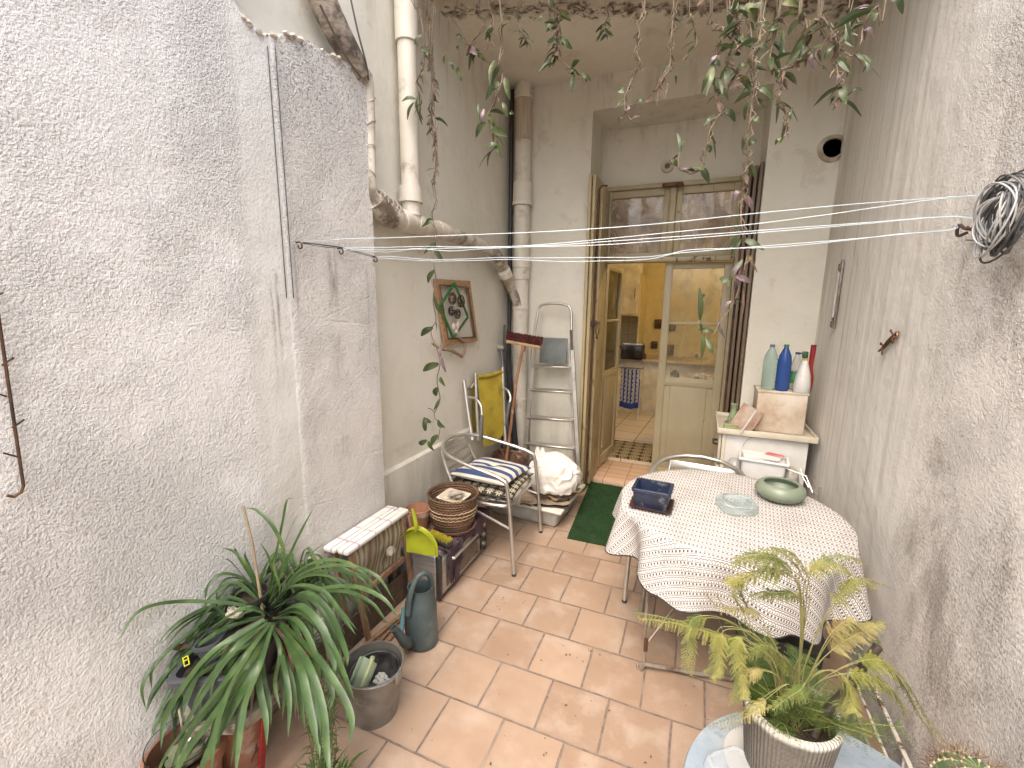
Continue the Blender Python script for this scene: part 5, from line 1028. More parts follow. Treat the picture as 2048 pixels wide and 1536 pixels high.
# hand brush
bA, bB = PZ(858, 1070, ztop+.02), PZ(901, 1088, ztop+.02); Mh = frame_m((bA+bB)/2, bB-bA); Lb = (bB-bA).length
t = thing('hand_brush', 'small black hand brush with yellow bristles lying on the oven', 'brush', (bA+bB)/2)
part('block', xf(MB().box((0, 0, -.006), (Lb, .052, .022), bev=.008), Mh), M_BLKP, t)
m = MB(); rr6 = random.Random(2)
for i in range(15):
    for j in range(5):
        for k in range(4): x, y = (-.44+.88*i/14)*Lb, -.018+.009*j; m.tube([(x, y, 0), (x+rr6.gauss(0, .0025), y*1.25+rr6.gauss(0, .0025), .026)], .0014, 3)
stuff(part('bristles', xf(m, Mh), simple('yellow_bristles', (.50, .44, .03), (.36, .32, .03), .7), t))
# ================================================================== WATERING CAN, BUCKET
M_CAN = simple('teal_grey_plastic', (.060, .085, .088), (.045, .064, .066), .5, dirt=(.10, .13, .125), dthr=(.5, .7), dscale=4)
c = V((-1.135, 1.625, 0))
t = thing('watering_can', 'teal grey plastic watering can beside the stool', 'watering can', c)
tilt = Matrix.Rotation(R(0), 3, 'X')
part('can_body', MB().lathe([(0, .002), (.077, .002), (.081, .01), (.081, .03), (.079, .19), (.077, .215), (.073, .235), (.064, .258), (.060, .300), (.063, .304), (.057, .304), (.055, .26), (.068, .23), (.070, .02), (0, .015)], c, 40, sx=1.0, sy=.92), M_CAN, t)
h0, h1 = PY(818, 1228, 1.56), PY(862, 1200, 1.60)
part('handle', MB().tube([PY(816, 1228, 1.545), PY(820, 1195, 1.545), PY(830, 1163, 1.57), PY(845, 1147, 1.60), PY(858, 1150, 1.63), PY(864, 1172, 1.66), PY(864, 1205, 1.68)], [.016, .013, .013, .013, .013, .013, .015], 12, 6), M_CAN, t)
sp = [c+V((-.03, -.06, .04)), PY(812, 1285, 1.50), PY(800, 1272, 1.47), PY(789, 1258, 1.45)]
part('spout', MB().tube(sp, [.030, .026, .020, .016], 14, 5), M_CAN, t)
part('spout_mouth', MB().lathe([(.0162, 0), (.020, .003), (.020, .008), (.012, .008), (.012, .0)], sp[-1], 16, rot=V((0, 0, 1)).rotation_difference(sp[-1]-sp[-2]).to_matrix()), M_CAN, t)
part('spout_bracket', MB().rod(sp[-2]+V((.0, .01, .012)), c+V((-.075, -.035, .19)), .018, .012, bev=.003), simple('teal_clip', (.06, .15, .17)), t)
M_ZINC = simple('dull_zinc', (.30, .29, .26), (.21, .20, .18), .45, .55, dirt=(.13, .115, .09), dthr=(.5, .7), dscale=5, bump=.002, bscale=30)
c = PZ(746, 1326, .225); c.z = 0
t = thing('zinc_bucket', 'dented grey zinc bucket holding a black bowl, in front of the watering can', 'bucket', c)
part('bucket_body', MB().lathe([(r_*.83, z_*.90) for r_, z_ in [(0, .006), (.098, .006), (.10, 0), (.104, 0), (.106, .02), (.124, .14), (.1255, .144), (.1255, .150), (.127, .154), (.141, .238), (.146, .243), (.146, .25), (.139, .25), (.137, .236), (.103, .015), (0, .012)]], c, 48, wob=.006), M_ZINC, t)
part('bail', MB().tube([c+V((-.146*.83, 0*.83, .238*.90)), c+V((-.13*.83, -.075*.83, .245*.90)), c+V((-.075*.83, -.125*.83, .252*.90)), c+V((.0*.83, -.15*.83, .252*.90)), c+V((.075*.83, -.128*.83, .25*.90)), c+V((.13*.83, -.07*.83, .243*.90)), c+V((.146*.83, 0*.83, .238*.90))], .0035, 8, 5), M_ZINC, t)
for s_ in (-1, 1): part('ear', MB().box(c+V((s_*.146*.83, 0*.83, .225*.90)), (.012, .035, .04), bev=.004), M_ZINC, t)
cb_ = c+V((.006, .008, .09)); 
solo('black_bowl', MB().lathe([(0, 0), (.05, 0), (.082, .05), (.095, .10), (.099, .102), (.101, .098), (.09, .05), (.056, -.006), (0, -.006)], cb_, 36, rot=Matrix.Rotation(R(6), 3, 'X')), simple('black_rubber', (.018, .018, .02), (.09, .09, .085), .4, scale=20, dirt=(.3, .3, .28), dthr=(.62, .72)), 'black plastic bowl sitting inside the zinc bucket', 'bowl')
cg = c+V((-.022, -.028, .185))
t = thing('green_scoop', 'pale green plastic scoop standing in the black bowl', 'scoop', cg)
Mg = Matrix.Translation(cg) @ Matrix.Rotation(R(-8), 4, 'Z') @ Matrix.Rotation(R(-38), 4, 'X')
M_PG = simple('pale_green_plastic', (.42, .50, .36), (.34, .43, .30), .35)
part('blade', xf(MB().box((0, 0, 0), (.075, .006, .11), bev=.003).box((.035, -.012, 0), (.006, .03, .11), bev=.003).box((-.035, -.012, 0), (.006, .03, .11), bev=.003), Mg), M_PG, t)
part('handle', xf(MB().tube([(.026, -.024, -.05), (.028, -.028, .03), (.027, -.028, .062), (.020, -.02, .07)], .010, 10, 4), Mg), simple('yellow_green_plastic', (.50, .56, .30), rough=.35), t)
solo('white_rag', MB().ball(c+V((.038, .0, .165)), .026, 3, (1, .8, .5), .8, 7).ball(c+V((.05, -.02, .165)), .015, 2, (1, 1, .6), .8, 3), simple('dirty_white_rag', (.5, .5, .46), (.25, .25, .22), .9), 'dirty white rag beside the green scoop in the bowl', 'rag')
# ================================================================== TURF MAT
t = thing('turf_mat', 'green artificial grass mat on the floor in front of the door step', 'grass mat', (-.52, 3.4, 0))
ml = [V((-.74, 2.87, .0)), V((-.20, 2.88, 0)), V((-.24, 3.94, 0)), V((-.815, 3.955, 0))]
part('backing', MB().prism([p_+V((0, 0, .001)) for p_ in ml], (0, 0, .007)), simple('turf_backing', (.015, .04, .012), rough=.9), t)
m = MB(); rr7 = random.Random(4)
for k in range(15000):
    u_, v_ = rr7.random(), rr7.random(); a = ml[0].lerp(ml[1], u_); b_ = ml[3].lerp(ml[2], u_); p_ = a.lerp(b_, v_)+V((0, 0, .008)); an = rr7.random()*6.28
    d = V((cos(an), sin(an), 0)); tp = p_+V((rr7.gauss(0, .005), rr7.gauss(0, .005), rr7.uniform(.009, .016)))
    m.b.faces.new((m.b.verts.new(p_-d*.0014), m.b.verts.new(p_+d*.0014), m.b.verts.new(tp)))
stuff(part('blades', m, plant_mat('turf_blade', (.018, .075, .015), (.03, .11, .022), (.012, .05, .012), .6), t))
# ================================================================== DRAPED TABLE
TC = V((.20, 2.165, 0)); TR = .478; TZ = .735
t = thing('garden_table', 'round metal garden table on thin rod legs under the patterned cloth', 'table', TC)
M_GM = simple('worn_cream_metal', (.26, .23, .19), (.18, .15, .12), .45, .3, dirt=(.10, .05, .03))
part('table_top', MB().lathe([(0, TZ-.03), (TR-.02, TZ-.03), (TR-.006, TZ-.018), (TR-.012, TZ-.005), (0, TZ-.004)], TC, 48), M_GM, t)
La, Lb_ = V((-.10, 1.88, .004)), V((-.16, 2.28, .004)); Lc, Ld = V((.50, 2.02, .004)), V((.46, 2.42, .004))
part('leg', MB().tube([V((-.115, 1.93, TZ-.03)), V((-.105, 1.89, .10)), La+V((0, 0, .02)), La+V((-.012, -.008, 0)), La+V((-.028, -.004, .004)), La+V((-.03, .008, .014))], .0065, 8), M_GM, t)
part('leg', MB().tube([V((-.10, 2.25, TZ-.03)), Lb_], .011, 10), M_GM, t)
part('leg', MB().tube([V((.44, 1.98, TZ-.03)), Lc], .0065, 8), M_GM, t)
part('leg', MB().tube([V((.42, 2.35, TZ-.03)), Ld], .011, 10), M_GM, t)
part('stretcher', MB().tube([La+V((0, 0, .03)), V((.2, 1.94, .03)), Lc+V((0, 0, .03))], .010, 8), M_GM, t)
part('brace', MB().tube([La+V((0, 0, .13)), V((.08, 2.1, .36)), V((.3, 2.2, .66))], .005, 6), M_GM, t)
part('brace', MB().tube([V((.35, 2.0, .02)), V((.30, 1.93, .03)), V((.05, 2.35, .5))], .005, 6), M_GM, t)
for a, b_ in ((La+V((0, 0, .10)), La+V((0, 0, .16))),): part('rusty_joint', MB().tube([a, b_], .009, 8), M_IRON, t)
g = G('woven_tablecloth'); u = g.sep(g.map(g.uv(), rot=(0, 0, R(6)))); yv_ = g.math('MULTIPLY', u[1], 1/.040)
fr_ = g.math('FRACT', yv_); ux_ = u[0]
def band(c0, wd): return g.math('LESS_THAN', g.math('ABSOLUTE', g.math('SUBTRACT', fr_, c0)), wd)
sq = g.math('GREATER_THAN', g.math('SINE', g.math('MULTIPLY', ux_, 2*pi/.015)), -.1)
sq2 = g.math('GREATER_THAN', g.math('SINE', g.math('MULTIPLY', ux_, 2*pi/.010)), .1)
zig = g.math('MULTIPLY', g.math('PINGPONG', g.math('MULTIPLY', ux_, 1/.0075), 1.), .10)
zz_ = g.math('LESS_THAN', g.math('ABSOLUTE', g.math('SUBTRACT', g.math('SUBTRACT', fr_, .66), zig)), .06)
m1 = g.math('MULTIPLY', band(.18, .10), sq); m2 = band(.36, .035); m3 = band(.02, .03); m4_ = g.math('MULTIPLY', band(.50, .075), sq2); m5 = band(.90, .035)
dk = g.math('MAXIMUM', g.math('MAXIMUM', m1, m2), g.math('MAXIMUM', m3, m5)); lt = g.math('MAXIMUM', m4_, zz_)
ccl = g.mix(g.step(g.noise(g.uv(), 6, 4), .4, .65), (.66, .65, .63), (.57, .555, .53)); ccl = g.mix(g.math('MULTIPLY', lt, .8), ccl, (.12, .08, .06)); ccl = g.mix(g.math('MULTIPLY', dk, .92), ccl, (.05, .035, .03))
M_CLOTH = g.bsdf(ccl, .9, normal=g.bump(g.noise(g.uv(), 350, 2), .0008, .5), spec=.2)
def lerp_tab(tab, a):
    a %= 360
    for (a0, v0), (a1, v1) in zip(tab, tab[1:]):
        if a0 <= a <= a1: k = (a-a0)/(a1-a0); k = k*k*(3-2*k); return v0+(v1-v0)*k
DROP = [(0, .26), (30, .22), (60, .20), (90, .19), (130, .20), (165, .20), (190, .21), (205, .27), (215, .245), (228, .235), (238, .27), (250, .31), (262, .29), (275, .27), (290, .29), (305, .36), (320, .30), (335, .30), (348, .34), (360, .26)]
def cl_fn(a, b_):
    A = a*2*pi; deg = A*180/pi
    if b_ < .5:
        r_ = TR*b_*2; return TC+V((r_*cos(A), r_*sin(A), TZ+.0015*mnoise.noise(V((r_*7*cos(A), r_*7*sin(A), 0)))))
    s_ = (b_-.5)*2; D = lerp_tab(DROP, deg)*.80; fold = sin(A*9+1.2*sin(A*2)+.6)*.6+sin(A*14+2)*.35
    e = min(1, s_*12); rr_ = TR+.004*e+.004*(1-(1-e)**2)+(.055*fold+.022)*s_**.8
    z = TZ-.006*(1-cos(e*pi/2))-D*s_*(1+.04*sin(A*9+2))
    x, y = rr_*cos(A), rr_*sin(A)
    return TC+V((min(x, .565), y, z))
def cl_uv(a, b_):
    A = a*2*pi
    if b_ < .5: r_ = TR*b_*2
    else: r_ = TR+(b_-.5)*2*lerp_tab(DROP, A*180/pi)*.8
    return (r_*cos(A), r_*sin(A))
t2 = thing('tablecloth', 'white and brown woven striped cloth draped over the round table', 'tablecloth', TC+V((0, 0, .4)))
part('cloth', MB().grid(cl_fn, 220, 44, cl_uv), M_CLOTH, t2, 60)
hem = [cl_fn(i/220, 1.0) for i in range(221)]
part('dark_hem', MB().tube(hem, .0032, 5, cap=False), simple('dark_binding', (.025, .02, .018), rough=.9), t2)
# things on the table
M_BLUE = simple('dark_blue_glaze', (.016, .026, .06), (.010, .014, .03), .3, dirt=(.16, .17, .17), dthr=(.58, .7), dscale=9, coat=.15)
zt2 = TZ+.002
t = dish('pot_saucer', (-.128, 2.035, zt2), .178, .155, .016, .006, -3, simple('dark_red_glaze', (.055, .022, .022), (.03, .015, .015), .3), 'dark red rectangular saucer under the blue bonsai pot', 'saucer')
bpz = dish('bonsai_pot', (-.128, 2.043, zt2+.007), .165, .145, .088, .010, -3, M_BLUE, 'dark blue glazed rectangular bonsai pot at the left edge of the table', 'plant pot', flare=.84)
g = G('clear_glass'); M_GLASS = g.bsdf((.90, .95, .94), .03, trans=1, ior=1.5)
c = V((.235, 2.165, zt2)); m = MB(); Ma = Matrix.Translation(c) @ Matrix.Rotation(R(20), 4, 'Z')
oc = [(.078, .045), (.045, .078), (-.045, .078), (-.078, .045), (-.078, -.045), (-.045, -.078), (.045, -.078), (.078, -.045)]
ln = [(1, 0), (1, .036), (.93, .042), (.66, .042), (.50, .016), (.3, .012)]; rg = [[m.b.verts.new(V((x*s_, y*s_, z))) for x, y in oc] for s_, z in ln]
for a, b_ in zip(rg, rg[1:]):
    for k in range(8): m.b.faces.new((a[k], a[(k+1) % 8], b_[(k+1) % 8], b_[k]))
m.b.faces.new(rg[0][::-1]); m.b.faces.new(rg[-1]); g = G('ashtray_glass'); M_ASH = g.bsdf((.74, .83, .83), .08, trans=.8, ior=1.47)
solo('glass_ashtray', xf(m, Ma), M_ASH, 'thick clear glass ashtray in the middle of the table', 'ashtray', ang=10)
c = V((.435, 2.37, zt2))
solo('celadon_bowl', MB().lathe([(0, .0), (.055, 0), (.085, .010), (.106, .034), (.109, .048), (.103, .066), (.088, .080), (.078, .083), (.072, .080), (.072, .075), (.086, .066), (.095, .048), (.075, .016), (0, .012)], c, 56), simple('celadon_glaze', (.19, .225, .165), (.155, .19, .14), .38, dirt=(.26, .3, .22)), 'round squat sage green ceramic bowl at the far right of the table', 'bowl')
# ================================================================== DESK AND WHAT STANDS ON IT
M_CABW = simple('white_cabinet', (.58, .57, .54), (.52, .51, .47), .4, dirt=(.42, .38, .31), dthr=(.6, .75)); M_CABC = simple('cream_laminate', (.55, .50, .40), (.48, .43, .34), .4)
t = thing('drawer_cabinet', 'white drawer cabinet with black handles in the right corner', 'cabinet', (.465, 3.44, 0))
dx0, dx1, dy0, dy1 = .215, .715, 3.22, 3.70
part('carcass', MB().box(((dx0+dx1)/2+.01, (dy0+dy1)/2, .41), (dx1-dx0-.02, dy1-dy0, .80), bev=.004), M_CABW, t)
part('side_edge', MB().box((dx0+.014, dy0-.006, .41), (.022, .012, .80), bev=.002), M_CABC, t)
for z in (.70, .47, .24): 
    f = part('drawer_front', MB().box((dx0-.008, (dy0+dy1)/2, z), (.018, dy1-dy0-.01, .215), bev=.004), M_CABC, t)
    part('handle', MB().tube([(dx0-.018, 3.26, z+.02), (dx0-.045, 3.27, z+.02), (dx0-.045, 3.36, z+.02), (dx0-.018, 3.37, z+.02)], .008, 8), M_BLKP, f)
t = thing('serving_tray', 'cream tray with a raised rim lying on top of the cabinet', 'tray', (.47, 3.44, .81))
part('tray_base', MB().box((.47, 3.44, .822), (.565, .50, .014), bev=.004), M_CABC, t)
for c_, d_ in (((.47, 3.19, .835), (.57, .012, .038)), ((.47, 3.69, .835), (.57, .012, .038)), ((.187, 3.44, .835), (.012, .488, .038)), ((.753, 3.44, .835), (.012, .488, .038))): part('rim', MB().box(c_, d_, bev=.004), M_CABC, t)
part('side_flange', MB().box((.21, 3.27, .815), (.05, .12, .004)), M_CABC, t)
solo('cream_box', MB().box((.555, 3.42, .965), (.285, .22, .268), bev=.006).box((.555, 3.42, 1.102), (.295, .23, .012), bev=.003), simple('stained_box', (.57, .52, .43), (.52, .45, .36), .75, dirt=(.40, .29, .20), dthr=(.44, .66), dscale=3), 'stained cream box standing on the cabinet tray with bottles on it', 'box')
zb2 = 1.109
def pet(nm, x, y, col, capc, lab, h=.30, r_=.041, liq=None, clear=True, rib=True, cat='bottle'):
    c = V((x, y, zb2)); t = thing(nm, lab, cat, c, 'bottles on the cream box')
    pr = [(0, .004), (r_*.8, .0), (r_*.98, .012)]
    z = .02
    while z < h*.58: pr += [(r_, z), (r_*(.955 if rib else 1), z+.010), (r_, z+.02)]; z += .024
    pr += [(r_*.97, h*.66), (r_*.86, h*.76), (r_*.55, h*.86), (.016, h*.91), (.0135, h*.93), (.0135, h*.955)]
    g = G(nm+'_'+str(int(x*1000)))
    mt_ = g.bsdf(col, .12, trans=.85 if clear else 0, ior=1.2, coat=.3, normal=g.bump(g.noise(g.obj(), 40, 3), .002, .5))
    part('bottle_body', MB().lathe(pr, c, 28), mt_, t)
    part('bottle_cap', MB().lathe([(.0155, h*.945), (.0155, h), (0, h)], c, 16), simple('cap_%d' % int(x*1000), capc, rough=.4), t); return t
b1, b2 = PY(1532, 780, 3.38), PY(1562, 785, 3.36)
pet('clear_bottle', b1.x+.008, 3.38, (.52, .66, .62), (.10, .16, .28), 'ribbed clear green water bottle with a blue cap, leftmost on the box', .30, .043)
pet('blue_bottle', b2.x, 3.36, (.025, .065, .22), (.04, .20, .09), 'blue bottle with a green cap beside the ribbed clear one', .305, .041, clear=False, rib=False)
t = pet('small_bottle', PY(1590, 760, 3.45).x, 3.46, (.75, .78, .78), (.04, .06, .12), 'small clear bottle with a green label behind the white spray bottle', .25, .030, rib=False)
part('label', MB().lathe([(.0312, .04), (.0312, .12)], V((PY(1590, 760, 3.45).x, 3.46, zb2)), 24), simple('green_label', (.10, .32, .12), (.03, .12, .08), .5), t)
c = V((PY(1603, 780, 3.36).x-.003, 3.35, zb2)); t = thing('spray_bottle', 'white conical spray bottle with a yellow collar on the right of the box', 'spray bottle', c, 'bottles on the cream box')
part('bottle_body', MB().lathe([(0, .002), (.044, .0), (.048, .01), (.046, .06), (.041, .11), (.026, .17), (.016, .205), (.014, .21)], c, 28), simple('milky_plastic', (.60, .60, .57), (.52, .53, .51), .3), t)
part('collar', MB().lathe([(.016, .208), (.017, .222), (.0, .222)], c, 18), simple('yellow_collar', (.5, .42, .08)), t)
part('spray_head', MB().box(c+V((-.004, 0, .244)), (.034, .02, .044), bev=.006).box(c+V((-.022, 0, .252)), (.018, .012, .012), bev=.003), simple('dark_green_head', (.03, .08, .05)), t)
c = V((PY(1620, 760, 3.38).x, 3.40, zb2)); t = thing('red_brush', 'red plastic handled brush standing at the right end of the box', 'brush', c)
part('handle', MB().tube([c+V((.0, 0, .002)), c+V((.008, 0, .08)), c+V((-.002, 0, .16)), c+V((.0, 0, .27)), c+V((-.002, 0, .30))], [.018, .016, .014, .016, .015], 12, 5), simple('red_plastic', (.30, .02, .02), (.22, .015, .02), .35), t)
part('end_cap', MB().lathe([(.016, .296), (.016, .306), (0, .308)], c, 14), simple('dark_red', (.16, .01, .012)), t)
# small things on the tray
c = V((PY(1466, 838, 3.34).x, 3.34, .83)); t = thing('glass_carafe', 'small greenish glass carafe with a flared mouth on the tray', 'carafe', c)
g = G('greenish_glass'); M_GG = g.bsdf((.62, .72, .50), .06, trans=.8, ior=1.3)
part('carafe_body', MB().lathe([(0, .002), (.034, 0), (.040, .02), (.036, .06), (.020, .11), (.014, .13), (.018, .15), (.024, .165), (.021, .165), (.012, .13), (.030, .06), (0, .01)], c, 24), M_GG, t)
c = V((PY(1462, 845, 3.25).x, 3.25, .83)); solo('soap_box', MB().box(c+V((0, 0, .019)), (.085, .055, .038), bev=.008).box(c+V((0, 0, .041)), (.088, .058, .007), bev=.003), simple('olive_green_plastic', (.30, .33, .15), (.24, .27, .12), .4), 'small olive green soap box at the left front of the tray', 'soap box')
a, b_ = PY(1478, 852, 3.24), PY(1508, 816, 3.27); a.z = .833; m = MB().rod(a, b_, .14, .008, up=(0, 1, 0), bev=.002)
t = thing('small_picture', 'small white edged picture leaning against the cream box', 'picture', a)
part('board', m, simple('panel_print', (.30, .16, .10), (.45, .4, .33), .6), t)
part('white_edge', MB().rod(a+V((.004, -.072, 0)), b_+V((.004, -.072, 0)), .008, .010, bev=.001), M_CABW, t)
m = MB(); c = V((PY(1492, 820, 3.42).x, 3.42, .832))
for k in range(5): m.tube([c+V((.038*cos(a), .038*sin(a), .025*k)) for a in [i*2*pi/20 for i in range(21)]], .0012, 4, cap=False)
for k in range(10): a = k*.628; m.tube([c+V((.038*cos(a), .038*sin(a), 0)), c+V((.038*cos(a), .038*sin(a), .105))], .0012, 4)
solo('wire_holder', m, simple('grey_wire', (.3, .3, .28), metal=.7), 'small round wire holder behind the small picture', 'wire holder')
c = V((PY(1472, 842, 3.4).x-.02, 3.45, .83)); solo('dark_cloth_scrap', MB().ball(c+V((0, 0, .012)), .035, 2, (1.4, 1, .35), .6, 4), simple('dark_scrap', (.03, .03, .035)), 'dark scrap of cloth at the back of the tray', 'cloth scrap')
# white plastic tub on a stool
c = V((.45, 3.06, .545)); t = thing('storage_tub', 'white plastic tub filled with papers, in front of the cabinet', 'tub', c)
Mt = Matrix.Translation(c) @ Matrix.Rotation(R(-6), 4, 'Z')
part('tub_body', xf(MB().box((0, 0, .09), (.25, .17, .178), bev=.022, seg=3, taper=.87), Mt), simple('white_polythene', (.62, .62, .61), (.55, .55, .53), .35), t)
rm = [(-.13, -.09), (.13, -.09), (.13, .09), (-.13, .09)]; m = MB()
m.box((0, -.09, .178), (.27, .016, .016), bev=.006).box((0, .09, .178), (.27, .016, .016), bev=.006).box((-.13, 0, .178), (.016, .166, .016), bev=.006).box((.13, 0, .178), (.016, .166, .016), bev=.006)
part('tub_rim', xf(m, Mt), simple('white_rim', (.70, .70, .68), rough=.35), t)
solo('letter_pile', xf(MB().box((-.02, 0, .186), (.19, .13, .006), Matrix.Rotation(R(8), 3, 'Z')).box((.01, -.01, .194), (.17, .11, .005), Matrix.Rotation(R(-12), 3, 'Z')), Mt), simple('letters', (.72, .71, .67), (.66, .64, .6), .7), 'pile of white letters on top of the plastic tub', 'letters')
solo('red_leaflet', xf(MB().box((.06, .02, .201), (.10, .055, .003), Matrix.Rotation(R(-20), 3, 'Z')), Mt), simple('red_leaflet', (.50, .05, .08), (.55, .3, .3), .6), 'red leaflet lying on the white letters', 'leaflet')
t = thing('white_stool', 'small white stool carrying the plastic tub behind the table', 'stool', (.45, 3.06, 0))
part('seat', MB().box((.45, 3.06, .53), (.32, .26, .022), bev=.006), M_CABW, t)
for sx in (-.12, .12):
    for sy in (-.09, .09): part('leg', MB().rod((.45+sx, 3.06+sy, 0), (.45+sx, 3.06+sy, .52), .02, bev=.003), M_CABW, t)
m = bagmesh((.30, 3.12, .60), .055, .05, .07, 8.1, 3, .12); solo('clear_bag', m, simple('grey_polythene', (.36, .36, .34), (.26, .26, .24), .3, bscale=20, bump=.006), 'crumpled grey plastic bag left of the tub', 'plastic bag')
m = bagmesh((.61, 3.07, .60), .045, .05, .075, 3.3, 3, .12); solo('clear_bag', m, simple('ribbed_polythene', (.40, .38, .34), (.2, .18, .15), .3, bscale=24, bump=.008), 'crumpled dirty plastic bag right of the tub', 'plastic bag')
t = thing('airer_arm', 'bare metal arms of a folded clothes airer against the right wall', 'clothes airer', (.70, 3.0, .1))
part('arm', MB().tube([PY(1562, 933, 3.0), PY(1612, 952, 2.98), PY(1625, 985, 2.92)], .0045, 8), M_ALU, t)
part('arm', MB().tube([PY(1602, 938, 3.0), PY(1606, 955, 2.97), PY(1618, 975, 2.93)], .006, 8), M_ALU, t)
part('arm', MB().tube([(.745, 2.95, 0), (.74, 2.95, .62)], .007, 8).tube([(.745, 3.1, 0), (.74, 3.1, .64)], .007, 8).tube([(.742, 2.95, .55), (.742, 3.1, .55)], .005, 8), M_ALU, t)
m = MB().tube([PY(1485, 893, 3.19), PY(1495, 880, 3.2), PY(1520, 868, 3.205), PY(1540, 868, 3.2), PY(1550, 877, 3.195), PY(1570, 875, 3.19)], .0015, 5, 5)
solo('loose_wire', m, M_WIRE, 'thin loose wire drooping across the white side of the cabinet', 'wire')
# ================================================================== LEFT FOREGROUND: trough, stand, spider plants
M_GREYP = simple('grey_planter_plastic', (.065, .072, .080), (.052, .057, .063), .5, dirt=(.16, .15, .13), dthr=(.6, .75), dscale=5)
M_SOIL = simple('potting_soil', (.028, .019, .013), (.05, .035, .024), .95, scale=60, bscale=70, bump=.012)
M_CRUST = simple('crusted_tray', (.40, .37, .30), (.26, .235, .18), .8, scale=14, dirt=(.10, .085, .06), dthr=(.5, .62), dscale=12, bump=.004)
NL, NR = PZ(333, 1362, .50), PZ(507, 1338, .50)
wl = (NR-NL).length; ux = (NR-NL).normalized(); ux = (ux+V((.12, -.06, 0))).normalized(); uy = V((-ux.y, ux.x, 0)); TL = .36
Mp = frame_m(NL+ux*wl/2+uy*TL/2-V((0, 0, .16)), ux)     # origin: middle of the trough base (z .34)
def trough_rings(specs):
    m = MB(); rg = []
    for hx_, hy_, z in specs:
        pts = []
        for cx_, cy_, a0 in ((1, 1, 0), (-1, 1, 90), (-1, -1, 180), (1, -1, 270)):
            for k in range(5): a = R(a0+22.5*k); r_ = .025; pts.append((cx_*(hx_-r_)+r_*cos(a), cy_*(hy_-r_)+r_*sin(a)))
        rg.append([m.b.verts.new(V((x, y, z))) for x, y in pts])
    for a, b_ in zip(rg, rg[1:]):
        n = len(a)
        for k in range(n): m.b.faces.new((a[k], a[(k+1) % n], b_[(k+1) % n], b_[k]))
    m.b.faces.new(rg[0][::-1]); m.b.faces.new(rg[-1]); return m
hw, hl = wl/2, TL/2
t = thing('grey_planter', 'grey plastic planter trough holding the big strap leaved plant', 'planter', Mp @ V((0, 0, 0)))
part('trough', xf(trough_rings([(hw*.72, hl*.86, 0), (hw*.93, hl*.97, .135), (hw*.94, hl*.98, .138), (hw+.004, hl+.008, .14), (hw+.006, hl+.01, .158), (hw, hl+.004, .162), (hw*.92, hl*.95, .160), (hw*.90, hl*.94, .125)]), Mp), M_GREYP, t)
part('soil', xf(MB().grid(lambda a, b_: V(((a-.5)*2*hw*.9, (b_-.5)*2*hl*.93, .128+.008*mnoise.noise(V((a*6, b_*9, 0))))), 16, 24), Mp), M_SOIL, t)
def hexpts(sx, sy): return [(sx*c_[0], sy*c_[1]) for c_ in ((-.6, -1), (.6, -1), (1, -.62), (1, .62), (.6, 1), (-.6, 1), (-1, .62), (-1, -.62))]
m = MB(); rg = [[m.b.verts.new(V((x, y, z))) for x, y in hexpts(hw*s_*1.13, hl*s_*1.08)] for s_, z in ((.95, -.045), (1.02, -.022), (1.03, -.005), (1.0, .004), (.95, -.006), (.80, -.010))]
for a, b_ in zip(rg, rg[1:]):
    for k in range(8): m.b.faces.new((a[k], a[(k+1) % 8], b_[(k+1) % 8], b_[k]))
m.b.faces.new(rg[0][::-1]); m.b.faces.new(rg[-1])
solo('plant_tray', xf(m, Mp), M_CRUST, 'limescale crusted octagonal tray under the grey planter trough', 'tray', ang=25)
# inner pots in the trough
ip = Mp @ V((-.03, .06, .14))
t = thing('square_pot', 'grey square plant pot leaning inside the planter trough', 'plant pot', ip)
Mi = Matrix.Translation(PZ(432, 1292, .53)-V((0, 0, .045))) @ Matrix.Rotation(R(25), 4, 'Z') @ Matrix.Rotation(R(-12), 4, 'Y') @ Matrix.Scale(.8, 4)
part('pot_body', xf(trough_rings([(.036, .036, -.03), (.048, .048, .075), (.053, .053, .078), (.053, .053, .094), (.046, .046, .094), (.043, .043, .07)]), Mi), M_GREYP, t)
part('soil', xf(MB().lathe([(0, .07), (.04, .069)], (0, 0, 0), 12), Mi), M_SOIL, t)
bp = PZ(500, 1195, .60); 
t = thing('black_pot', 'black plastic pot with spider plant at the back of the trough', 'plant pot', bp-V((0, 0, .1)))
part('pot_body', MB().lathe([(0, -.12), (.042, -.12), (.060, 0), (.065, 0), (.065, .018), (.058, .018), (.055, -.01), (0, -.012)], bp, 28), M_BLKP, t)
part('soil', MB().lathe([(0, -.004), (.055, -.008)], bp, 20), M_SOIL, t)
solo('sea_shell', MB().ball(PZ(470, 1224, .60), .022, 3, (1.2, .9, .7), .7, 5).ball(PZ(478, 1230, .60), .013, 2, (1, 1, .8), .9, 2), simple('weathered_shell', (.46, .42, .34), (.2, .17, .13), .8), 'weathered pale seashell lying among the leaves', 'shell')
q0 = PZ(372, 1322, .53)
Mk = Matrix.Translation(q0) @ Matrix.Rotation(R(70), 4, 'Z') @ Matrix.Rotation(R(65), 4, 'X') @ Matrix.Scale(.7, 4)
m = MB()
for x in (-.009, .009): m.box((x, 0, 0), (.004, .04, .003))
for y in (-.018, .018, .004): m.box((0, y, .0004), (.018, .004, .003))
solo('yellow_clip', xf(m, Mk), simple('yellow_clip', (.62, .60, .03), (.55, .52, .02), .4), 'small yellow plastic clip on the rim of the trough', 'clip')
m = MB(); rr8 = random.Random(12)
for k in range(8): d = V((rr8.gauss(0, 1), rr8.gauss(0, 1), rr8.uniform(.3, 1))).normalized(); b0 = PZ(357, 1300, .53); m.leaf([b0, b0+d*.016, b0+d*.032+V((0, 0, -.004))], .016, V((0, 0, 1)), .3, 3)
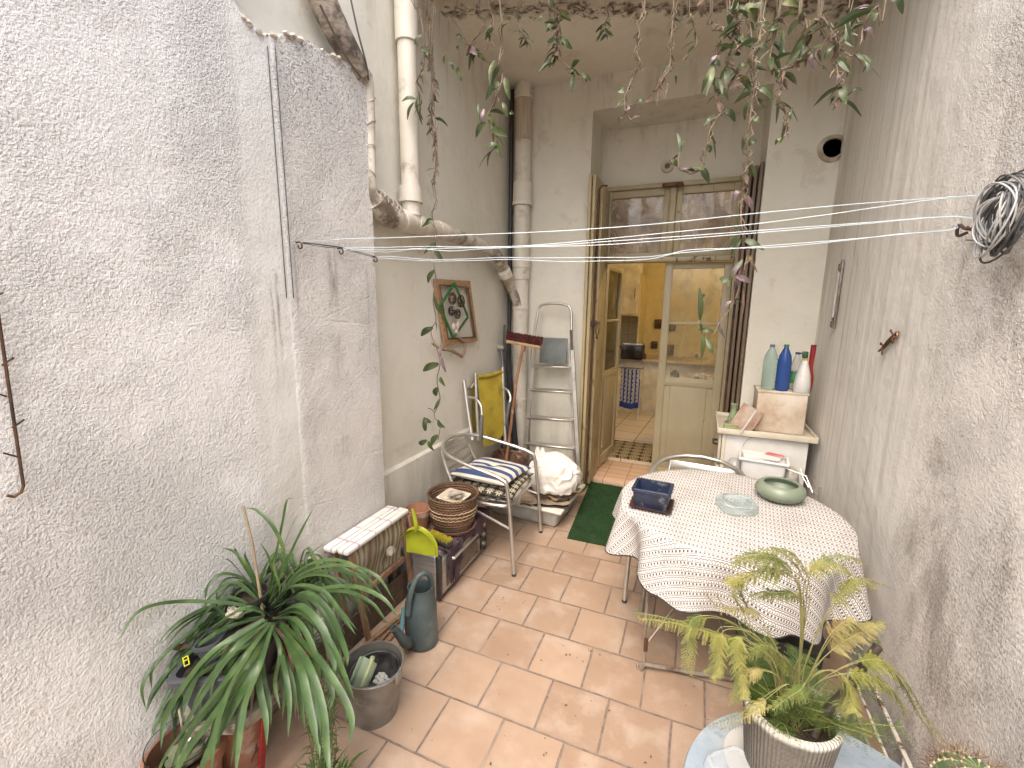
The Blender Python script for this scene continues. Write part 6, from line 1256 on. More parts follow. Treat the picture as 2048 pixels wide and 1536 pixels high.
solo('succulent', m, plant_mat('brown_succulent', (.10, .07, .035), (.16, .13, .06), (.07, .05, .03), .5), 'small brownish succulent at the corner of the trough', 'succulent')
# blades of the big plant
M_SP = plant_mat('strap_leaf', (.044, .085, .028), (.070, .125, .04), (.09, .145, .044), .36)
M_SP2 = plant_mat('light_strap_leaf', (.05, .10, .028), (.08, .135, .04), (.11, .155, .045), .35)
def strap(pix, y0_, y1_, wpx, mb, zoff=0):
    pts = [PY(x, y, y0_+(y1_-y0_)*(i/(len(pix)-1))**.5) for i, (x, y) in enumerate(pix)]
    for i, (x, y) in enumerate(pix):
        if pts[i].x < XL+.02: pts[i] = PX(x, y, XL+.02+.004*(i % 3))
    d = (pts[len(pts)//2]-CP).dot(cF); wm = wpx*d/FPX*.49
    n_ = (CP-pts[len(pts)//2]).normalized()
    pr_ = lambda t_: (min(1, .45+t_*2.2))*(1-max(0, (t_-.62)/.38)**1.7)+.04
    mb.leaf(pts, wm, (V((0, 0, 1))+n_*.7+V((rr8.uniform(-.3, .3), rr8.uniform(-.3, .3), 0))).normalized(), .28, 7, pr_)
t = thing('spider_plant', 'large plant with long arching dark green strap leaves in the grey trough', 'plant', PZ(530, 1235, .56))
BIG = [([(530, 1228), (470, 1208), (360, 1203), (280, 1222), (236, 1284)], .95, .84, 16), ([(525, 1235), (440, 1262), (350, 1330), (305, 1390), (290, 1425)], .94, .72, 22), ([(520, 1222), (440, 1235), (370, 1275), (310, 1330), (286, 1375), (293, 1420)], .96, .82, 17),
       ([(540, 1245), (480, 1325), (415, 1410), (340, 1500), (300, 1580)], .92, .58, 30), ([(545, 1245), (500, 1330), (430, 1430), (365, 1520), (335, 1590)], .92, .58, 31), ([(550, 1245), (515, 1330), (460, 1430), (415, 1510), (385, 1590)], .92, .60, 30),
       ([(540, 1245), (480, 1300), (400, 1350), (345, 1400), (310, 1450), (305, 1470)], .93, .66, 24), ([(535, 1240), (470, 1290), (395, 1340), (350, 1400), (345, 1450)], .92, .72, 20), ([(545, 1260), (515, 1300), (520, 1380), (532, 1440), (534, 1492)], .90, .70, 24), ([(550, 1262), (568, 1330), (580, 1400), (578, 1475)], .91, .72, 20),
       ([(558, 1255), (598, 1330), (620, 1420), (640, 1510)], .91, .68, 32), ([(560, 1250), (612, 1320), (645, 1410), (655, 1500), (662, 1560)], .91, .66, 27), ([(560, 1243), (630, 1310), (680, 1380), (705, 1440), (700, 1490)], .92, .74, 26), ([(556, 1228), (600, 1212), (645, 1255), (668, 1320), (672, 1355)], .95, .82, 26),
       ([(553, 1220), (605, 1185), (655, 1220), (690, 1300), (695, 1330)], .97, .86, 24), ([(548, 1216), (610, 1185), (700, 1172), (765, 1195), (802, 1240)], .98, .95, 17), ([(550, 1212), (600, 1150), (680, 1130), (750, 1150), (788, 1202)], 1.0, 1.0, 15), ([(548, 1208), (600, 1140), (670, 1120), (730, 1150), (745, 1195)], 1.0, 1.02, 14),
       ([(532, 1212), (490, 1160), (445, 1148), (418, 1172), (412, 1200)], .99, .96, 13), ([(532, 1203), (505, 1160), (475, 1110), (468, 1096)], 1.0, .98, 11), ([(530, 1215), (470, 1165), (420, 1195), (400, 1235)], .97, .9, 16), ([(525, 1225), (455, 1195), (405, 1235), (372, 1290), (350, 1340)], .95, .84, 19),
       ([(545, 1238), (590, 1240), (622, 1290), (635, 1350), (628, 1400)], .93, .8, 22), ([(548, 1236), (600, 1225), (655, 1275), (690, 1350), (710, 1400)], .94, .82, 20), ([(540, 1250), (560, 1300), (550, 1370), (560, 1420)], .9, .78, 16), ([(538, 1250), (500, 1290), (450, 1310), (410, 1370), (395, 1440)], .92, .72, 18),
       ([(542, 1218), (580, 1175), (640, 1180), (685, 1235), (712, 1270)], .97, .92, 20), ([(540, 1232), (500, 1215), (440, 1245), (385, 1300), (330, 1400), (310, 1440)], .95, .76, 20), ([(530, 1232), (465, 1240), (420, 1215), (350, 1250), (305, 1300)], .94, .84, 14),
       ([(535, 1245), (470, 1300), (420, 1370), (372, 1450), (350, 1530)], .86, .62, 26), ([(540, 1248), (495, 1310), (455, 1390), (430, 1470), (420, 1560)], .86, .62, 26), ([(530, 1240), (450, 1290), (400, 1340), (372, 1400), (362, 1440)], .88, .66, 20), ([(545, 1250), (520, 1330), (490, 1410), (478, 1490), (470, 1560)], .86, .62, 24), ([(528, 1238), (430, 1300), (370, 1370), (330, 1440), (322, 1500)], .88, .62, 22)]
for rep in range(3):
    for px__, a, b_, w_ in BIG:
        j_ = 2 if rep == 0 else 26; dx_, dy_ = rr8.uniform(-j_, j_), rr8.uniform(-j_*.6, j_*.6); n_ = len(px__)-1; sh = 1 if rep == 0 else rr8.uniform(.72, .97)
        if rep and px__[-1][0] < 250: continue
        pp = [(px__[0][0]+(x-px__[0][0])*sh+dx_*(i/n_), px__[0][1]+(y-px__[0][1])*sh+dy_*(i/n_)) for i, (x, y) in enumerate(px__)]
        m = MB(); strap(pp, a+.03*rep, b_+.05*rep, w_*(1 if rep == 0 else .8), m); part('blade', m, M_SP, t, 80)
for px__, a, b_, w_ in (([(535, 1245), (500, 1300), (505, 1380), (500, 1450)], .9, .74, 13), ([(540, 1245), (575, 1290), (590, 1370), (598, 1440)], .92, .8, 12), ([(525, 1235), (460, 1280), (440, 1350), (445, 1400)], .92, .74, 12), ([(545, 1235), (620, 1240), (655, 1300), (650, 1370)], .95, .86, 11)):
    m = MB(); strap(px__, a, b_, w_, m); part('dead_blade', m, M_VD, t, 80)
UP = [([(535, 1200), (552, 1110), (565, 1045), (574, 1002), (590, 996)], 1.0, 1.02, 9), ([(537, 1200), (562, 1110), (585, 1050), (597, 1030)], 1.0, 1.03, 11), ([(540, 1200), (575, 1120), (605, 1058), (628, 1015)], 1.0, 1.04, 13), ([(535, 1200), (568, 1120), (550, 1060), (515, 1022), (490, 1016)], 1.0, .96, 14),
      ([(530, 1200), (500, 1140), (470, 1105), (440, 1095)], 1.0, .95, 10), ([(538, 1205), (580, 1150), (620, 1110), (650, 1085)], 1.0, 1.05, 10), ([(533, 1205), (545, 1150), (535, 1110), (520, 1085)], 1.0, .98, 9), ([(530, 1210), (520, 1170), (540, 1120), (580, 1085)], 1.0, 1.04, 11), ([(540, 1212), (590, 1165), (630, 1150), (680, 1158)], .99, 1.0, 12), ([(545, 1215), (560, 1180), (548, 1130), (560, 1090)], .98, .97, 9)]
for px__, a, b_, w_ in UP:
    m = MB(); strap(px__, a, b_, w_, m); part('young_blade', m, M_SP2, t, 80)
t = thing('spider_plant', 'second strap leaved plant behind, its thinner leaves spreading to the folded stool', 'plant', PZ(600, 1180, .52))
for k in range(34):
    x0_, y0_ = 600+rr8.uniform(-15, 15), 1180+rr8.uniform(-8, 8); a = rr8.uniform(-.5, 3.3); L = rr8.uniform(60, 150)
    dx, dyy = cos(a)*L, -abs(sin(a))*L*.45
    pp = [(x0_, y0_), (x0_+dx*.4, y0_+dyy-20), (x0_+dx*.8, y0_+dyy*.9+5), (x0_+dx*1.05, y0_+dyy*.4+rr8.uniform(25, 70))]
    m = MB(); strap(pp, 1.12, 1.12+rr8.uniform(-.06, .14), rr8.uniform(9, 15), m); part('blade', m, M_SP if k % 3 else M_SP2, t, 80)
tp = PZ(600, 1185, .52); 
t = thing('black_pot', 'second black pot behind the trough carrying the plant nearest the stool', 'plant pot', tp-V((0, 0, .3)))
part('pot_body', MB().lathe([(0, -.14), (.045, -.14), (.065, -.01), (.069, -.01), (.069, .006), (.06, .006), (.058, -.02), (0, -.02)], V((max(tp.x, -1.42), tp.y, tp.z-.01)), 24), M_BLKP, t)
solo('bamboo_cane', MB().tube([PY(487, 1012, 1.0), PY(505, 1090, .99), PY(522, 1200, .97), PY(530, 1260, .95)], [.004, .005, .005, .005], 8), simple('bamboo', (.28, .21, .13), (.18, .13, .08), .6), 'thin brown cane standing up from the large plant', 'cane')
# stand below: upright block, terracotta pots, red folding stool
M_RED = simple('red_metal', (.26, .018, .015), (.17, .012, .01), .35)
rc = Mp @ V((hw*.6, hl*.5, -.06)); ra = Mp @ V((hw*.9, -hl*.1, -.055))
t = thing('red_stand', 'red metal stand carrying the planter tray, one leg seen on the right', 'stand', V((-1.28, .95, 0)))
lg0 = PZ(528, 1420, .285); lg1 = PY(536, 1700, lg0.y-.02)
part('leg', MB().rod(lg0, V((lg1.x, lg0.y-.02, 0)), .022, .012, bev=.002), M_RED, t)
lgb = Mp @ V((-hw*.7, hl*.8, -.06)); part('leg', MB().rod(lgb, V((lgb.x, lgb.y, 0)), .022, .012, bev=.002), M_RED, t)
lgc = Mp @ V((hw*.95, hl*.9, -.06)); part('leg', MB().rod(lgc, V((lgc.x, lgc.y, 0)), .022, .012, bev=.002), M_RED, t)
part('top_bar', MB().rod(lg0, Mp @ V((hw*1.08, hl*1.15, -.058)), .03, .016, bev=.003).rod(lg0, Mp @ V((-hw*.8, -hl*.7, -.058)), .022, .014, bev=.003), M_RED, t)
rt = PZ(590, 1280, .42); solo('red_pot', MB().lathe([(0, 0), (.038, 0), (.052, .085), (.056, .085), (.056, .098), (.05, .098), (.045, .02), (0, .02)], V((rt.x, rt.y, .30)), 24), simple('pinkish_red_plastic', (.50, .05, .07), (.42, .04, .05), .35), 'small pinkish red pot hidden among the blades behind the trough', 'plant pot')
tq = Mp @ V((.0, 0, -.046))
t = thing('clay_pot', 'large upright terracotta pot under the planter tray', 'plant pot', V((tq.x, tq.y, 0)))
part('pot_body', MB().lathe([(0, 0), (.058, 0), (.082, .20), (.092, .20), (.094, tq.z-.002), (.084, tq.z-.002), (.078, .20), (.055, .02), (0, .02)], V((tq.x+.0, tq.y-.03, 0)), 40), M_TERRA, t)
part('rim_band', MB().lathe([(.0935, .215), (.0975, .222), (.0935, .229)], V((tq.x+.0, tq.y-.03, 0)), 40), M_TERRA, t)
c = PZ(338, 1478, .26); c.x = max(c.x, XL+.115)
t = thing('clay_pot', 'terracotta pot at the wall in the lower left corner, with a glass bowl in it', 'plant pot', V((c.x, c.y, 0)))
part('pot_body', MB().lathe([(0, .0), (.07, .0), (.098, .21), (.108, .215), (.110, .262), (.10, .262), (.092, .20), (.068, .02), (0, .02)], V((c.x, c.y, 0)), 40), M_TERRA, t)
solo('glass_bowl', MB().lathe([(0, 0), (.03, 0), (.065, .02), (.088, .05), (.096, .075), (.099, .075), (.09, .045), (.066, .014), (.03, -.005), (0, -.005)], V((c.x, c.y, .225)), 40), M_GLASS, 'round clear glass bowl resting in the terracotta pot in the lower left corner', 'bowl')
solo('bowl_plant', MB().ball(V((c.x, c.y, .237)), .045, 3, (1, 1, .3), .6, 4), simple('green_scum', (.20, .21, .14), (.10, .12, .06), .6, bump=.004), 'greenish dried plant remains in the glass bowl', 'plant remains')
c = PZ(505, 1490, .0)
m = MB()
for k in range(46):
    a = rr8.uniform(0, 6.28); b0 = PZ(495+rr8.uniform(-20, 12), 1520+rr8.uniform(-15, 15), .02); L = rr8.uniform(.05, .11)
    p1 = b0+V((cos(a)*L*.3, sin(a)*L*.3, L*.5)); p2 = p1+V((rr8.uniform(-.03, .03), rr8.uniform(-.03, .03), L*.4)); m.tube([b0, p1, p2, p2+V((rr8.uniform(-.02, .02), rr8.uniform(-.02, .02), .01))], .0016, 4, 3)
solo('twig_bundle', m, simple('black_twigs', (.03, .018, .013), (.06, .035, .025), .8), 'bundle of dark dry twigs standing on the floor by the red stand', 'twigs')
# leafy plant low at the bottom edge
pc_ = PZ(645, 1580, .12)
t = thing('leafy_plant', 'bushy light green plant in a small pot low beside the bucket', 'plant', V((pc_.x, pc_.y, 0)))
part('plant_pot', MB().lathe([(0, 0), (.04, 0), (.055, .09), (.06, .09), (.06, .105), (.053, .105), (.05, .08), (0, .08)], V((pc_.x, pc_.y, 0)), 24), M_BLKP, t)
m = MB(); m2_ = MB()
for k in range(150):
    b0 = V((pc_.x+rr8.gauss(0, .03), pc_.y+rr8.gauss(0, .03), .09)); a = rr8.uniform(0, 6.28); L = rr8.uniform(.06, .17); o_ = rr8.uniform(.3, 1.1)
    d = V((cos(a)*o_, sin(a)*o_, rr8.uniform(.5, 1.2))).normalized()
    m.leaf([b0, b0+d*L*.55, b0+d*L+V((0, 0, -L*.3*o_))], rr8.uniform(.005, .011), V((0, 0, 1)), .3, 3)
stuff(part('leaves', m, M_SP2, t, 80))
for k in range(14):     # tall thin stems with narrow leaves
    x, y = 640+rr8.uniform(-25, 25), 1460+rr8.uniform(-20, 30); tx, ty = 620+rr8.uniform(-20, 60), 1230+rr8.uniform(0, 170); Yp = rr8.uniform(.93, 1.05)
    a, b_ = V((pc_.x+rr8.gauss(0, .015), pc_.y+rr8.gauss(0, .015), .09)), PY(tx, ty, Yp); mid = (a+b_)/2+V((rr8.gauss(0, .02), rr8.gauss(0, .02), 0))
    cps = catmull([a, mid, b_], 8); m2_.tube(cps, .0013, 4)
    for c_ in cps[3:]:
        for _ in range(2): d = V((rr8.gauss(0, 1), rr8.gauss(0, 1), rr8.uniform(-.3, .8))).normalized()*rr8.uniform(.025, .05); m2_.leaf([c_, c_+d*.5, c_+d+V((0, 0, -.008))], .005, V((0, 0, 1)), .2, 2)
stuff(part('thin_stems', m2_, plant_mat('thin_leaf', (.06, .10, .03), (.10, .14, .05), (.12, .08, .04), .5), t, 80))
# ================================================================== RIGHT FOREGROUND: zinc table, fern, cactus
TB = V((.393, 1.035, 0)); tz_ = .46
g = G('weathered_blue_metal'); o = g.obj(); n1 = g.noise(o, 7, 6, .65); n2 = g.noise(g.map(o, (1, 1, 1), (4, 2, 0)), 22, 5, .7)
cb = g.mix(g.step(n1, .38, .62), (.30, .37, .43), (.42, .47, .50)); cb = g.mix(g.math('MULTIPLY', g.step(n2, .52, .66), .6), cb, (.20, .255, .31)); cb = g.mix(g.math('MULTIPLY', g.step(n1, .66, .72), .5), cb, (.55, .54, .50))
M_ZT = g.bsdf(cb, .5, .25, g.bump(n2, .0015, .5))
t = thing('blue_table', 'small round weathered blue-grey metal table in the lower right foreground', 'table', TB)
part('table_top', MB().lathe([(0, tz_-.022), (.318, tz_-.022), (.333, tz_-.018), (.337, tz_-.010), (.334, tz_-.002), (.322, tz_), (0, tz_)], TB, 72), M_ZT, t)
for k in range(3): a = R(100+120*k); part('leg', MB().tube([TB+V((.26*cos(a), .26*sin(a), tz_-.022)), TB+V((.30*cos(a), .30*sin(a), 0))], .011, 10), M_ZT, t)
FP = V((.295, 1.155, 0)); fr_h = .668
g = G('ribbed_concrete'); o = g.obj(); s_ = g.sep(o); an = g.math('ARCTAN2', s_[1], s_[0])
rib = g.math('MULTIPLY', g.math('SINE', g.math('MULTIPLY', an, 70)), g.math('MULTIPLY_ADD', g.math('SINE', g.math('MULTIPLY', s_[2], 420)), .35, .65))
cb = g.mix(g.step(g.noise(o, 9, 5, .65), .35, .65), (.15, .13, .105), (.10, .086, .07)); top = g.step(g.math('ADD', s_[2], g.math('MULTIPLY', g.noise(o, 20, 4), .03)), .195, .212)
cb = g.mix(top, cb, (.52, .49, .43)); cb = g.mix(g.math('MULTIPLY', g.step(g.noise(o, 30, 5, .7), .58, .68), .7), cb, (.10, .08, .06))
M_CONC = g.bsdf(cb, .85, normal=g.bump(rib, .003, .7, g.bump(g.noise(o, 40, 4), .004, .5)))
t = thing('fern_pot', 'grey ribbed concrete pot with a chipped pale rim on the blue table', 'plant pot', FP+V((0, 0, tz_+.006)))
zb3 = tz_+.006
part('pot_body', MB().lathe([(0, zb3), (.082, zb3), (.090, zb3+.02), (.108, fr_h-.02), (.110, fr_h-.006), (.106, fr_h), (.097, fr_h), (.093, fr_h-.01), (.088, fr_h-.06), (0, fr_h-.06)], FP, 56), M_CONC, t)
part('soil', MB().grid(lambda a, b_: FP+V((.089*b_*cos(a*2*pi), .089*b_*sin(a*2*pi), fr_h-.045+.010*mnoise.noise(V((cos(a*2*pi)*b_*3, sin(a*2*pi)*b_*3, 1))))), 32, 8), M_SOIL, t)
solo('white_plate', MB().lathe([(0, 0), (.09, .0), (.113, .012), (.117, .014), (.113, .009), (.09, -.003), (0, -.003)], FP+V((-.022, -.008, tz_+.004)), 48), M_CABW, 'white plate under the concrete fern pot', 'plate')
solo('pebble', MB().ball(FP+V((-.028, -.06, fr_h-.036)), .011, 2, (1.1, .9, .8), .4, 2), M_TERRA, 'small terracotta coloured pebble on the soil of the fern pot', 'pebble')
cp0 = PZ(1478, 1525, tz_+.03)
Mc = Matrix.Translation(V((cp0.x, cp0.y-.035, tz_+.002))) @ Matrix.Rotation(R(38), 4, 'Z')
g = G('clear_plastic'); M_CLR = g.bsdf((.80, .84, .87), .12, trans=.75, ior=1.2)
solo('plastic_lid', xf(trough_rings([(.062, .075, 0), (.056, .069, .03), (.05, .063, .034), (.046, .059, .031)]), Mc), M_CLR, 'upturned clear plastic container on the blue table', 'container', ang=25)
st = MB().tube([FP+V((.05, -.02, fr_h-.05)), FP+V((.062, .0, fr_h-.01)), PY(1700, 1375, 1.17), PY(1728, 1330, 1.18), PY(1757, 1292, 1.19)], [.013, .0115, .0105, .0105, .010], 12)
t = thing('dark_stick', 'thick dark ringed stick leaning out of the fern pot towards the right wall', 'stick', FP+V((.05, -.02, fr_h-.05)))
part('stick', st, simple('black_bamboo', (.035, .024, .018), (.06, .042, .032), .45, dirt=(.12, .09, .07)), t)
for x, y in ((1690, 1390), (1722, 1340), (1672, 1415)):
    c = PY(x, y, 1.172); d = (PY(1757, 1292, 1.19)-PY(1690, 1390, 1.165)).normalized(); part('ring', MB().tube([c-d*.003, c+d*.003], .0128, 12), simple('stick_ring', (.16, .12, .09), rough=.5), t)
# asparagus fern
M_FY = plant_mat('yellow_fern', (.27, .28, .05), (.35, .33, .075), (.17, .22, .04), .6)
M_FG = plant_mat('green_fern', (.075, .14, .025), (.13, .19, .035), (.22, .25, .05), .6)
M_FB = plant_mat('tan_fern', (.40, .32, .14), (.45, .40, .16), (.32, .2, .09), .7)
M_FS = simple('fern_stem', (.17, .17, .06), (.26, .23, .09), .6)
rf = random.Random(31)
t = thing('asparagus_fern', 'feathery yellow-green asparagus fern in the concrete pot', 'fern', FP+V((0, 0, fr_h-.045)))
def needles(mb, p_, d, side, up_, L, n, w_=.0008):
    """one branchlet: a thread set with fine needles on both sides"""
    for i in range(n):
        k = (i+.5)/n; c_ = p_+d*L*k+V((0, 0, -L*.22*k*k)); ln_ = L*.27*(1-.72*k)*rf.uniform(.7, 1.2)
        for s_ in (-1, 1):
            q = (side*s_+d*.75+up_*rf.uniform(-.35, .35)).normalized(); e = c_+q*ln_; ww = d.cross(q).normalized().cross(q)*w_
            a = mb.b.verts.new(c_-ww); b_ = mb.b.verts.new(c_+ww); mb.b.faces.new((a, b_, mb.b.verts.new(e)))
def frond(pix, Ys, L, nb, mats, droop=0, start=.25, dens=11, stemr=.0014, base=True):
    pts = [PY(x, y, Ys[0]+(Ys[1]-Ys[0])*i/(len(pix)-1)) for i, (x, y) in enumerate(pix)]
    if base: pts = [FP+V((rf.uniform(-.02, .02), rf.uniform(-.02, .02), fr_h-.045))]+pts
    cp = catmull(pts, 10); n = len(cp); st = MB().tube(cp, [stemr*(1-.6*i/(n-1)) for i in range(n)], 5)
    mb = MB()
    nb = int(nb*2.3); L *= .85
    for k in range(nb):
        u_ = start+(1-start)*(k+rf.random()*.6)/nb; i = min(n-2, int(u_*(n-1))); T = (cp[i+1]-cp[i]).normalized()
        s1 = T.cross(V((0, 0, 1))); s1 = s1.normalized() if s1.length > .1 else T.orthogonal().normalized(); upv = s1.cross(T)
        Lk = L*(1-.65*((u_-start)/(1-start))**1.3)*rf.uniform(.7, 1.15)
        for s_ in (-1, 1):
            d = (s1*s_*rf.uniform(.8, 1.1)+T*rf.uniform(.35, .7)+upv*rf.uniform(-.25, .25)+V((0, 0, -droop))).normalized(); sd_ = d.cross(upv).normalized()
            e = cp[i]+d*Lk+V((0, 0, -Lk*.22)); st.tube([cp[i], cp[i]+d*Lk*.5+V((0, 0, -Lk*.055)), e], .0006, 3, cap=False)
            needles(mb, cp[i], d, sd_, upv, Lk, max(5, int(dens*Lk/L)))
    needles(mb, cp[-4], (cp[-1]-cp[-4]).normalized(), (cp[-1]-cp[-4]).normalized().orthogonal(), V((0, 0, 1)), L*.5, 6)
    f = part('frond', st, M_FS, t, 80); part('needles', mb, mats, f, 80)
FR = [([(1540, 1330), (1480, 1285), (1410, 1262), (1340, 1245), (1275, 1236)], (1.15, 1.05), .045, 15, M_FY, .4, .45), ([(1560, 1330), (1500, 1270), (1440, 1235), (1385, 1238), (1375, 1290), (1368, 1345)], (1.15, 1.08), .032, 17, M_FG, .3, .6),
      ([(1550, 1330), (1510, 1290), (1480, 1275), (1478, 1320), (1488, 1368), (1490, 1400)], (1.12, 1.03), .034, 17, M_FY, .3, .5), ([(1550, 1330), (1510, 1270), (1450, 1260), (1440, 1300), (1440, 1340), (1425, 1358)], (1.14, 1.06), .03, 15, M_FY, .3, .55),
      ([(1540, 1320), (1500, 1260), (1485, 1220), (1470, 1195), (1468, 1172)], (1.15, 1.1), .03, 12, M_FY, 0, .6), ([(1560, 1320), (1530, 1260), (1500, 1220), (1440, 1215), (1410, 1185)], (1.15, 1.1), .028, 12, M_FB, .2, .55),
      ([(1598, 1330), (1602, 1240), (1600, 1170), (1570, 1125), (1520, 1108), (1470, 1118)], (1.17, 1.12), .065, 17, M_FG, .15, .62), ([(1598, 1330), (1601, 1230), (1590, 1160), (1540, 1140), (1480, 1155), (1452, 1165)], (1.17, 1.10), .05, 16, M_FY, .15, .6),
      ([(1600, 1320), (1604, 1220), (1590, 1190), (1540, 1185), (1500, 1192)], (1.17, 1.12), .042, 14, M_FG, .1, .55), ([(1600, 1320), (1606, 1230), (1610, 1160), (1640, 1130), (1680, 1130), (1700, 1145)], (1.17, 1.2), .045, 14, M_FY, .15, .55),
      ([(1610, 1330), (1640, 1250), (1680, 1190), (1710, 1160), (1755, 1175)], (1.17, 1.22), .036, 13, M_FY, .2, .55), ([(1600, 1300), (1620, 1180), (1590, 1110), (1540, 1095)], (1.18, 1.15), .045, 12, M_FG, .2, .6),
      ([(1620, 1350), (1665, 1300), (1710, 1270), (1740, 1255), (1765, 1250)], (1.15, 1.2), .040, 15, M_FB, .1, .4), ([(1620, 1350), (1660, 1270), (1700, 1240), (1735, 1262), (1745, 1290)], (1.15, 1.2), .036, 13, M_FB, .1, .4),
      ([(1630, 1370), (1700, 1330), (1760, 1320), (1810, 1360), (1845, 1420), (1885, 1475)], (1.13, 1.15), .045, 22, M_FY, .15, .4), ([(1630, 1370), (1700, 1345), (1750, 1355), (1790, 1385), (1810, 1420)], (1.12, 1.12), .042, 15, M_FY, .2, .4),
      ([(1620, 1360), (1665, 1340), (1700, 1370), (1705, 1410), (1708, 1425)], (1.08, 1.04), .038, 13, M_FY, .2, .5), ([(1610, 1370), (1600, 1380), (1570, 1400), (1545, 1420)], (1.08, 1.02), .030, 10, M_FG, .2, .4),
      ([(1560, 1360), (1520, 1340), (1490, 1350), (1470, 1380), (1455, 1410)], (1.12, 1.08), .03, 12, M_FB, .3, .4), ([(1590, 1350), (1560, 1310), (1530, 1290), (1500, 1300)], (1.15, 1.1), .05, 14, M_FG, .1, .3), ([(1580, 1370), (1530, 1400), (1500, 1430), (1440, 1460)], (1.08, 1.02), .026, 10, M_FB, .3, .5)]
for rep in range(2):
    for a_ in FR:
        jx, jy = (0, 0) if rep == 0 else (rf.uniform(-28, 28), rf.uniform(-22, 22)); n_ = len(a_[0])-1
        frond([(x+jx*i/n_, y+jy*i/n_) for i, (x, y) in enumerate(a_[0])], (a_[1][0]+.01*rep, a_[1][1]+.03*rep), a_[2]*(1-.15*rep), a_[3], a_[4] if rep == 0 else M_FG if a_[4] is M_FY else M_FY, a_[5], a_[6])
for k in range(40):   # the dense green heart of the fern
    a = rf.uniform(0, 6.28); L = rf.uniform(.08, .20); b0 = FP+V((rf.uniform(-.03, .03), rf.uniform(-.03, .03), fr_h-.04)); d = V((cos(a), sin(a)*.8+.1, rf.uniform(.5, 1.4))).normalized(); cps = [b0, b0+d*L*.6, b0+d*L+V((cos(a)*.02, sin(a)*.02, -.01))]
    cp = catmull(cps, 8); st = MB().tube(cp, .001, 4); mb = MB()
    for i in range(5, len(cp)-1):
        T = (cp[i+1]-cp[i]).normalized(); s1 = T.cross(V((0, 0, 1))); s1 = s1.normalized() if s1.length > .1 else T.orthogonal().normalized(); upv = s1.cross(T)
        for s_ in (-1, 1): d2 = (s1*s_+T*.5+upv*rf.uniform(-.4, .4)).normalized(); needles(mb, cp[i], d2, d2.cross(upv).normalized(), upv, .045*rf.uniform(.6, 1.1), 9)
    f = part('frond', st, M_FS, t, 80); part('needles', mb, M_FG, f, 80)
# cactus
cc = V((.615, 1.085, .655)); rC = .060
t = thing('cactus', 'round ribbed green cactus with long spines in the lower right corner', 'cactus', V((cc.x, cc.y, .60)))
m = MB(); NR = 11
def cfn(a, b_):
    A = a*2*pi; ph = b_*pi; rr = rC*(1+.13*cos(A*NR))*sin(ph)**.75; return cc+V((rr*cos(A), rr*sin(A), -rC*.95*cos(ph)-(.0 if b_ < .97 else .004)))
m.grid(cfn, 132, 24, closeu=True); bmesh.ops.remove_doubles(m.b, verts=m.b.verts, dist=.0006)
g = G('cactus_skin'); o = g.obj(); s_ = g.sep(o); an = g.math('ARCTAN2', s_[1], s_[0]); rd = g.math('COSINE', g.math('MULTIPLY', an, NR))
part('body', m, g.bsdf(g.mix(g.step(rd, .80, .97), g.mix(g.step(g.noise(o, 14, 4), .4, .6), (.07, .12, .045), (.045, .085, .03)), (.34, .33, .20)), .5, normal=g.bump(g.noise(o, 80, 3), .002)), t)
m = MB()
for k in range(NR):
    for j in range(1, 8):
        b_ = .42+.07*j; p_ = cfn(k/NR, min(b_, .97)); n_ = (p_-cc).normalized()
        m.b.verts.ensure_lookup_table()
        for q in range(6):
            d = (n_*1.2+V((rf.gauss(0, .7), rf.gauss(0, .7), rf.gauss(0, .7)))).normalized(); m.tube([p_, p_+d*rf.uniform(.012, .036)], [.0009, .0003], 4, cap=False)
stuff(part('spines', m, simple('cactus_spines', (.12, .07, .045), (.25, .18, .11), .5), t))
m = MB()
for k in range(NR):
    for j in range(1, 8): m.ball(cfn(k/NR, min(.42+.07*j, .975)), .0038, 1)
stuff(part('areoles', m, simple('areole_wool', (.50, .44, .30), (.4, .34, .22), .9), t))
c = V((cc.x, cc.y, tz_+.002)); t = thing('clay_pot', 'small terracotta pot holding the round cactus on the blue table', 'plant pot', c)
part('pot_body', MB().lathe([(0, 0), (.05, 0), (.066, .11), (.074, .11), (.075, .145), (.068, .145), (.062, .10), (0, .10)], c, 32), M_TERRA, t)
part('grit', MB().lathe([(0, .132), (.066, .130)], c, 24), M_SOIL, t)
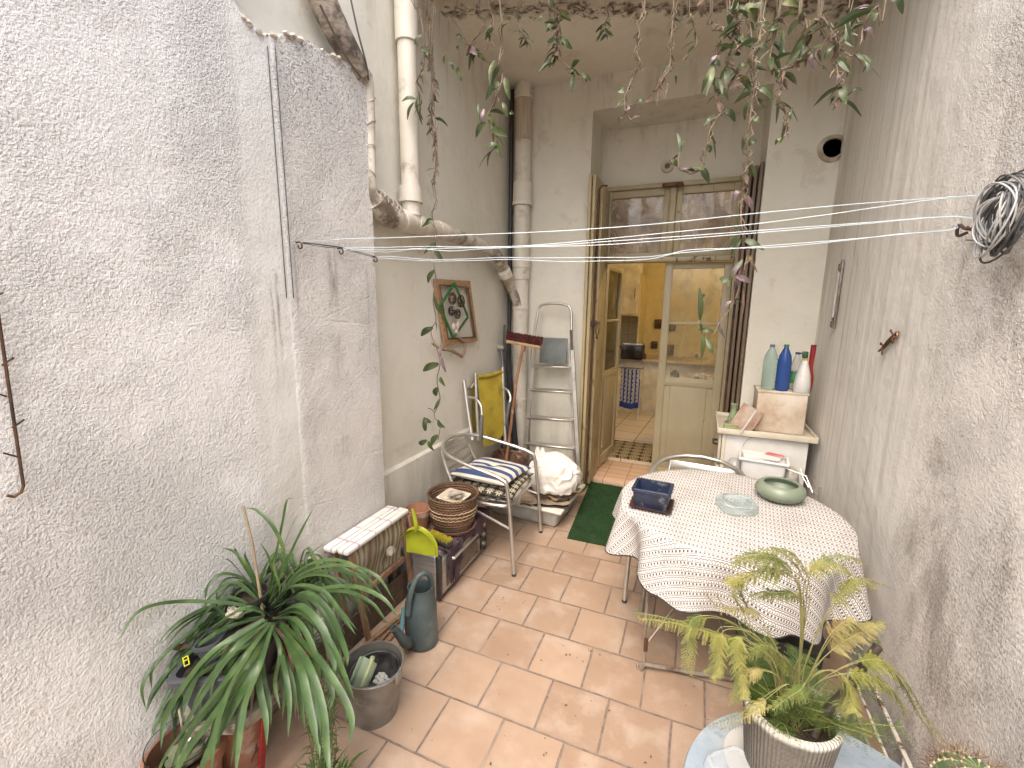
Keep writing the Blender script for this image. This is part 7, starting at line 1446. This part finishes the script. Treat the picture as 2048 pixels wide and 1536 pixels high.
# white frames leaning on the right wall at the floor
t = thing('folded_trestle', 'narrow white painted folded trestle leaning on the right wall behind the blue table', 'trestle', (.72, 1.6, 0))
for x_, w_, z_ in ((.752, .014, .19), (.722, .010, .13)):
    a, b_ = V((x_, 1.15, z_)), V((x_, 2.12, z_)); part('top_rail', MB().rod(a, b_, w_, w_*.8, bev=.002), paint_mat('chipped_frame%d' % int(x_*1000), (.55, .52, .45), thr=(.56, .6)), t)
    for yv_ in (1.17, 1.64, 2.10): part('upright', MB().rod(V((x_, yv_, 0)), V((x_, yv_, z_-.008)), w_*.9, w_*.8, bev=.002), M_CABW, t)
solo('grey_sheet', MB().rod((.69, 1.2, .055), (.69, 2.0, .055), .10, .006, up=(1, 0, 0)), simple('grey_board', (.27, .27, .26), (.2, .2, .19), .6), 'grey board standing in front of the white trestle at the right wall', 'board')
# black block added as the shade below the cloth skirt
t = thing('table_shade', 'black block added as the shade on the floor under the draped table', 'crate', (.42, 1.98, 0))
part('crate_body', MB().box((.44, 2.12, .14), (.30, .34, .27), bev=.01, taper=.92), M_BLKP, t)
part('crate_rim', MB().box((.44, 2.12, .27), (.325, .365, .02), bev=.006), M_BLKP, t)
# ================================================================== LITTER
m = MB(); rl = random.Random(77)
spots = [(1130, 1290), (1140, 1310), (1180, 1300), (1085, 1330), (1010, 1320), (1215, 1420), (1128, 1412), (1095, 1405), (970, 1205), (990, 1212), (1005, 1200), (905, 1380), (890, 1242), (1300, 1515), (1290, 1525), (985, 1530), (1420, 1440), (1195, 1310), (1380, 1370), (1160, 1315), (1090, 1510), (745, 1450)]
for x, y in spots:
    for k in range(rl.choice((1, 2, 2))):
        p_ = PZ(x+rl.gauss(0, 4), y+rl.gauss(0, 4), .002); a = rl.uniform(0, 6.28); L = rl.uniform(.005, .013); d = V((cos(a), sin(a), 0))*L
        m.leaf([p_-d*.5, p_+V((0, 0, .004)), p_+d*.5], L*.5, V((0, 0, 1)), .6, 2)
for k in range(260):
    p_ = V((rl.uniform(-1.4, .7), rl.uniform(.8, 3.9), .002)); a = rl.uniform(0, 6.28); L = rl.uniform(.002, .007); d = V((cos(a), sin(a), 0))*L
    m.leaf([p_-d*.5, p_+V((0, 0, .003)), p_+d*.5], L*.6, V((0, 0, 1)), .6, 2)
o = stuff(solo('leaf_litter', m, simple('litter', (.09, .045, .025), (.16, .09, .05), .8), 'scattered dry crumbs and leaf bits on the floor tiles', None))
o['label'] = 'scattered dry crumbs and leaf bits on the floor tiles'
